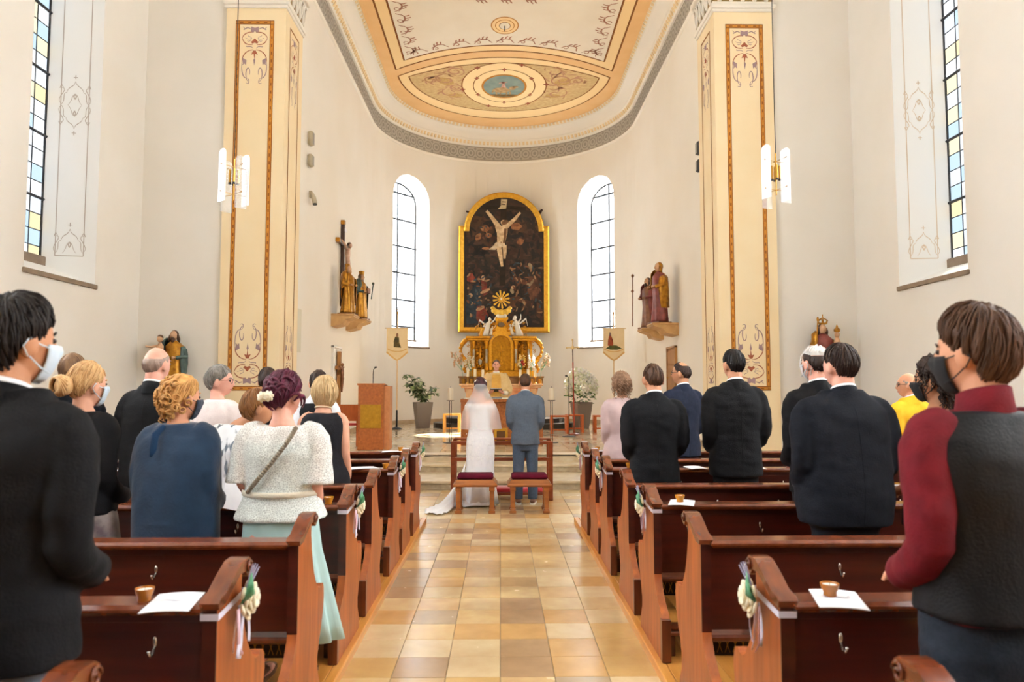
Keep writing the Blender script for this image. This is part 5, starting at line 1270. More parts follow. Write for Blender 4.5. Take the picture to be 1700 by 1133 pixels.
t = planter(-2.32, 21.7, 'tall grey square planter with leaning green weeping fig'); r = random.Random(9)
st = MB(); lms = [leaf_mesh('leaf', .17, .075, m) for m in GREENS]; nl = 0
for b in range(26):
    a = r.uniform(0, 6.3); l = r.uniform(.35, 1.05); dx = -.30 if b % 3 else .42
    if b % 3 == 0: l *= .62
    pts = [Vector((0, 0, .68)), Vector((dx * l * .35 + .05 * cos(a), .06 * sin(a), .70 + l * .45)), Vector((dx * l * .8 + .16 * cos(a), .14 * sin(a), .70 + l * .85)), Vector((dx * l * 1.15 + .26 * cos(a), .22 * sin(a), .68 + l * .86))]
    st.tube(pts, [.010, .007, .005, .002], 5)
    for k in range(11):
        u = .25 + .75 * k / 10; i = min(2, int(u * 3)); f_ = u * 3 - i; p = pts[i].lerp(pts[i + 1], f_)
        lf = link('leaf', lms[r.choice((0, 0, 1, 1, 2))], t); lf.location = p; lf.rotation_euler = (r.uniform(-1.0, .3), r.uniform(-.5, .5), r.uniform(0, 6.3)); lf.scale = (r.uniform(.8, 1.25),) * 3; nl += 1
st.build('stem', mat('ficus_stem', '5a4a34', 0.7), t)
t = planter(2.42, 21.7, 'tall grey square planter with large white hydrangea bouquet'); r = random.Random(19)
fm = MB(); [fm.ell((.045 * cos(a), .045 * sin(a), .0), (.03, .03, .012), 6, 4) for a in (0, pi / 2, pi, 3 * pi / 2)]; fme = [fm.mesh('blossom', mat('white_blossom', 'f4f4f2', 0.7), True), fm.mesh('blossom', mat('pale_blossom', 'e8ecd8', 0.7), True)]
gl = [leaf_mesh('leaf', .15, .07, mat('garden_leaf', '6f9a4c', 0.5, col2='9abf6a', nscale=12)), leaf_mesh('leaf', .14, .06, mat('garden_leaf_dark', '3c6a34', 0.5))]
for k in range(140):
    a = r.uniform(0, 6.3); u = r.uniform(.5, 1.1); z = r.uniform(.72, 1.55); w = .38 * sin(pi * min(1, (z - .55) / 1.1)) + .04
    o = link('leaf', r.choice(gl), t); o.location = (w * u * cos(a) - .05 * (z - 1), w * u * sin(a), z - .05); o.rotation_euler = (r.uniform(-.6, .9), r.uniform(-.6, .6), r.uniform(0, 6.3))
for k in range(150):
    a = r.uniform(0, 6.3); z = r.uniform(1.02, 1.72); w = .40 * sin(pi * min(1, (z - .62) / 1.2)) + .03
    o = link('blossom', r.choice(fme), t); o.location = (w * cos(a) + .06 * (1.2 - z), w * sin(a), z); o.rotation_euler = (r.uniform(-1.2, 1.2), r.uniform(-1.2, 1.2), 0); o.scale = (1.7,) * 3
# ------------------------------------------------------------------ pendant lamps and wall speakers
LGLASS = mat('lamp_glass', 'f6fbff', 0.15, alpha=0.72, emit='ffffff', estr=0.25); CLEAR = mat('clear_acrylic', 'eef4f8', 0.08, alpha=0.25)
def pendant(x, y, zt, zb, label, rz):
    t = thing('pendant_lamp', label, 'lamp', (x, y, zb), rz); h = zt - zb
    MB().tube([(0, 0, h * .2), (0, 0, NAVETOP - zb)], .005, 6).build('cord', BLACKMETAL, t); MB().tube([(0, 0, .10), (0, 0, h - .12)], .008, 8).build('rod', BRASS, t)
    for k in range(4):
        a = pi / 2 * k + .5; d = Vector((cos(a), sin(a), 0)); n_ = Vector((-sin(a), cos(a), 0)); w = .075; off = d * .15; zoff = -.05 if k % 2 else .03
        out = [(-w, .02 + zoff), (w, .02 + zoff), (w, h - .12 + zoff)] + [(w * cos(pi * i / 8), h - .12 + zoff + w * .8 * sin(pi * i / 8)) for i in range(1, 8)] + [(-w, h - .12 + zoff)]
        g = MB(); g.prism(out, lambda u, v: tuple(off + n_ * u + Vector((0, 0, v))), lambda u, v: tuple(off * 1.04 + n_ * u + Vector((0, 0, v)))); g.build('glass_plate', LGLASS if k in (0, 2) else CLEAR, t)
        for z in (.16, h - .22):
            w_ = MB(); w_.tube([(0, 0, z), tuple(off * 1.12 + Vector((0, 0, z + .01)))], .004, 5); w_.ell(off * 1.12 + Vector((0, 0, z + .01)), (.008, .008, .008), 6, 5); w_.build('spoke', BRASS, t)
    for k in range(4):
        a = pi / 2 * k; MB().tube([(.045 * cos(a), .045 * sin(a), .30), (.045 * cos(a), .045 * sin(a), .46)], .013, 8).build('lamp_tube', BRASS, t)
        MB().tube([(.045 * cos(a), .045 * sin(a), .28), (.045 * cos(a), .045 * sin(a), .30)], .018, 8).build('socket', BLACKMETAL, t)
pendant(-3.17, 8.5, 4.45, 3.74, 'hanging glass-plate lamp in front of the pillar by the child-bearing statue', .4); pendant(3.31, 8.5, 4.55, 3.82, 'hanging glass-plate lamp in front of the pillar by the crowned statue', -.1)
def wall_box(x, y, z, s, label, m, h=.28):
    t = thing('wall_speaker', label, 'speaker', (x, y, z)); smooth_angle(MB().bbox(*sorted((-s * .01, -s * .11)), -.07, .07, -h / 2, h / 2, .03).build('housing', m, t), 60); MB().bbox(*sorted((0, -s * .03)), -.03, .03, -.03, .03, .004).build('bracket', m, t)
    MB().bbox(*sorted((-s * .108, -s * .114)), -.055, .055, -h / 2 + .03, h / 2 - .03, .002).build('grille', GREYDARK, t)
SPK = mat('speaker_beige', 'b3a78e', 0.6); BLKSP = mat('speaker_dark', '3c3a3a', 0.6)
wall_box(XL, 14.6, 6.71, -1, 'beige upper wall speaker above the spotlight', SPK, .30); wall_box(XL, 14.6, 6.25, -1, 'beige lower wall speaker above the spotlight', SPK, .26); wall_box(XR, 14.6, 6.55, 1, 'dark upper speaker on the wall above the aumbry', BLKSP, .28); wall_box(XR, 14.6, 6.18, 1, 'dark lower speaker on the wall above the aumbry', BLKSP, .26)
t = thing('spotlight', 'beige wall spotlight under the two beige speakers', 'spotlight', (XL, 14.75, 5.46)); c = MB(); c.tube([(.05, 0, .16), (.10, -.02, .05), (.13, -.04, -.08)], [.035, .05, .05], 12); c.build('housing', SPK, t, True); MB().bbox(0, .06, -.025, .025, .05, .2, .006).build('bracket', SPK, t); MB().tube([(.13, -.04, -.08), (.133, -.042, -.10)], .046, 12).build('lens', BLACKMETAL, t)
MB().bbox(XL - .001, XL + .012, 13.9, 14.3, 2.3, 3.15, .003).build('wall_plate', mat('plate_beige', 'dcd6c2', 0.7), wall_apse)
# ------------------------------------------------------------------ people
def remesh(mb, vox, it=3, disp=0.0, freq=(8, 8, 5), seed=0.0):
    """fuse overlapping closed shells into one continuous skin; returns (verts, faces)"""
    me = mb.mesh('tmp', None); o = bpy.data.objects.new('tmp', me); COL.objects.link(o)
    r = o.modifiers.new('r', 'REMESH'); r.mode = 'VOXEL'; r.voxel_size = vox
    if it:
        s = o.modifiers.new('s', 'SMOOTH'); s.factor = 0.5; s.iterations = it
    dg = bpy.context.evaluated_depsgraph_get(); ev = o.evaluated_get(dg); em = ev.to_mesh()
    vs = [v.co.copy() for v in em.vertices]; ns = [v.normal.copy() for v in em.vertices]; fs = [tuple(p.vertices) for p in em.polygons]
    ev.to_mesh_clear(); bpy.data.objects.remove(o); bpy.data.meshes.remove(me)
    if disp:
        fx, fy, fz = freq
        for i, (v, n_) in enumerate(zip(vs, ns)):
            a = noise.noise(Vector((v.x * fx + seed, v.y * fy, v.z * fz + v.x * 4))) + .5 * noise.noise(Vector((v.x * fx * 2.1, v.y * fy * 2.1 + seed, v.z * fz * 2.3)))
            vs[i] = v + n_ * (disp * a)
    return vs, fs
def fused(name, m, parent, mb, vox, it=3, disp=0.0, freq=(8, 8, 5), seed=0.0):
    q = MB(); vs, fs = remesh(mb, vox, it, disp, freq, seed); q.add(vs, fs)
    return q.build(name, m, parent, True, fix=False)

def gauss(d, c, s): return math.exp(-((d[0] - c[0]) ** 2 + (d[1] - c[1]) ** 2 + (d[2] - c[2]) ** 2) / (2 * s * s))
def head_pt(d):
    x, y, z = d
    rx, ry, rz = .0745, .096, .118
    lo = max(0.0, -z)
    kx = 1 - .26 * lo ** 1.3; ky = 1 - (.30 * lo ** 1.2 if y < 0 else .10 * lo)
    p = Vector((x * rx * kx, y * ry * ky + .012 * lo, z * rz))
    k = .024 * gauss(d, (0, .98, -.16), .10) + .010 * gauss(d, (0, .96, .05), .09) + .010 * gauss(d, (0, .72, -.70), .22) + .006 * gauss(d, (0, .90, -.42), .12) + .005 * gauss(d, (0, .92, .28), .30)
    k -= .010 * (gauss(d, (.36, .90, .06), .14) + gauss(d, (-.36, .90, .06), .14))
    return p + Vector(d) * k
def dirs(n, m):
    return [[Vector((cos(t) * cos(2 * pi * k / n), cos(t) * sin(2 * pi * k / n), sin(t))) for k in range(n)] for t in frange(-pi / 2 + .06, pi / 2 - .06, m)]
def az(d):
    """0 at the back of the head, pi at the face"""
    return abs(atan2(d.x, -d.y))
HAIRLINES = {
    'short': [(0, -.62), (.9, -.45), (1.35, -.02), (1.75, .06), (2.1, .30), (2.5, .52), (pi, .60)],
    'crop': [(0, -.50), (.9, -.38), (1.35, .0), (1.75, .10), (2.1, .36), (2.5, .60), (pi, .68)],
    'long': [(0, -.88), (.9, -.74), (1.30, -.16), (1.75, .02), (2.1, .28), (2.5, .50), (pi, .60)],
    'up': [(0, -.60), (.9, -.40), (1.35, -.02), (1.75, .06), (2.1, .30), (2.5, .50), (pi, .58)],
    'bob': [(0, -.97), (.9, -.95), (1.5, -.92), (1.85, -.60), (2.15, .10), (2.5, .46), (pi, .56)],
}
def hairline(kind, a):
    L = HAIRLINES[kind]
    for (a0, z0), (a1, z1) in zip(L, L[1:]):
        if a <= a1: return z0 + (z1 - z0) * (a - a0) / (a1 - a0)
    return L[-1][1]
def hair_t(d, kind, T, bald=None, vol=None):
    m = d.z - hairline(kind, az(d)) + .07 * noise.noise(d * 5.0) + .04 * noise.noise(d * 17.0)
    if kind in ('short', 'crop'): T *= 1 - .72 * math.exp(-((az(d) - 1.5) / .5) ** 2) * max(0.0, min(1.0, (.55 - d.z) / .4))
    if bald is not None: m = min(m, (bald - d.z) + .25 * max(0, az(d) - 1.2))
    fd = {'short': .75, 'crop': .9, 'up': .45, 'long': .4, 'bob': .14}[kind] if bald is None else .25
    u = max(0.0, min(1.0, m / fd)); t = T * (u ** .75) + (.0018 if m > 0 else -.006)
    if vol: t *= vol(d)
    return t
def hair_shell(mb, MH, kind, T, bald=None, rough=.25, seed=0, n=64, m=44, vol=None):
    rs = []
    for ring in dirs(n, m):
        r = []
        for d in ring:
            t = hair_t(d, kind, T, bald, vol)
            if t > 0: t *= 1 + rough * noise.noise(Vector((d.x * 9 + seed, d.y * 9, d.z * 3))) + rough * .6 * noise.noise(Vector((d.x * 22, d.y * 22 + seed, d.z * 6)))
            r.append(MH @ (head_pt(d) + d * t))
        rs.append(r)
    mb.rings(rs)
def hair_strands(mb, MH, kind, T, N, seed, bald=None, rad=.0028, crown=(0, -.25, .9), wav=.0, length=1.0, lift=.002, vol=None, sides=4):
    r = random.Random(seed); c = Vector(crown).normalized()
    for i in range(N):
        d0 = Vector((r.gauss(0, 1), r.gauss(0, 1), r.gauss(0, 1))).normalized()
        if hair_t(d0, kind, T, bald, vol) < .0035: continue
        tang = d0 - c * 1.0; tang = tang - d0 * tang.dot(d0)
        if tang.length < .05: tang = d0.orthogonal()
        tang.normalize(); sw = Vector((r.uniform(-.25, .25), r.uniform(-.25, .25), r.uniform(-.1, .1)))
        pts = []; d = d0.copy(); k = 7; st = .10 * length
        for j in range(k):
            t = hair_t(d, kind, T, bald, vol)
            if t < -.001: break
            t = max(t, 0) + lift * (.3 + .9 * sin(pi * j / (k - 1))) * r.uniform(.7, 1.3) + wav * sin(j * 2.0 + i)
            pts.append(MH @ (head_pt(d) + d * t))
            d = (d + (tang + sw) * st).normalized(); tang = tang - d * tang.dot(d); tang = tang.normalized() if tang.length > 1e-4 else d.orthogonal()
            tang = (tang + Vector((0, 0, -.12))).normalized()
        if len(pts) >= 3:
            q = len(pts); mb.tube(pts, [rad * (.5 + .8 * sin(pi * (j + .6) / (q + .2))) for j in range(q)], sides)
def curl(mb, p, nrm, R, rad, turns=1.3, seed=0):
    nrm = Vector(nrm).normalized(); a = nrm.orthogonal().normalized(); b = nrm.cross(a); r = random.Random(seed); ph = r.uniform(0, 6.3)
    pts = [Vector(p) + a * (R * (1 - .35 * k / 13) * cos(ph + k * turns * 2 * pi / 13)) + b * (R * (1 - .35 * k / 13) * sin(ph + k * turns * 2 * pi / 13)) + nrm * (R * .5 * k / 13) for k in range(14)]
    mb.tube(pts, rad, 6)
def ringlet(mb, p, L, R, rad, seed, out):
    r = random.Random(seed); ph = r.uniform(0, 6.3); out = Vector(out)
    n = 16; pts = [Vector(p) + out * (.25 * L * (k / n)) + Vector((R * cos(ph + k * .95), R * sin(ph + k * .95), -L * k / n)) for k in range(n)]
    mb.tube(pts, [rad * (1 - .5 * k / n) for k in range(n)], 5)

def hand(mb, w, d, up, s, curl_=.6, L=.175, thumb=1):
    """palm, four jointed fingers and a thumb; w wrist, d pointing direction, up = back of the hand"""
    w = Vector(w); d = Vector(d).normalized(); up = Vector(up); up = (up - d * up.dot(d)).normalized(); sd = d.cross(up) * s
    pl = L * .48
    mb.tube([w - d * .02, w + d * pl * .35, w + d * pl * .8, w + d * pl * 1.02], [(.026, .020), (.036, .016), (.040, .014), (.036, .011)], 10, upv=sd)
    for i, (off, ln) in enumerate(((-.030, .86), (-.010, 1.0), (.011, .94), (.031, .74))):
        p = w + d * pl * .95 + sd * off; dd = d.copy(); pts = [p]; l = L * .52 * ln
        for j, fr in enumerate((.42, .32, .26)):
            ang = curl_ * (.5 + .35 * j); dd = (dd * cos(ang) - up * sin(ang)).normalized() if j else (d * cos(ang * .6) - up * sin(ang * .6)).normalized()
            p = p + dd * l * fr; pts.append(p.copy())
        mb.tube(pts, [.0092, .0088, .0080, .0062], 7)
    q = w + d * pl * .25 - sd * .026 * thumb; e = (d * .7 - sd * .7 * thumb - up * .25).normalized()
    mb.tube([q, q + e * .035, q + (e * .6 + d * .5).normalized() * .065, q + (e * .3 + d * .8).normalized() * .088], [.013, .0115, .0098, .007], 7)

def skin(name, c, c2): return mat('skin_' + name, c, 0.55, col2=c2, nscale=14, spec=.35)
SK_L = skin('light', 'dba78c', 'd19a80'); SK_T = skin('tan', 'c08a68', 'b37d5c'); SK_D = skin('warm', 'cf9676', 'c48a6a'); SK_P = skin('pink', 'e2ab96', 'd79a86')
def hairm(name, c, c2): return mat('hair_' + name, c, 0.55, col2=c2, nscale=40, stretch=(1, 1, .25), spec=.3)
H_BLACK = hairm('black', '14100f', '241c1a'); H_BROWN = hairm('brown', '3a261a', '5a3c28'); H_DBROWN = hairm('dark_brown', '231813', '3a2820'); H_BLOND = hairm('blond', 'b58a58', 'd8b482'); H_GOLD = hairm('gold_blond', 'a8743c', 'd8a868'); H_GREY = hairm('grey', '6a645e', 'a09a92'); H_BURG = hairm('burgundy', '3a0c20', '64203a'); H_LBROWN = hairm('light_brown', '6a4c36', '96745a'); H_ASH = hairm('ash_blond', 'b9986c', 'e0c89c'); H_GREYB = hairm('grey_brown', '5a4a44', '84726a'); H_WHITE = hairm('white', 'd8d4d0', 'f0eeea')
def cloth(name, c, c2, rough=.85, sc=30, sheen=.0, bump=.15, bs=120): return mat('cloth_' + name, c, rough, col2=c2, nscale=sc, bump=bump, bscale=bs, sheen=sheen, spec=.25)
BLACKSUIT = cloth('black_suit', '08080b', '0d0d11'); NAVYSUIT = cloth('navy_suit', '0b0e17', '10141e'); DARKSUIT = cloth('charcoal_suit', '0a0b0f', '101116'); NAVYMID = cloth('navy_mid', '161c2e', '1e2538')
WHITESHIRT = cloth('white_shirt', 'eceef2', 'e2e5ea', bump=.05); SHOE = mat('shoe_leather', '1a1614', 0.35); BROWNSHOE = mat('brown_shoe', '6a4630', 0.5); SOLE = mat('white_sole', 'e8e6e0', 0.6)
MASKB = mat('mask_blue', 'cfe0ee', 0.8); MASKN = mat('mask_navy', '1f2838', 0.8, col2='3a4658', nscale=60); MASKK = mat('mask_black', '17171a', 0.8)

class Person:
    """builds one standing figure; local frame: faces +Y, feet at z=0"""
    def __init__(s, label, x, y, z, h, rz=0.0, hw=.25, sk=SK_L, yaw=0.0, pitch=0.0, waist=.0, fine=.008, roll=0.0, female=False, hx=0.0, bow=0.0):
        s.t = thing('person', label, 'person', (x, y, z), rz, None); s.h = h; s.k = h / 1.75; s.hw = hw; s.sk = sk; s.w = waist; s.f = female
        s.body = MB(); s.top = MB(); s.fine = fine
        s.hc = Vector((hx, .012 + bow, h - .118)); s.MH = Matrix.Translation(s.hc) @ Matrix.Rotation(yaw, 4, 'Z') @ Matrix.Rotation(pitch, 4, 'X') @ Matrix.Rotation(roll, 4, 'Y')
        s.seed = x * 13.7 + y
        s.extra = []
    def Z(s, z): return z * s.k
    def arm_pts(s, side, pose):
        k = s.k; sx = side * (s.hw - .066); e = s.hw - .050
        a = [(sx * .62, -.004, 1.425 * k), (sx, -.008, 1.372 * k)]
        if pose == 'clasp': return a + [(side * e, -.035, 1.12 * k), (side * (e * .74), .13, 1.01 * k), (side * .055, .25, .985 * k)]
        if pose == 'down': return a + [(side * (e + .005), -.02, 1.12 * k), (side * (e + .012), .03, .97 * k), (side * (e + .0), .07, .86 * k)]
        if pose == 'fold': return a + [(side * e, -.03, 1.14 * k), (side * (e * .7), .19, 1.10 * k), (side * .04, .25, 1.14 * k)]
        return pose
    def torso(s, mb, g=0.0, zlo=.80, zhi=1.545, flare=0.0, sho=0.0):
        k = s.k; hw = s.hw; w = s.w
        if s.f: prof = [(.70, .185, .145), (.82, .188, .15), (.92, .18, .142), (1.02, .155, .118), (1.10, .142, .108), (1.20, .150, .115), (1.29, .162, .124), (1.36, .162, .108), (1.41, .148, .09), (1.45, .108, .074), (1.485, .072, .062), (1.545, .053, .055)]
        else: prof = [(.70, .172, .125), (.80, .178, .13), (.92, .172, .13), (1.04, .160, .12), (1.15, .165, .122), (1.27, .182, .128), (1.35, .188, .122), (1.40, .178, .106), (1.44, .146, .088), (1.475, .104, .074), (1.51, .074, .066), (1.545, .060, .061)]
        sc = (hw - .062) / (.188 if not s.f else .163)
        secs = []
        for z, rx, ry in prof:
            if z < zlo - .001 or z > zhi + .001: continue
            bell = w * math.exp(-((z - 1.02) / .20) ** 2); fl = flare * max(0, (1.0 - z)) 
            secs.append((0, .02 * (bell > .0) * bell / .1, z * k, (rx * (sc if z > 1.1 else (1 + (sc - 1) * .7)) + g + bell * .8 + fl) , ry * (1 + (sc - 1) * .5) + g + bell + fl * .6))
        mb.loft(secs, 28, 2.3)
    def arms(s, mb, pose='clasp', r=(.056, .062, .053, .047, .040), upto=5, sides=(-1, 1)):
        for sd in sides:
            p = s.arm_pts(sd, pose if not isinstance(pose, dict) else pose[sd]); p = [Vector(q) for q in p][:upto]
            mb.tube(bez3(p), radii(r[:upto], len(bez3(p))), 14)
    def head(s):
        mb = MB(); MH = s.MH
        mb.rings([[MH @ head_pt(d) for d in ring] for ring in dirs(36, 28)])
        for sx in (-1, 1): mb.ell(MH @ Vector((sx * .081, -.006, -.012)), (.012, .022, .036), 10, 8, (MH.to_3x3() @ Matrix.Rotation(-sx * .35, 3, 'Z') @ Matrix.Rotation(-.15, 3, 'X')))
        n0 = MH @ Vector((0, -.020, -.06)); nb = Vector((0, -.012, 1.455 * s.k))
        r = .050 if s.f else .058
        mb.tube([nb, (n0 + nb) / 2 + Vector((0, -.004, 0)), n0], [r * 1.25, r, r * .98], 16)
        mb.loft([(0, -.01, 1.38 * s.k, .10, .05), (0, -.01, 1.44 * s.k, .078, .055), (0, -.012, 1.49 * s.k, .058, .056)], 16)
        return remesh(mb, s.fine, 2)
    def finish_body(s, pose='clasp', legs=False, hands=True, hand_dir=None, hand_up=None, curl_=.55):
        """continuous skin: head and neck fused, trunk and limbs fused, hands with fingers"""
        b = MB(); vs, fs = s.head(); b.add(vs, fs)
        tb = MB(); s.torso(tb, -.022, .80, 1.47)
        s.arms(tb, pose, (.040, .044, .036, .031, .025))
        for sd in (-1, 1): tb.tube([(sd * .085, 0, .88 * s.k), (sd * .09, .005, .50 * s.k), (sd * .09, -.01, .10)], [.075, .052, .036], 10); tb.ell((sd * .09, .05, .035), (.035, .10, .03), 8, 6)
        vs, fs = remesh(tb, .018 if s.fine > .006 else .014, 2); b.add(vs, fs)
        if hands:
            for sd in (-1, 1):
                p = s.arm_pts(sd, pose if not isinstance(pose, dict) else pose[sd]); p = [Vector(q) for q in p]
                d = (p[-1] - p[-2]).normalized()
                hand(b, p[-1], d if not hand_dir else hand_dir[sd], hand_up or ((0, .2, 1) if abs(d.z) < .8 else (sd, 0, 0)), sd, curl_)
        s.b = b.build('body', s.sk, s.t, True, fix=False)
        for sx in (-1, 1):
            f = MB(); f.ell(s.MH @ Vector((sx * .030, .083, .008)), (.013, .009, .008), 8, 6, s.MH.to_3x3()); f.build('eye', mat('eye_dark', '3a2c24', 0.3), s.t, True)
        f = MB(); f.tube([s.MH @ Vector(p) for p in ((-.024, .086, -.062), (0, .094, -.060), (.024, .086, -.062))], [.003, .006, .003], 6); f.build('mouth', mat('lips', 'b06a60', 0.5), s.t, True)
        return s
    def hair(s, kind, m, T=.016, N=240, bald=None, rough=.25, strands=True, vol=None, more=None, **kw):
        q = MB(); hair_shell(q, s.MH, kind, T, bald, rough, s.seed, vol=vol)
        if strands: hair_strands(q, s.MH, kind, T, N, int(s.seed * 10), bald, vol=vol, **kw)
        if more: more(q, s)
        s.hm = q.build('hair', m, s.t, True, fix=False)
        for sx in (-1, 1):
            br = MB(); br.tube([s.MH @ Vector((sx * x, y, z)) for x, y, z in ((.014, .094, .026), (.032, .089, .032), (.050, .076, .026))], [.003, .004, .002], 5); br.build('eyebrow', m, s.t, True)
        return s
    def mask(s, m):
        q = MB(); n = 14; R = []
        for j, dz in enumerate(frange(-.86, -.04, 8)):
            row = []
            for a in frange(-1.12, 1.12, n):
                c = sqrt(max(0, 1 - dz * dz)); d = Vector((c * sin(a), c * cos(a), dz)); row.append(s.MH @ (head_pt(d) + d * (.007 + .006 * cos(a) * (1 - abs(j - 4) / 5))))
            R.append(row)
        vs = [p for r in R for p in r]; q.add(vs, [(j * n + i, j * n + i + 1, (j + 1) * n + i + 1, (j + 1) * n + i) for j in range(7) for i in range(n - 1)])
        o = q.build('face_mask', m, s.t, True, fix=False); md = o.modifiers.new('t', 'SOLIDIFY'); md.thickness = .003
        for sx in (-1, 1):
            lp = MB()
            for z0, z1 in ((-.015, .012), (-.085, -.04)):
                lp.tube([s.MH @ Vector(p) for p in ((sx * .074, .050, z0), (sx * .085, .018, (z0 + z1) / 2 - .005), (sx * .090, -.012, z1))], .0022, 5)
            lp.tube([s.MH @ Vector(p) for p in ((sx * .090, -.012, .012), (sx * .088, -.028, -.012), (sx * .086, -.014, -.04))], .0022, 5)
            lp.build('mask_strap', m, o, True)
        return s
    def glasses(s, m=None):
        q = MB()
        for sx in (-1, 1):
            c = Vector((sx * .033, .100, .006)); q.tube([s.MH @ (c + Vector((.026 * cos(a), -.008 * abs(cos(a)) * (1 if cos(a) * sx > 0 else 0), .020 * sin(a)))) for a in frange(0, 2 * pi, 17)[:-1]], .0022, 5, close=True)
            q.tube([s.MH @ Vector(p) for p in ((sx * .059, .092, .012), (sx * .080, .05, .012), (sx * .086, -.008, .008))], .002, 5)
        q.tube([s.MH @ Vector((x, .104, .010)) for x in (-.008, .008)], .0022, 5); q.build('glasses', m or DARKMETAL, s.t, True)
        return s
    def jacket(s, m, pose='clasp', hem=.80, vox=.012, g=.0, disp=.007, collar=True, name='jacket', flare=.03, lap=True):
        q = MB(); s.torso(q, .012 + g, hem, 1.51, flare); s.arms(q, pose, (.060 + g * .5, .067 + g * .5, .060, .052, .046))
        o = fused(name, m, s.t, q, vox, 5, disp, (6, 6, 11), s.seed)
        if collar:
            c = MB(); k = s.k; n = 24; rs = []
            for z, r, y0 in ((1.455, .094, -.012), (1.495, .080, -.014), (1.532, .070, -.016), (1.535, .064, -.016), (1.49, .062, -.012)):
                rs.append([(r * cos(a), y0 + r * .98 * sin(a), (z - .020 * (1 + sin(a)) * .9) * k) for a in (2 * pi * i / n for i in range(n))])
            c.rings(rs, cap=False); c.build('jacket_collar', m, o, True)
            lp = MB(); lp.tube([(0, -.125 - g, z * k) for z in ()] or [(0, 0, 0), (0, 0, .01)], .001, 3)
            c = MB(); rs = []
            for z, r in ((1.48, .066), (1.546, .0635), (1.548, .060), (1.48, .060)):
                rs.append([(r * cos(a), -.016 + r * .98 * sin(a), (z - .022 * (1 + sin(a)) * .9) * k) for a in (2 * pi * i / n for i in range(n))])
            c.rings(rs, cap=False); c.build('shirt_collar', WHITESHIRT, s.t, True)
            # centre-back seam and vent
            sm = MB()
            prof = []
            for v in o.data.vertices:
                if abs(v.co.x) < .012 and v.co.y < 0 and hem * k < v.co.z < 1.45 * k: prof.append((round(v.co.z / .03), v.co.z, v.co.y))
            best = {}
            for b_, z, y in prof:
                if b_ not in best or y < best[b_][1]: best[b_] = (z, y)
            pts = [(0, y - .0005, z) for z, y in sorted(best.values())]
            if len(pts) > 3: sm.tube(pts, .0018, 5); sm.build('back_seam', m, o, True)
        return o
    def cuffs(s, pose):
        pass
    def trousers(s, m, vox=.014, top=1.0, spread=.095, name='trousers', disp=.004, shoes=SHOE, sole=None, r=1.0):
        k = s.k; q = MB(); w = s.w * .6 + max(0, (s.hw - .062) / .188 - 1) * .7 * .17
        q.loft([(0, .01, .72 * k, .15, .11), (0, .01, .82 * k, .175 + w * .5, .125 + w * .5), (0, .01, .92 * k, .17 + w, .122 + w), (0, .01, top * k, .158 + w, .115 + w)], 22, 2.3)
        for sd in (-1, 1): q.tube([(sd * .088, .005, .84 * k), (sd * (spread), .012, .50 * k), (sd * (spread + .005), -.005, .30 * k), (sd * (spread + .008), -.005, .07)], [.098 * r, .078 * r, .070 * r, .068 * r], 16)
        o = fused(name, m, s.t, q, vox, 3, disp, (10, 10, 12), s.seed)
        s.shoes(shoes, spread + .008, sole)
        return o
    def shoes(s, m=SHOE, x=.1, sole=None):
        for sd in (-1, 1):
            q = MB(); a = sd * .12
            R = lambda px, py, pz: (sd * x + px * cos(a) + py * sin(a), -px * sin(a) + py * cos(a) + .0, pz)
            rs = []
            for y, w, hh in ((-.09, .020, .055), (-.075, .036, .075), (-.02, .038, .085), (.05, .044, .065), (.12, .047, .048), (.17, .036, .038), (.19, .015, .025)):
                rs.append([R(w * cos(t), y, .018 + (hh - .018) * (.5 + .5 * sin(t))) for t in (2 * pi * i / 12 for i in range(12))])
            q.rings(rs); o = q.build('shoe', m, s.t, True)
            so = MB(); so.prism([(-.02, -.092), (.02, -.092), (.04, -.06), (.042, 0), (.049, .10), (.038, .175), (.012, .198), (-.012, .198), (-.038, .175), (-.049, .10), (-.042, 0), (-.04, -.06)], lambda u, v: R(u, v, 0.001), lambda u, v: R(u, v, .022)); so.build('sole', sole or m, o)
    def skirt(s, m, secs, nf=9, amp=.05, name='skirt', n=72, tw=0.0, cap=False):
        """secs: (z, rx, ry, cx, cy); vertical folds grow towards the hem"""
        rs = []; k = s.k; zt = secs[0][0]; zb = secs[-1][0]
        for z, rx, ry, cx, cy in secs:
            u = (zt - z) / max(1e-6, zt - zb); am = amp * u ** .8
            rs.append([(cx + rx * (1 + am * (cos(nf * a + 1.3 * sin(2 * a)) + .4 * cos(2.3 * nf * a))) * cos(a), cy + ry * (1 + am * (cos(nf * a + 1.3 * sin(2 * a)) + .4 * cos(2.3 * nf * a))) * sin(a), z * k) for a in (2 * pi * i / n for i in range(n))])
        q = MB(); q.rings(rs[::-1], cap=True); return q.build(name, m, s.t, True)
def bez3(p):
    """smooth a joint polyline a little (Catmull-Rom, 3 points per segment)"""
    o = []; n = len(p)
    for i in range(n - 1):
        a = p[max(i - 1, 0)]; b = p[i]; c = p[i + 1]; d = p[min(i + 2, n - 1)]
        for t in (0, .33, .66): o.append(.5 * ((2 * b) + (c - a) * t + (2 * a - 5 * b + 4 * c - d) * t * t + (-a + 3 * b - 3 * c + d) * t ** 3))
    o.append(p[-1].copy()); return o
def radii(r, n):
    m = len(r) - 1; return [r[min(int(i * m / (n - 1)), m - 1)] + (r[min(int(i * m / (n - 1)), m - 1) + 1] - r[min(int(i * m / (n - 1)), m - 1)]) * (i * m / (n - 1) - min(int(i * m / (n - 1)), m - 1)) for i in range(n)]

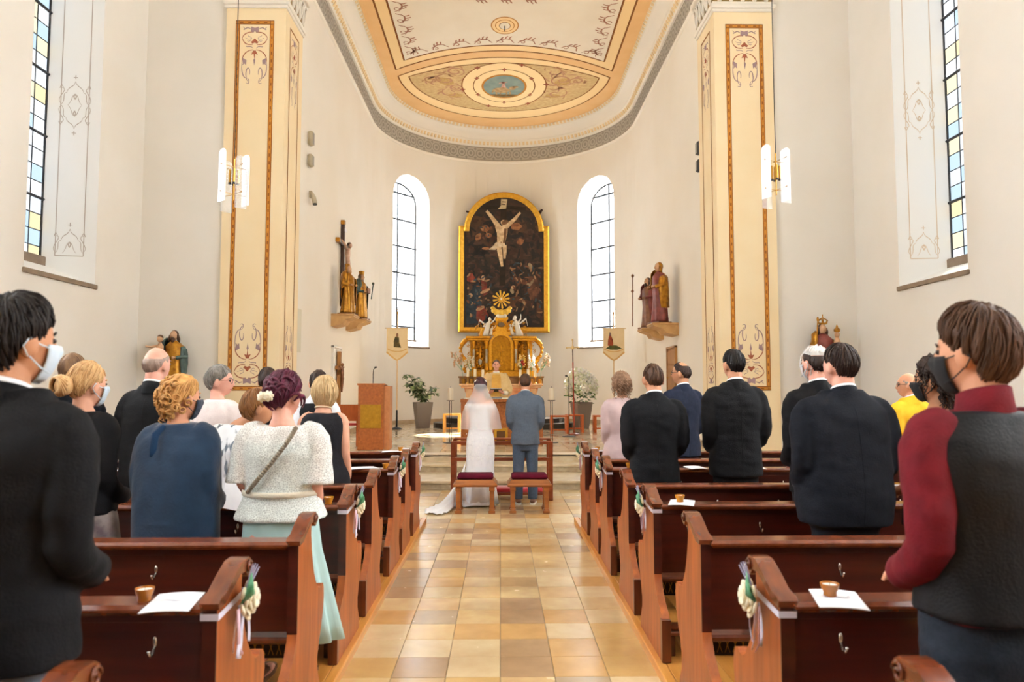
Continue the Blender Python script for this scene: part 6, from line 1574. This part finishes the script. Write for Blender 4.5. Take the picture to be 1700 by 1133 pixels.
def px_x(x, Y): return (x - 831) / 1200 * Y
def top_z(y, Y): return aty(831, y, Y).z
def man(label, px, Y, py, hw, suit, hairkind, hm, T=.014, sk=SK_L, yaw=0, rz=0, waist=0, bald=None, pants=None, z=PZ, N=220, fine=.008, pose='clasp', pitch=0, vol=None, hx=0.0, hem=.78, vox=.012, **kw):
    p = Person(label, px_x(px, Y), Y, z, top_z(py, Y) - z, rz, hw, sk, yaw, pitch, waist, fine, hx=hx)
    p.finish_body(pose); p.jacket(suit, pose, hem, vox); p.trousers(pants or suit); p.hair(hairkind, hm, T, N, bald, vol=vol, **kw)
    return p
# --- ambo side, from the front of the picture to the altar
p = man('black-haired man in black suit and pale blue face mask, nearest the rear pew', 28, 2.02, 500, .27, BLACKSUIT, 'long', H_BLACK, .019, SK_T, -.35, -.15, N=900, fine=.005, pants=cloth('grey_trousers', '6a7480', '5c6672'), hem=.76, vox=.009, rough=.35, lift=.006, rad=.0022, vol=lambda d: 1 + .5 * max(0, d.z) * max(0, d.y + .3))
p.mask(MASKB)
p = man('man with cropped brown hair in a navy suit by the side wall', 126, 4.97, 588, .245, NAVYSUIT, 'crop', hairm('cropped', '5a4030', '8a6a4c'), .006, SK_D, .0, waist=.02, N=260, lift=.001, rad=.0018)
p = man('bald man with grey fringe and white collar in a black suit', 263, 4.97, 578, .25, BLACKSUIT, 'crop', hairm('grey_fringe', '8a746a', 'a89284'), .004, SK_P, -.2, -.1, .05, bald=.34, N=200, lift=.001, rad=.0018)
p = man('dark-haired man half hidden behind the burgundy updo', 446, 6.85, 612, .205, DARKSUIT, 'short', H_DBROWN, .012)
p = man('dark-haired man in black waistcoat and white shirt behind the blonde bob', 530, 6.85, 616, .215, WHITESHIRT, 'short', H_DBROWN, .010, pants=DARKSUIT)
q = MB(); p.torso(q, .024, .92, 1.47); fused('waistcoat', BLACKSUIT, p.t, q, .014, 3, .002)

def woman(label, px, Y, py, hw, sk, yaw=0, rz=0, pose='clasp', z=PZ, fine=.008, waist=0, hx=0, pitch=0):
    p = Person(label, px_x(px, Y), Y, z, top_z(py, Y) - z, rz, hw, sk, yaw, pitch, waist, fine, female=True, hx=hx); p.pose = pose
    return p.finish_body(pose)
def sleeve_top(p, m, name='jacket', hem=.80, g=.0, disp=.005, flare=.03, r=(.056, .062, .052, .046, .042), vox=.012, upto=5, pose=None):
    q = MB(); p.torso(q, .010 + g, hem, 1.49, flare); p.arms(q, pose or p.pose, r, upto); return fused(name, m, p.t, q, vox, 4, disp, (9, 9, 6), p.seed)
BLKJ = cloth('black_bolero', '0b0b0e', '100f13'); PATSK = mat('cloth_marbled', 'c2b4ac', 0.6, col2='58484e', nscale=7, detail=6, sheen=.2, spec=.4)
# woman with bun
p = woman('woman with a blond bun in black jacket and marbled grey skirt', 150, 3.97, 605, .215, SK_L, -.28, -.2, fine=.007)
p.h0 = p.h
def bun(q, s):
    c = s.MH @ Vector((0, -.128, .0)); R3 = s.MH.to_3x3()
    q.ell(c, (.052, .042, .054), 16, 12, R3)
    for k in range(16):
        a0 = k * .39; pts = [c + R3 @ Vector((0.055 * cos(a0 + t * 1.6) * (1 - .25 * t), -.014 - .034 * sin(t * 1.57), .056 * sin(a0 + t * 1.6) * (1 - .25 * t))) for t in frange(0, 1.2, 8)]
        q.tube(pts, .0065, 5)
p.hair('up', H_BLOND, .014, 420, more=bun, crown=(0, .55, .8), length=1.2, lift=.004, rad=.0022)
sleeve_top(p, BLKJ, hem=.86, g=.006, r=(.064, .068, .058, .05, .045)); p.mask(MASKB)
p.skirt(PATSK, [(1.0, .165, .125, 0, 0), (.9, .195, .145, 0, 0), (.75, .215, .14, 0, .01), (.5, .225, .13, 0, .02), (.30, .23, .13, 0, .02)], 7, .05); p.shoes()
# navy shawl
NAVYCH = mat('cloth_navy_chiffon', '18344f', 0.75, col2='132b45', nscale=14, sheen=.25, bump=.12, bscale=60, spec=.25); NAVYDR = cloth('navy_dress', '1a3a5c', '14304e', sc=12)
p = woman('woman with curled golden updo wrapped in a navy chiffon shawl', 305, 3.98, 627, .232, SK_D, -.5, -.15, fine=.007)
def curls(q, s):
    r = random.Random(31); R3 = s.MH.to_3x3(); n = 0
    while n < 70:
        d = Vector((r.gauss(0, .7), -abs(r.gauss(.8, .4)), r.gauss(.05, .5))).normalized()
        if d.z > .75 or d.z < -.62: continue
        p_ = head_pt(d) + d * r.uniform(.018, .040); curl(q, s.MH @ p_, R3 @ (d + Vector((r.uniform(-.6, .6), r.uniform(-.3, .3), r.uniform(-.6, .6)))), r.uniform(.014, .024), r.uniform(.004, .0065), r.uniform(1.1, 1.8), n); n += 1
    for k in range(7): ringlet(q, s.MH @ (Vector((r.uniform(-.07, .07), -.075, -.05))), r.uniform(.05, .10), .010, .005, k, R3 @ Vector((0, -.2, 0)))
p.hair('up', H_GOLD, .018, 260, more=curls, crown=(0, .5, .8), length=1.1, lift=.004, rad=.0024); p.mask(MASKN)
q = MB(); p.torso(q, .006, .80, 1.42); fused('dress_top', NAVYDR, p.t, q, .014, 2)
q = MB(); k = p.k      # shawl: wide mantle round shoulders and arms
p.torso(q, .022, .86, 1.50, .10); p.arms(q, 'clasp', (.066, .072, .070, .07, .06), 4)
q.loft([(.0, -.01, .80 * k, .235, .15), (0, -.01, .90 * k, .238, .155), (0, -.01, 1.05 * k, .236, .16), (0, -.01, 1.2 * k, .232, .155), (0, -.01, 1.32 * k, .232, .135), (0, -.01, 1.40 * k, .19, .11)], 36, 2.3)
o = fused('shawl', NAVYCH, p.t, q, .012, 5, .010, (8, 8, 3), 3.3)
for v in o.data.vertices:
    if v.co.z < .90 * k: v.co.z -= .10 * (.25 - v.co.x * .5) * max(0, (.90 * k - v.co.z) / (.1 * k))
q = MB(); q.tube([(-.03, -.09, 1.47 * k), (-.05, -.135, 1.42 * k), (-.04, -.165, 1.34 * k), (-.05, -.17, 1.30 * k)], [.012, .020, .018, .006], 8, flat=.35); q.build('shawl_knot', NAVYDR, o, True)
p.skirt(NAVYDR, [(.98, .17, .13, 0, 0), (.85, .20, .145, 0, 0), (.6, .215, .135, 0, .01), (.3, .225, .135, 0, .02), (.10, .23, .135, 0, .02)], 8, .07); p.shoes()
# grey-haired woman
PALEP = cloth('pale_blush', 'e6d8d4', 'dccdc9', sc=20)
p = woman('grey-haired woman with glasses in a pale blush top', 367, 5.87, 610, .235, SK_P, -1.05, -.35)
p.hair('short', H_GREY, .020, 300, rough=.4, lift=.005); p.glasses(); sleeve_top(p, PALEP, 'blouse', .80, .008, r=(.060, .066, .056, .05, .045)); p.trousers(cloth('beige_trousers', '9a8a7c', '8f7f70'))
# floral blouse
FLOR = mat('cloth_floral', 'eceff2', 0.7, col2='6a7480', nscale=16, stretch=(1.6, 1, .6), detail=1, sharp=False, spec=.3)
FLOR.node_tree.nodes['Color Ramp'].color_ramp.elements[0].position = .56; FLOR.node_tree.nodes['Color Ramp'].color_ramp.elements[1].position = .63
p = woman('brown-haired woman in white leaf-print blouse beside the mint lace dress', 402, 4.955, 648, .255, SK_T, -.9, -.22, 'fold', waist=.02, hx=.13)
p.hair('long', hairm('chestnut', '6a4020', '9a6a3c'), .018, 320, lift=.004); sleeve_top(p, FLOR, 'blouse', .78, .018, disp=.008, r=(.066, .075, .068, .06, .05)); p.trousers(cloth('dark_trousers', '22222a', '1c1c22'))
# mint lace dress
MINT = mat('cloth_mint', 'b3d3d0', 0.6, col2='a5c8c6', nscale=8, sheen=.15, spec=.35)
def lace_mat(name, c, base, holes=.5, sc=70):
    m = bpy.data.materials.new(name); m.use_nodes = True; nt = m.node_tree; N = nt.nodes; L = nt.links; b = N['Principled BSDF']; b.inputs['Base Color'].default_value = (*lin(c), 1); b.inputs['Roughness'].default_value = .8
    tc = N.new('ShaderNodeTexCoord'); v = N.new('ShaderNodeTexVoronoi'); v.inputs['Scale'].default_value = sc; v.feature = 'DISTANCE_TO_EDGE'; L.new(tc.outputs['Object'], v.inputs['Vector'])
    nz = N.new('ShaderNodeTexNoise'); nz.inputs['Scale'].default_value = 14; L.new(tc.outputs['Object'], nz.inputs['Vector'])
    a = N.new('ShaderNodeMath'); a.operation = 'MULTIPLY_ADD'; a.inputs[1].default_value = 2.2; a.inputs[2].default_value = -1.0; L.new(nz.outputs['Fac'], a.inputs[0])
    mr = N.new('ShaderNodeMapRange'); mr.inputs['From Min'].default_value = .05; mr.inputs['From Max'].default_value = .16; mr.inputs['To Min'].default_value = .95; mr.inputs['To Max'].default_value = holes; L.new(v.outputs['Distance'], mr.inputs['Value'])
    mx = N.new('ShaderNodeMath'); mx.operation = 'MAXIMUM'; L.new(mr.outputs[0], mx.inputs[0]); L.new(a.outputs[0], mx.inputs[1]); cl = N.new('ShaderNodeClamp'); L.new(mx.outputs[0], cl.inputs[0]); L.new(cl.outputs[0], b.inputs['Alpha'])
    bp = N.new('ShaderNodeBump'); bp.inputs['Strength'].default_value = .10; bp.inputs['Distance'].default_value = .004; L.new(v.outputs['Distance'], bp.inputs['Height']); L.new(bp.outputs[0], b.inputs['Normal'])
    MATS[name] = m; return m
LACEW = lace_mat('lace_ivory', 'eef2ee', None, .56, 95); LACEB = lace_mat('lace_white', 'f4f4f4', None, .55, 55)
p = woman('woman with burgundy updo and white flowers in mint lace dress at the aisle', 474, 3.98, 622, .255, SK_P, -.35, -.12, 'clasp', fine=.006, waist=.02)
def swirl(q, s):
    R3 = s.MH.to_3x3(); r = random.Random(8)
    for k in range(26):
        a = r.uniform(-1.3, 1.3); z0 = r.uniform(-.45, .75); pts = []
        for t in frange(0, 1, 9):
            d = Vector((sin(a + t * .9 * (1 if k % 2 else -1)), -cos(a + t * .9 * (1 if k % 2 else -1)), z0 + .35 * sin(t * 3.14) - .3 * t)).normalized(); pts.append(s.MH @ (head_pt(d) + d * (.024 + .012 * sin(t * 3.14))))
        q.tube(pts, [.004 + .006 * sin(pi * j / 8) for j in range(9)], 6)
p.hair('up', H_BURG, .026, 320, more=swirl, crown=(0, .6, .75), length=1.2, lift=.005, rad=.0024, rough=.4)
for x in (-.016, .030):
    q = MB(); c = p.MH @ Vector((x - .012, -.138, -.002 + x * .1))
    for j in range(3):
        for i in range(7): a = i * .9 + j * .5; q.ell(c + Vector(((.007 + .007 * j) * cos(a), -.010 + .005 * j, (.007 + .007 * j) * sin(a))), (.010, .006, .010), 8, 5)
    q.build('hair_flower', ROSE, p.t, True)
q = MB(); p.torso(q, .008, .86, 1.385, .02); o = fused('dress_bodice', MINT, p.t, q, .011, 3, .003); k = p.k
p.skirt(MINT, [(1.04, .158, .128, 0, 0), (.92, .20, .165, 0, 0), (.75, .22, .15, .0, .01), (.5, .26, .14, .015, .02), (.36, .285, .14, .02, .025), (.24, .305, .14, .025, .03)], 8, .06, 'dress_skirt')
q = MB(); p.torso(q, .020, .90, 1.475, .16); p.arms(q, 'clasp', (.056, .074, .092, .060, .05), 3); o = fused('lace_blouse', LACEW, p.t, q, .011, 3, .006, (12, 12, 8), 2.0)
q = MB(); n = 40; q.rings([[((.152 + dr) * p.hw / .225 * cos(a), (.128 + dr) * 1.08 * sin(a), z * k) for a in (2 * pi * i / n for i in range(n))] for z, dr in ((1.055, .028), (1.058, .034), (1.085, .034), (1.088, .028))], cap=False); q.build('waist_band', cloth('ivory_band', 'e2dccb', 'd8d0bc'), o, True)
st = MB(); ribbon_pts = [(.135, -.155, 1.445 * k), (.09, -.168, 1.36 * k), (.02, -.172, 1.26 * k), (-.06, -.17, 1.16 * k), (-.115, -.160, 1.09 * k)]
for j in range(30):
    t = j / 29; i = min(3, int(t * 4)); f_ = t * 4 - i; a = Vector(ribbon_pts[i]).lerp(Vector(ribbon_pts[i + 1]), f_); st.ell(a, (.014, .006, .012), 8, 6)
st.build('bag_chain', mat('chain_bead', '9a8f7c', 0.4, 0.5, col2='6a5f50', nscale=60), p.t, True); p.shoes(BROWNSHOE)
b = thing('paper_sheet', 'white folded sheet held by the woman in mint lace', 'paper', (px_x(393, 4.25), 4.25, .99), .5); b.rotation_euler = (.9, .3, .6); MB().bbox(-.05, .05, -.09, .09, -.001, .002, .001).build('leaf', PAPER, b)
# blonde bob
BLKDR = cloth('black_dress', '141418', '1a1a20')
p = woman('woman with blonde bob in sleeveless black dress, bare arms', 540, 5.87, 628, .235, SK_L, .0, -.1, 'down', waist=.02)
p.hair('bob', H_ASH, .024, 520, rough=.2, crown=(0, -.1, 1), length=1.25, lift=.004, rad=.0024)
q = MB(); p.torso(q, .012, .82, 1.46, .03); fused('dress_bodice', BLKDR, p.t, q, .012, 3, .004)
p.skirt(BLKDR, [(.98, .172, .135, 0, 0), (.85, .20, .15, 0, 0), (.6, .20, .14, 0, .01), (.42, .195, .13, 0, .01)], 9, .035, 'dress_skirt')
q = MB(); n = 28; q.tube([(.062 * cos(a), -.014 + .062 * sin(a), (1.495 - .012 * sin(a)) * p.k) for a in (2 * pi * i / n for i in range(n))], .006, 6, close=True); q.build('necklace', mat('necklace', 'd8c8a4', 0.4), p.t, True); p.shoes()
# --- other side of the aisle
MAUVE_D = mat('cloth_mauve', 'b8a09f', 0.6, col2='ad9493', nscale=9, sheen=.25, bump=.08, bscale=50, spec=.35)
p = woman('woman with curly brown hair in fitted mauve dress', 1032, 7.68, 620, .235, SK_D, .0, .1, 'clasp')
def curly(q, s, N=170, R=.009, L=(.05, .12), rad=.0042, seed=3, T=.024):
    r = random.Random(seed); R3 = s.MH.to_3x3(); n = 0
    while n < N:
        d = Vector((r.gauss(0, 1), r.gauss(-.35, 1), r.gauss(.1, .8))).normalized()
        if hair_t(d, 'long', 1.0) < .5: continue
        ringlet(q, s.MH @ (head_pt(d) + d * (T * r.uniform(.5, 1.2))), r.uniform(*L), R * r.uniform(.7, 1.3), rad, n + seed * 1000, R3 @ (d * .55)); n += 1
p.hair('long', H_LBROWN, .026, 60, more=lambda q, s: curly(q, s), rough=.6)
sleeve_top(p, MAUVE_D, 'dress_top', .80, .004, r=(.056, .060, .052, .046, .04)); p.skirt(MAUVE_D, [(1.0, .158, .122, 0, 0), (.88, .198, .15, 0, 0), (.7, .20, .145, 0, .01), (.45, .185, .13, 0, .01), (.30, .19, .13, 0, .01)], 5, .02, 'dress_skirt'); p.shoes()
man('man with short brown hair in dark suit, next to the aisle', 1085, 5.87, 606, .27, DARKSUIT, 'crop', H_BROWN, .011, SK_D, .15, .05, N=320, lift=.002, rad=.002)
p = man('balding man with glasses in a navy suit behind him', 1133, 7.68, 602, .25, NAVYMID, 'crop', H_DBROWN, .007, SK_T, .75, .25, N=240, bald=.72, lift=.001); p.glasses()
man('broad bearded man with dark hair in a black suit', 1220, 5.87, 582, .275, BLACKSUIT, 'short', H_BLACK, .014, SK_D, .25, .05, .01, N=360, lift=.003, rad=.002)
p = man('man with white-topped hair and face mask in black suit', 1358, 4.97, 576, .255, BLACKSUIT, 'crop', H_DBROWN, .012, SK_P, .25, .1, N=260, bald=.50); p.mask(MASKB)
q = MB(); 
for ring in (0,):
    rs = []
    for dd in dirs(40, 28):
        rs.append([p.MH @ (head_pt(d) + d * ((.014 * max(0, min(1, (d.z - .45) / .15)) - .004) * (1 + .3 * noise.noise(d * 9)))) for d in dd])
    q.rings(rs)
hair_strands(q, p.MH, 'crop', .012, 260, 5, lift=.006, rad=.0024, vol=lambda d: 1.0 if d.z > .5 else -1.0)
q.build('white_hair_top', H_WHITE, p.t, True)
p = man('heavy man with thinning dark hair in a dark pinstripe suit', 1400, 3.98, 573, .302, NAVYSUIT, 'short', H_DBROWN, .015, SK_P, .25, .08, .06, N=520, lift=.003, rad=.0022, hem=.74)
p = man('grey-haired man with glasses in a yellow jacket by the wall', 1515, 6.875, 620, .25, cloth('yellow_jacket', 'e6b22c', 'dca620', sc=14), 'crop', H_GREY, .006, SK_D, .75, .3, bald=.2); p.glasses()
p = woman('woman with dark curly hair in sleeveless black top behind the man in burgundy', 1560, 3.98, 598, .235, SK_T, .5, .3, 'clasp')
p.hair('long', H_DBROWN, .026, 60, more=lambda q, s: curly(q, s, 220, .009, (.06, .16), .0045, 5, .03), rough=.6); p.mask(MASKK)
q = MB(); p.torso(q, .010, .80, 1.455, .03); fused('sleeveless_top', BLKDR, p.t, q, .012, 3, .004); p.trousers(cloth('black_trousers', '16161a', '121216'))
# man in burgundy shirt
BURG = cloth('burgundy_shirt', '6e1420', '5c0f1a', sc=20); VEST = cloth('black_vest', '0e0e12', '09090c', rough=.6); DENIM = cloth('denim', '232a36', '1a2029', sc=40)
p = Person('man in burgundy shirt, dark waistcoat and jeans wearing black mask', px_x(1632, 2.05), 2.05, PZ, top_z(519, 2.05) - PZ, .2, .265, SK_D, .38, .0, .0, .005); p.finish_body('clasp')
p.hair('long', H_BROWN, .021, 1000, rough=.35, lift=.006, rad=.0022, vol=lambda d: 1 + .4 * max(0, d.z)); p.mask(MASKK)
q = MB(); p.torso(q, .008, .84, 1.50); p.arms(q, 'clasp', (.066, .070, .060, .052, .044)); fused('shirt', BURG, p.t, q, .009, 4, .006, (9, 9, 7), 1.0)
q = MB(); n = 28; k = p.k; q.rings([[(r * cos(a), -.014 + r * sin(a), (z - .02 * (1 + sin(a)) * .8) * k) for a in (2 * pi * i / n for i in range(n))] for z, r in ((1.45, .085), (1.50, .074), (1.545, .068), (1.548, .062), (1.47, .060))], cap=False); q.build('shirt_collar', BURG, p.t, True)
q = MB(); p.torso(q, .019, .90, 1.485); fused('waistcoat', VEST, p.t, q, .010, 4, .004, (7, 7, 5), 2.0)
p.trousers(DENIM, .012, 1.03, r=1.1)
q = MB(); q.tube([((.175) * cos(a), .01 + .135 * sin(a), .985 * k) for a in (2 * pi * i / 36 for i in range(36))], .016, 6, close=True, flat=.5); q.build('belt', BLACKMETAL, p.t)
# ------------------------------------------------------------------ the couple and the priest
GSUIT = cloth('blue_grey_suit', '565f6c', '4d5662', sc=50); GP = cloth('blue_grey_trousers', '4a5566', '404b5a', sc=50)
p = man('groom in blue-grey suit standing before the altar steps', 872, 10.15, 622, .265, GSUIT, 'crop', H_BROWN, .012, SK_D, 0, 0, pants=GP, z=0.0, N=300, hem=.80, lift=.002, rad=.002)
for sh in [c for c in p.t.children if c.name.startswith('shoe')]:
    sh.data.materials[0] = BROWNSHOE
    for c in sh.children: c.data.materials[0] = SOLE
# bride
sk = SK_L.copy(); sk.name = 'skin_bride'; nt = sk.node_tree; N_ = nt.nodes; L_ = nt.links; b_ = N_['Principled BSDF']; old = b_.inputs['Base Color'].links[0].from_socket
tc = N_.new('ShaderNodeTexCoord'); acc = None
for c in ((-.13, -.07, 1.42), (.235, -.03, 1.20), (-.235, .0, 1.2)):
    vm = N_.new('ShaderNodeVectorMath'); vm.operation = 'DISTANCE'; vm.inputs[1].default_value = c; L_.new(tc.outputs['Object'], vm.inputs[0]); mr = N_.new('ShaderNodeMapRange'); mr.inputs['From Min'].default_value = .05; mr.inputs['From Max'].default_value = .09; mr.inputs['To Min'].default_value = 1; mr.inputs['To Max'].default_value = 0; L_.new(vm.outputs['Value'], mr.inputs['Value'])
    if acc is None: acc = mr.outputs[0]
    else:
        ad = N_.new('ShaderNodeMath'); ad.operation = 'MAXIMUM'; L_.new(acc, ad.inputs[0]); L_.new(mr.outputs[0], ad.inputs[1]); acc = ad.outputs[0]
nz = N_.new('ShaderNodeTexNoise'); nz.inputs['Scale'].default_value = 45; L_.new(tc.outputs['Object'], nz.inputs['Vector']); gt = N_.new('ShaderNodeMath'); gt.operation = 'GREATER_THAN'; gt.inputs[1].default_value = .47; L_.new(nz.outputs['Fac'], gt.inputs[0])
ml = N_.new('ShaderNodeMath'); ml.operation = 'MULTIPLY'; L_.new(acc, ml.inputs[0]); L_.new(gt.outputs[0], ml.inputs[1]); mx = N_.new('ShaderNodeMix'); mx.data_type = 'RGBA'; L_.new(ml.outputs[0], mx.inputs[0]); L_.new(old, mx.inputs[6]); mx.inputs[7].default_value = (*lin('4a5468'), 1); L_.new(mx.outputs[2], b_.inputs['Base Color'])
p = woman('bride in white lace gown with long train and short veil', 798, 10.1, 629, .225, sk, 0, 0, 'clasp', z=0.0); k = p.k
p.hair('up', hairm('bride_dark', '2a1418', '4a2228'), .020, 260, crown=(0, .5, .8), rough=.35)
q = MB()
for i in range(9): a = pi * (i / 8); q.ell(p.MH @ Vector((.07 * cos(a), -.045, .075 + .05 * sin(a) * .6)), (.014, .012, .012), 8, 5)
q.build('hair_flower', WHITEFIG, p.t, True)
GOWN = mat('cloth_gown', 'f3f3f5', 0.6, col2='e9e9ee', nscale=9, bump=.3, bscale=28, sheen=.2, spec=.35)
q = MB(); p.torso(q, .010, .80, 1.37, .0); o = fused('bodice', GOWN, p.t, q, .010, 3, .002, (20, 20, 20))
q = MB()
q.loft([(0, -.004, 1.305 * k, .205, .135), (0, -.004, 1.34 * k, .225, .14), (0, -.004, 1.385 * k, .215, .128), (0, -.004, 1.40 * k, .19, .115)], 40, 2.2, cap=False); q.build('off_shoulder_lace', LACEB, p.t, True)
p.skirt(GOWN, [(1.02, .155, .12, 0, 0), (.92, .188, .15, 0, 0), (.78, .196, .165, 0, -.01), (.55, .185, .165, -.005, -.01), (.35, .21, .18, -.02, -.01), (.15, .25, .19, -.03, -.01), (.01, .28, .20, -.04, -.01)], 10, .05, 'gown_skirt')
ap = MB(); r = random.Random(2)
for i in range(70):
    a = -pi / 2 + r.gauss(0, .75); z = .62 + abs(r.gauss(0, .16)); rr = .196 if z > .7 else .19
    c = Vector((rr * cos(a) * 1.01, rr * .86 * sin(a) - .012, z * k)); curl(ap, c, (cos(a), sin(a), 0), r.uniform(.008, .016), .0025, 1.0, i)
ap.build('lace_applique', mat('applique', 'fbfbfb', 0.7), p.t, True)
# train: cloth fan from the back of the gown onto the floor
tr = MB(); ox, oy = p.t.location.x, p.t.location.y
inner = [(-.20, -.05, .58), (-.21, -.07, .50), (-.22, -.09, .40), (-.24, -.10, .30), (-.265, -.10, .20), (-.285, -.10, .13), (-.285, -.11, .09), (-.25, -.15, .07), (0, -.19, .06), (.18, -.16, .05)]
outer = [(-.60, -.10), (-.68, -.42), (-.69, -.72), (-.60, -.80), (-.48, -.83), (-.41, -.76), (-.39, -.52), (-.34, -.30), (.0, -.245), (.24, -.20)]
def cr(P, t):
    t = t * (len(P) - 1); i = min(len(P) - 2, int(t)); f_ = t - i; a, b, c, d = (Vector(P[max(0, min(len(P) - 1, j))]) for j in (i - 1, i, i + 1, i + 2))
    return .5 * ((2 * b) + (c - a) * f_ + (2 * a - 5 * b + 4 * c - d) * f_ * f_ + (-a + 3 * b - 3 * c + d) * f_ ** 3)
NU, NV = 60, 16; vs = []
for i in range(NU):
    u = i / (NU - 1); a = cr(inner, u); b = cr([(*q_, .012) for q_ in outer], u)
    for j in range(NV):
        v = j / (NV - 1); zz = a.z * (1 - v) ** 1.9 + .012 + .014 * max(0, sin(u * 34 + v * 3)) * v + (.012 * max(0, sin(u * 90)) if j >= NV - 2 else 0)
        w_ = a.lerp(b, v); vs.append((w_.x + .006 * sin(u * 70) * (j == NV - 1), w_.y + .008 * sin(u * 95) * (j == NV - 1), zz))
tr.add(vs, [(i * NV + j, i * NV + j + 1, (i + 1) * NV + j + 1, (i + 1) * NV + j) for i in range(NU - 1) for j in range(NV - 1)])
o = tr.build('train', GOWN, p.t, True, fix=False); md = o.modifiers.new('t', 'SOLIDIFY'); md.thickness = .004; md.offset = 1
VEIL = bpy.data.materials.new('veil_tulle'); VEIL.use_nodes = True; n_ = VEIL.node_tree; b_ = n_.nodes['Principled BSDF']; b_.inputs['Base Color'].default_value = (.95, .95, .97, 1); b_.inputs['Roughness'].default_value = .9; b_.inputs['Alpha'].default_value = .26
vl = MB(); n = 44; rs = []
for z, rx, ry, y0, a0 in ((p.h - .075, .05, .025, -.105, 0), (p.h - .085, .07, .045, -.10, 0), (p.h - .12, .092, .07, -.09, .0), (p.h - .20, .115, .085, -.085, 0), (1.42 * k, .19, .12, -.075, .0), (1.30 * k, .245, .155, -.06, 0), (1.15 * k, .275, .175, -.05, 0), (1.05 * k, .288, .185, -.05, 0)):
    rs.append([(rx * cos(a) * (1 + .05 * cos(9 * a) * (1.6 * k - z)), y0 + ry * sin(a) * (1 + .06 * cos(11 * a) * (1.6 * k - z)), z) for a in frange(pi - .25, 2 * pi + .25, n)])
vl.add([q_ for r_ in rs for q_ in r_], [(j * n + i, j * n + i + 1, (j + 1) * n + i + 1, (j + 1) * n + i) for j in range(len(rs) - 1) for i in range(n - 1)]); vl.build('veil', VEIL, p.t, True, fix=False)
p.shoes(SOLE)
# priest behind the altar, facing the couple
CHAS = mat('cloth_chasuble', 'dcc08a', 0.7, col2='d2b47c', nscale=10, sheen=.2, bump=.1, bscale=60); CHGOLD = mat('cloth_orphrey', 'cf9f3e', 0.55, col2='be8c30', nscale=14, sheen=.2); ALB = cloth('alb', 'ece4d4', 'e2d8c6')
pr = Person('priest in cream and gold chasuble standing behind the altar', px_x(824, 16.5), 16.5, ZC, top_z(598, 16.5) - ZC, pi, .26, SK_P, .0, -.05); k = pr.k
pp = {sd: [(sd * .16, 0, 1.425 * k), (sd * .20, 0, 1.38 * k), (sd * .275, .03, 1.13 * k), (sd * .235, .19, 1.035 * k), (sd * .105, .30, 1.05 * k)] for sd in (-1, 1)}
pr.finish_body(pp, hand_dir={sd: (-sd * .12, .94, .305) for sd in (-1, 1)}, hand_up=(0, .3, -1), curl_=.12)   # palms up under the book
pr.hair('crop', H_GREYB, .010, 220, bald=.80)
pr.skirt(ALB, [(1.0, .20, .15, 0, 0), (.6, .23, .19, 0, 0), (.03, .27, .23, 0, 0)], 8, .05, 'alb')
q = MB(); pr.torso(q, .02, .80, 1.50, .12); pr.arms(q, pp, (.070, .080, .098, .085), 4); q.loft([(0, .05, .62 * k, .30, .17), (0, .05, .85 * k, .31, .18), (0, .04, 1.1 * k, .30, .18), (0, .02, 1.3 * k, .26, .15)], 24, 2.2); fused('chasuble', CHAS, pr.t, q, .016, 4, .006, (7, 7, 3), 4.0)
for sd in (-1, 1):
    q = MB(); q.tube([(sd * .24, .18, 1.035 * k), (sd * .19, .228, 1.04 * k), (sd * .155, .258, 1.044 * k)], [.055, .048, .044], 12); q.build('alb_sleeve', ALB, pr.t, True)
q = MB(); rs = [[(-w, y, z * k), (w, y, z * k), (w, y - .02, z * k), (-w, y - .02, z * k)] for z, y, w in ((.66, .245, .12), (.9, .258, .115), (1.1, .25, .11), (1.27, .205, .105), (1.37, .165, .10), (1.44, .125, .08))]; q.rings(rs); q.build('orphrey', CHGOLD, pr.t)
q = MB(); n = 24; q.rings([[(r * cos(a), -.012 + r * sin(a), (z + .012 * sin(a) * -1) * k) for a in (2 * pi * i / n for i in range(n))] for z, r in ((1.45, .085), (1.505, .068), (1.508, .063), (1.45, .062))], cap=False); q.build('amice_collar', WHITESHIRT, pr.t, True); pr.shoes()
b = thing('hymnal', 'dark open book held in the hands of the priest', 'book', (px_x(824, 16.5), 16.5 - .362, ZC + 1.05 * k + .056), pi); b.rotation_euler = (radians(18), 0, pi)
MB().bbox(-.13, .13, -.09, .09, -.02, 0, .004).build('cover', BLACKMETAL, b); MB().bbox(-.12, .12, -.08, .08, 0, .012, .003).build('pages', PAPER, b)
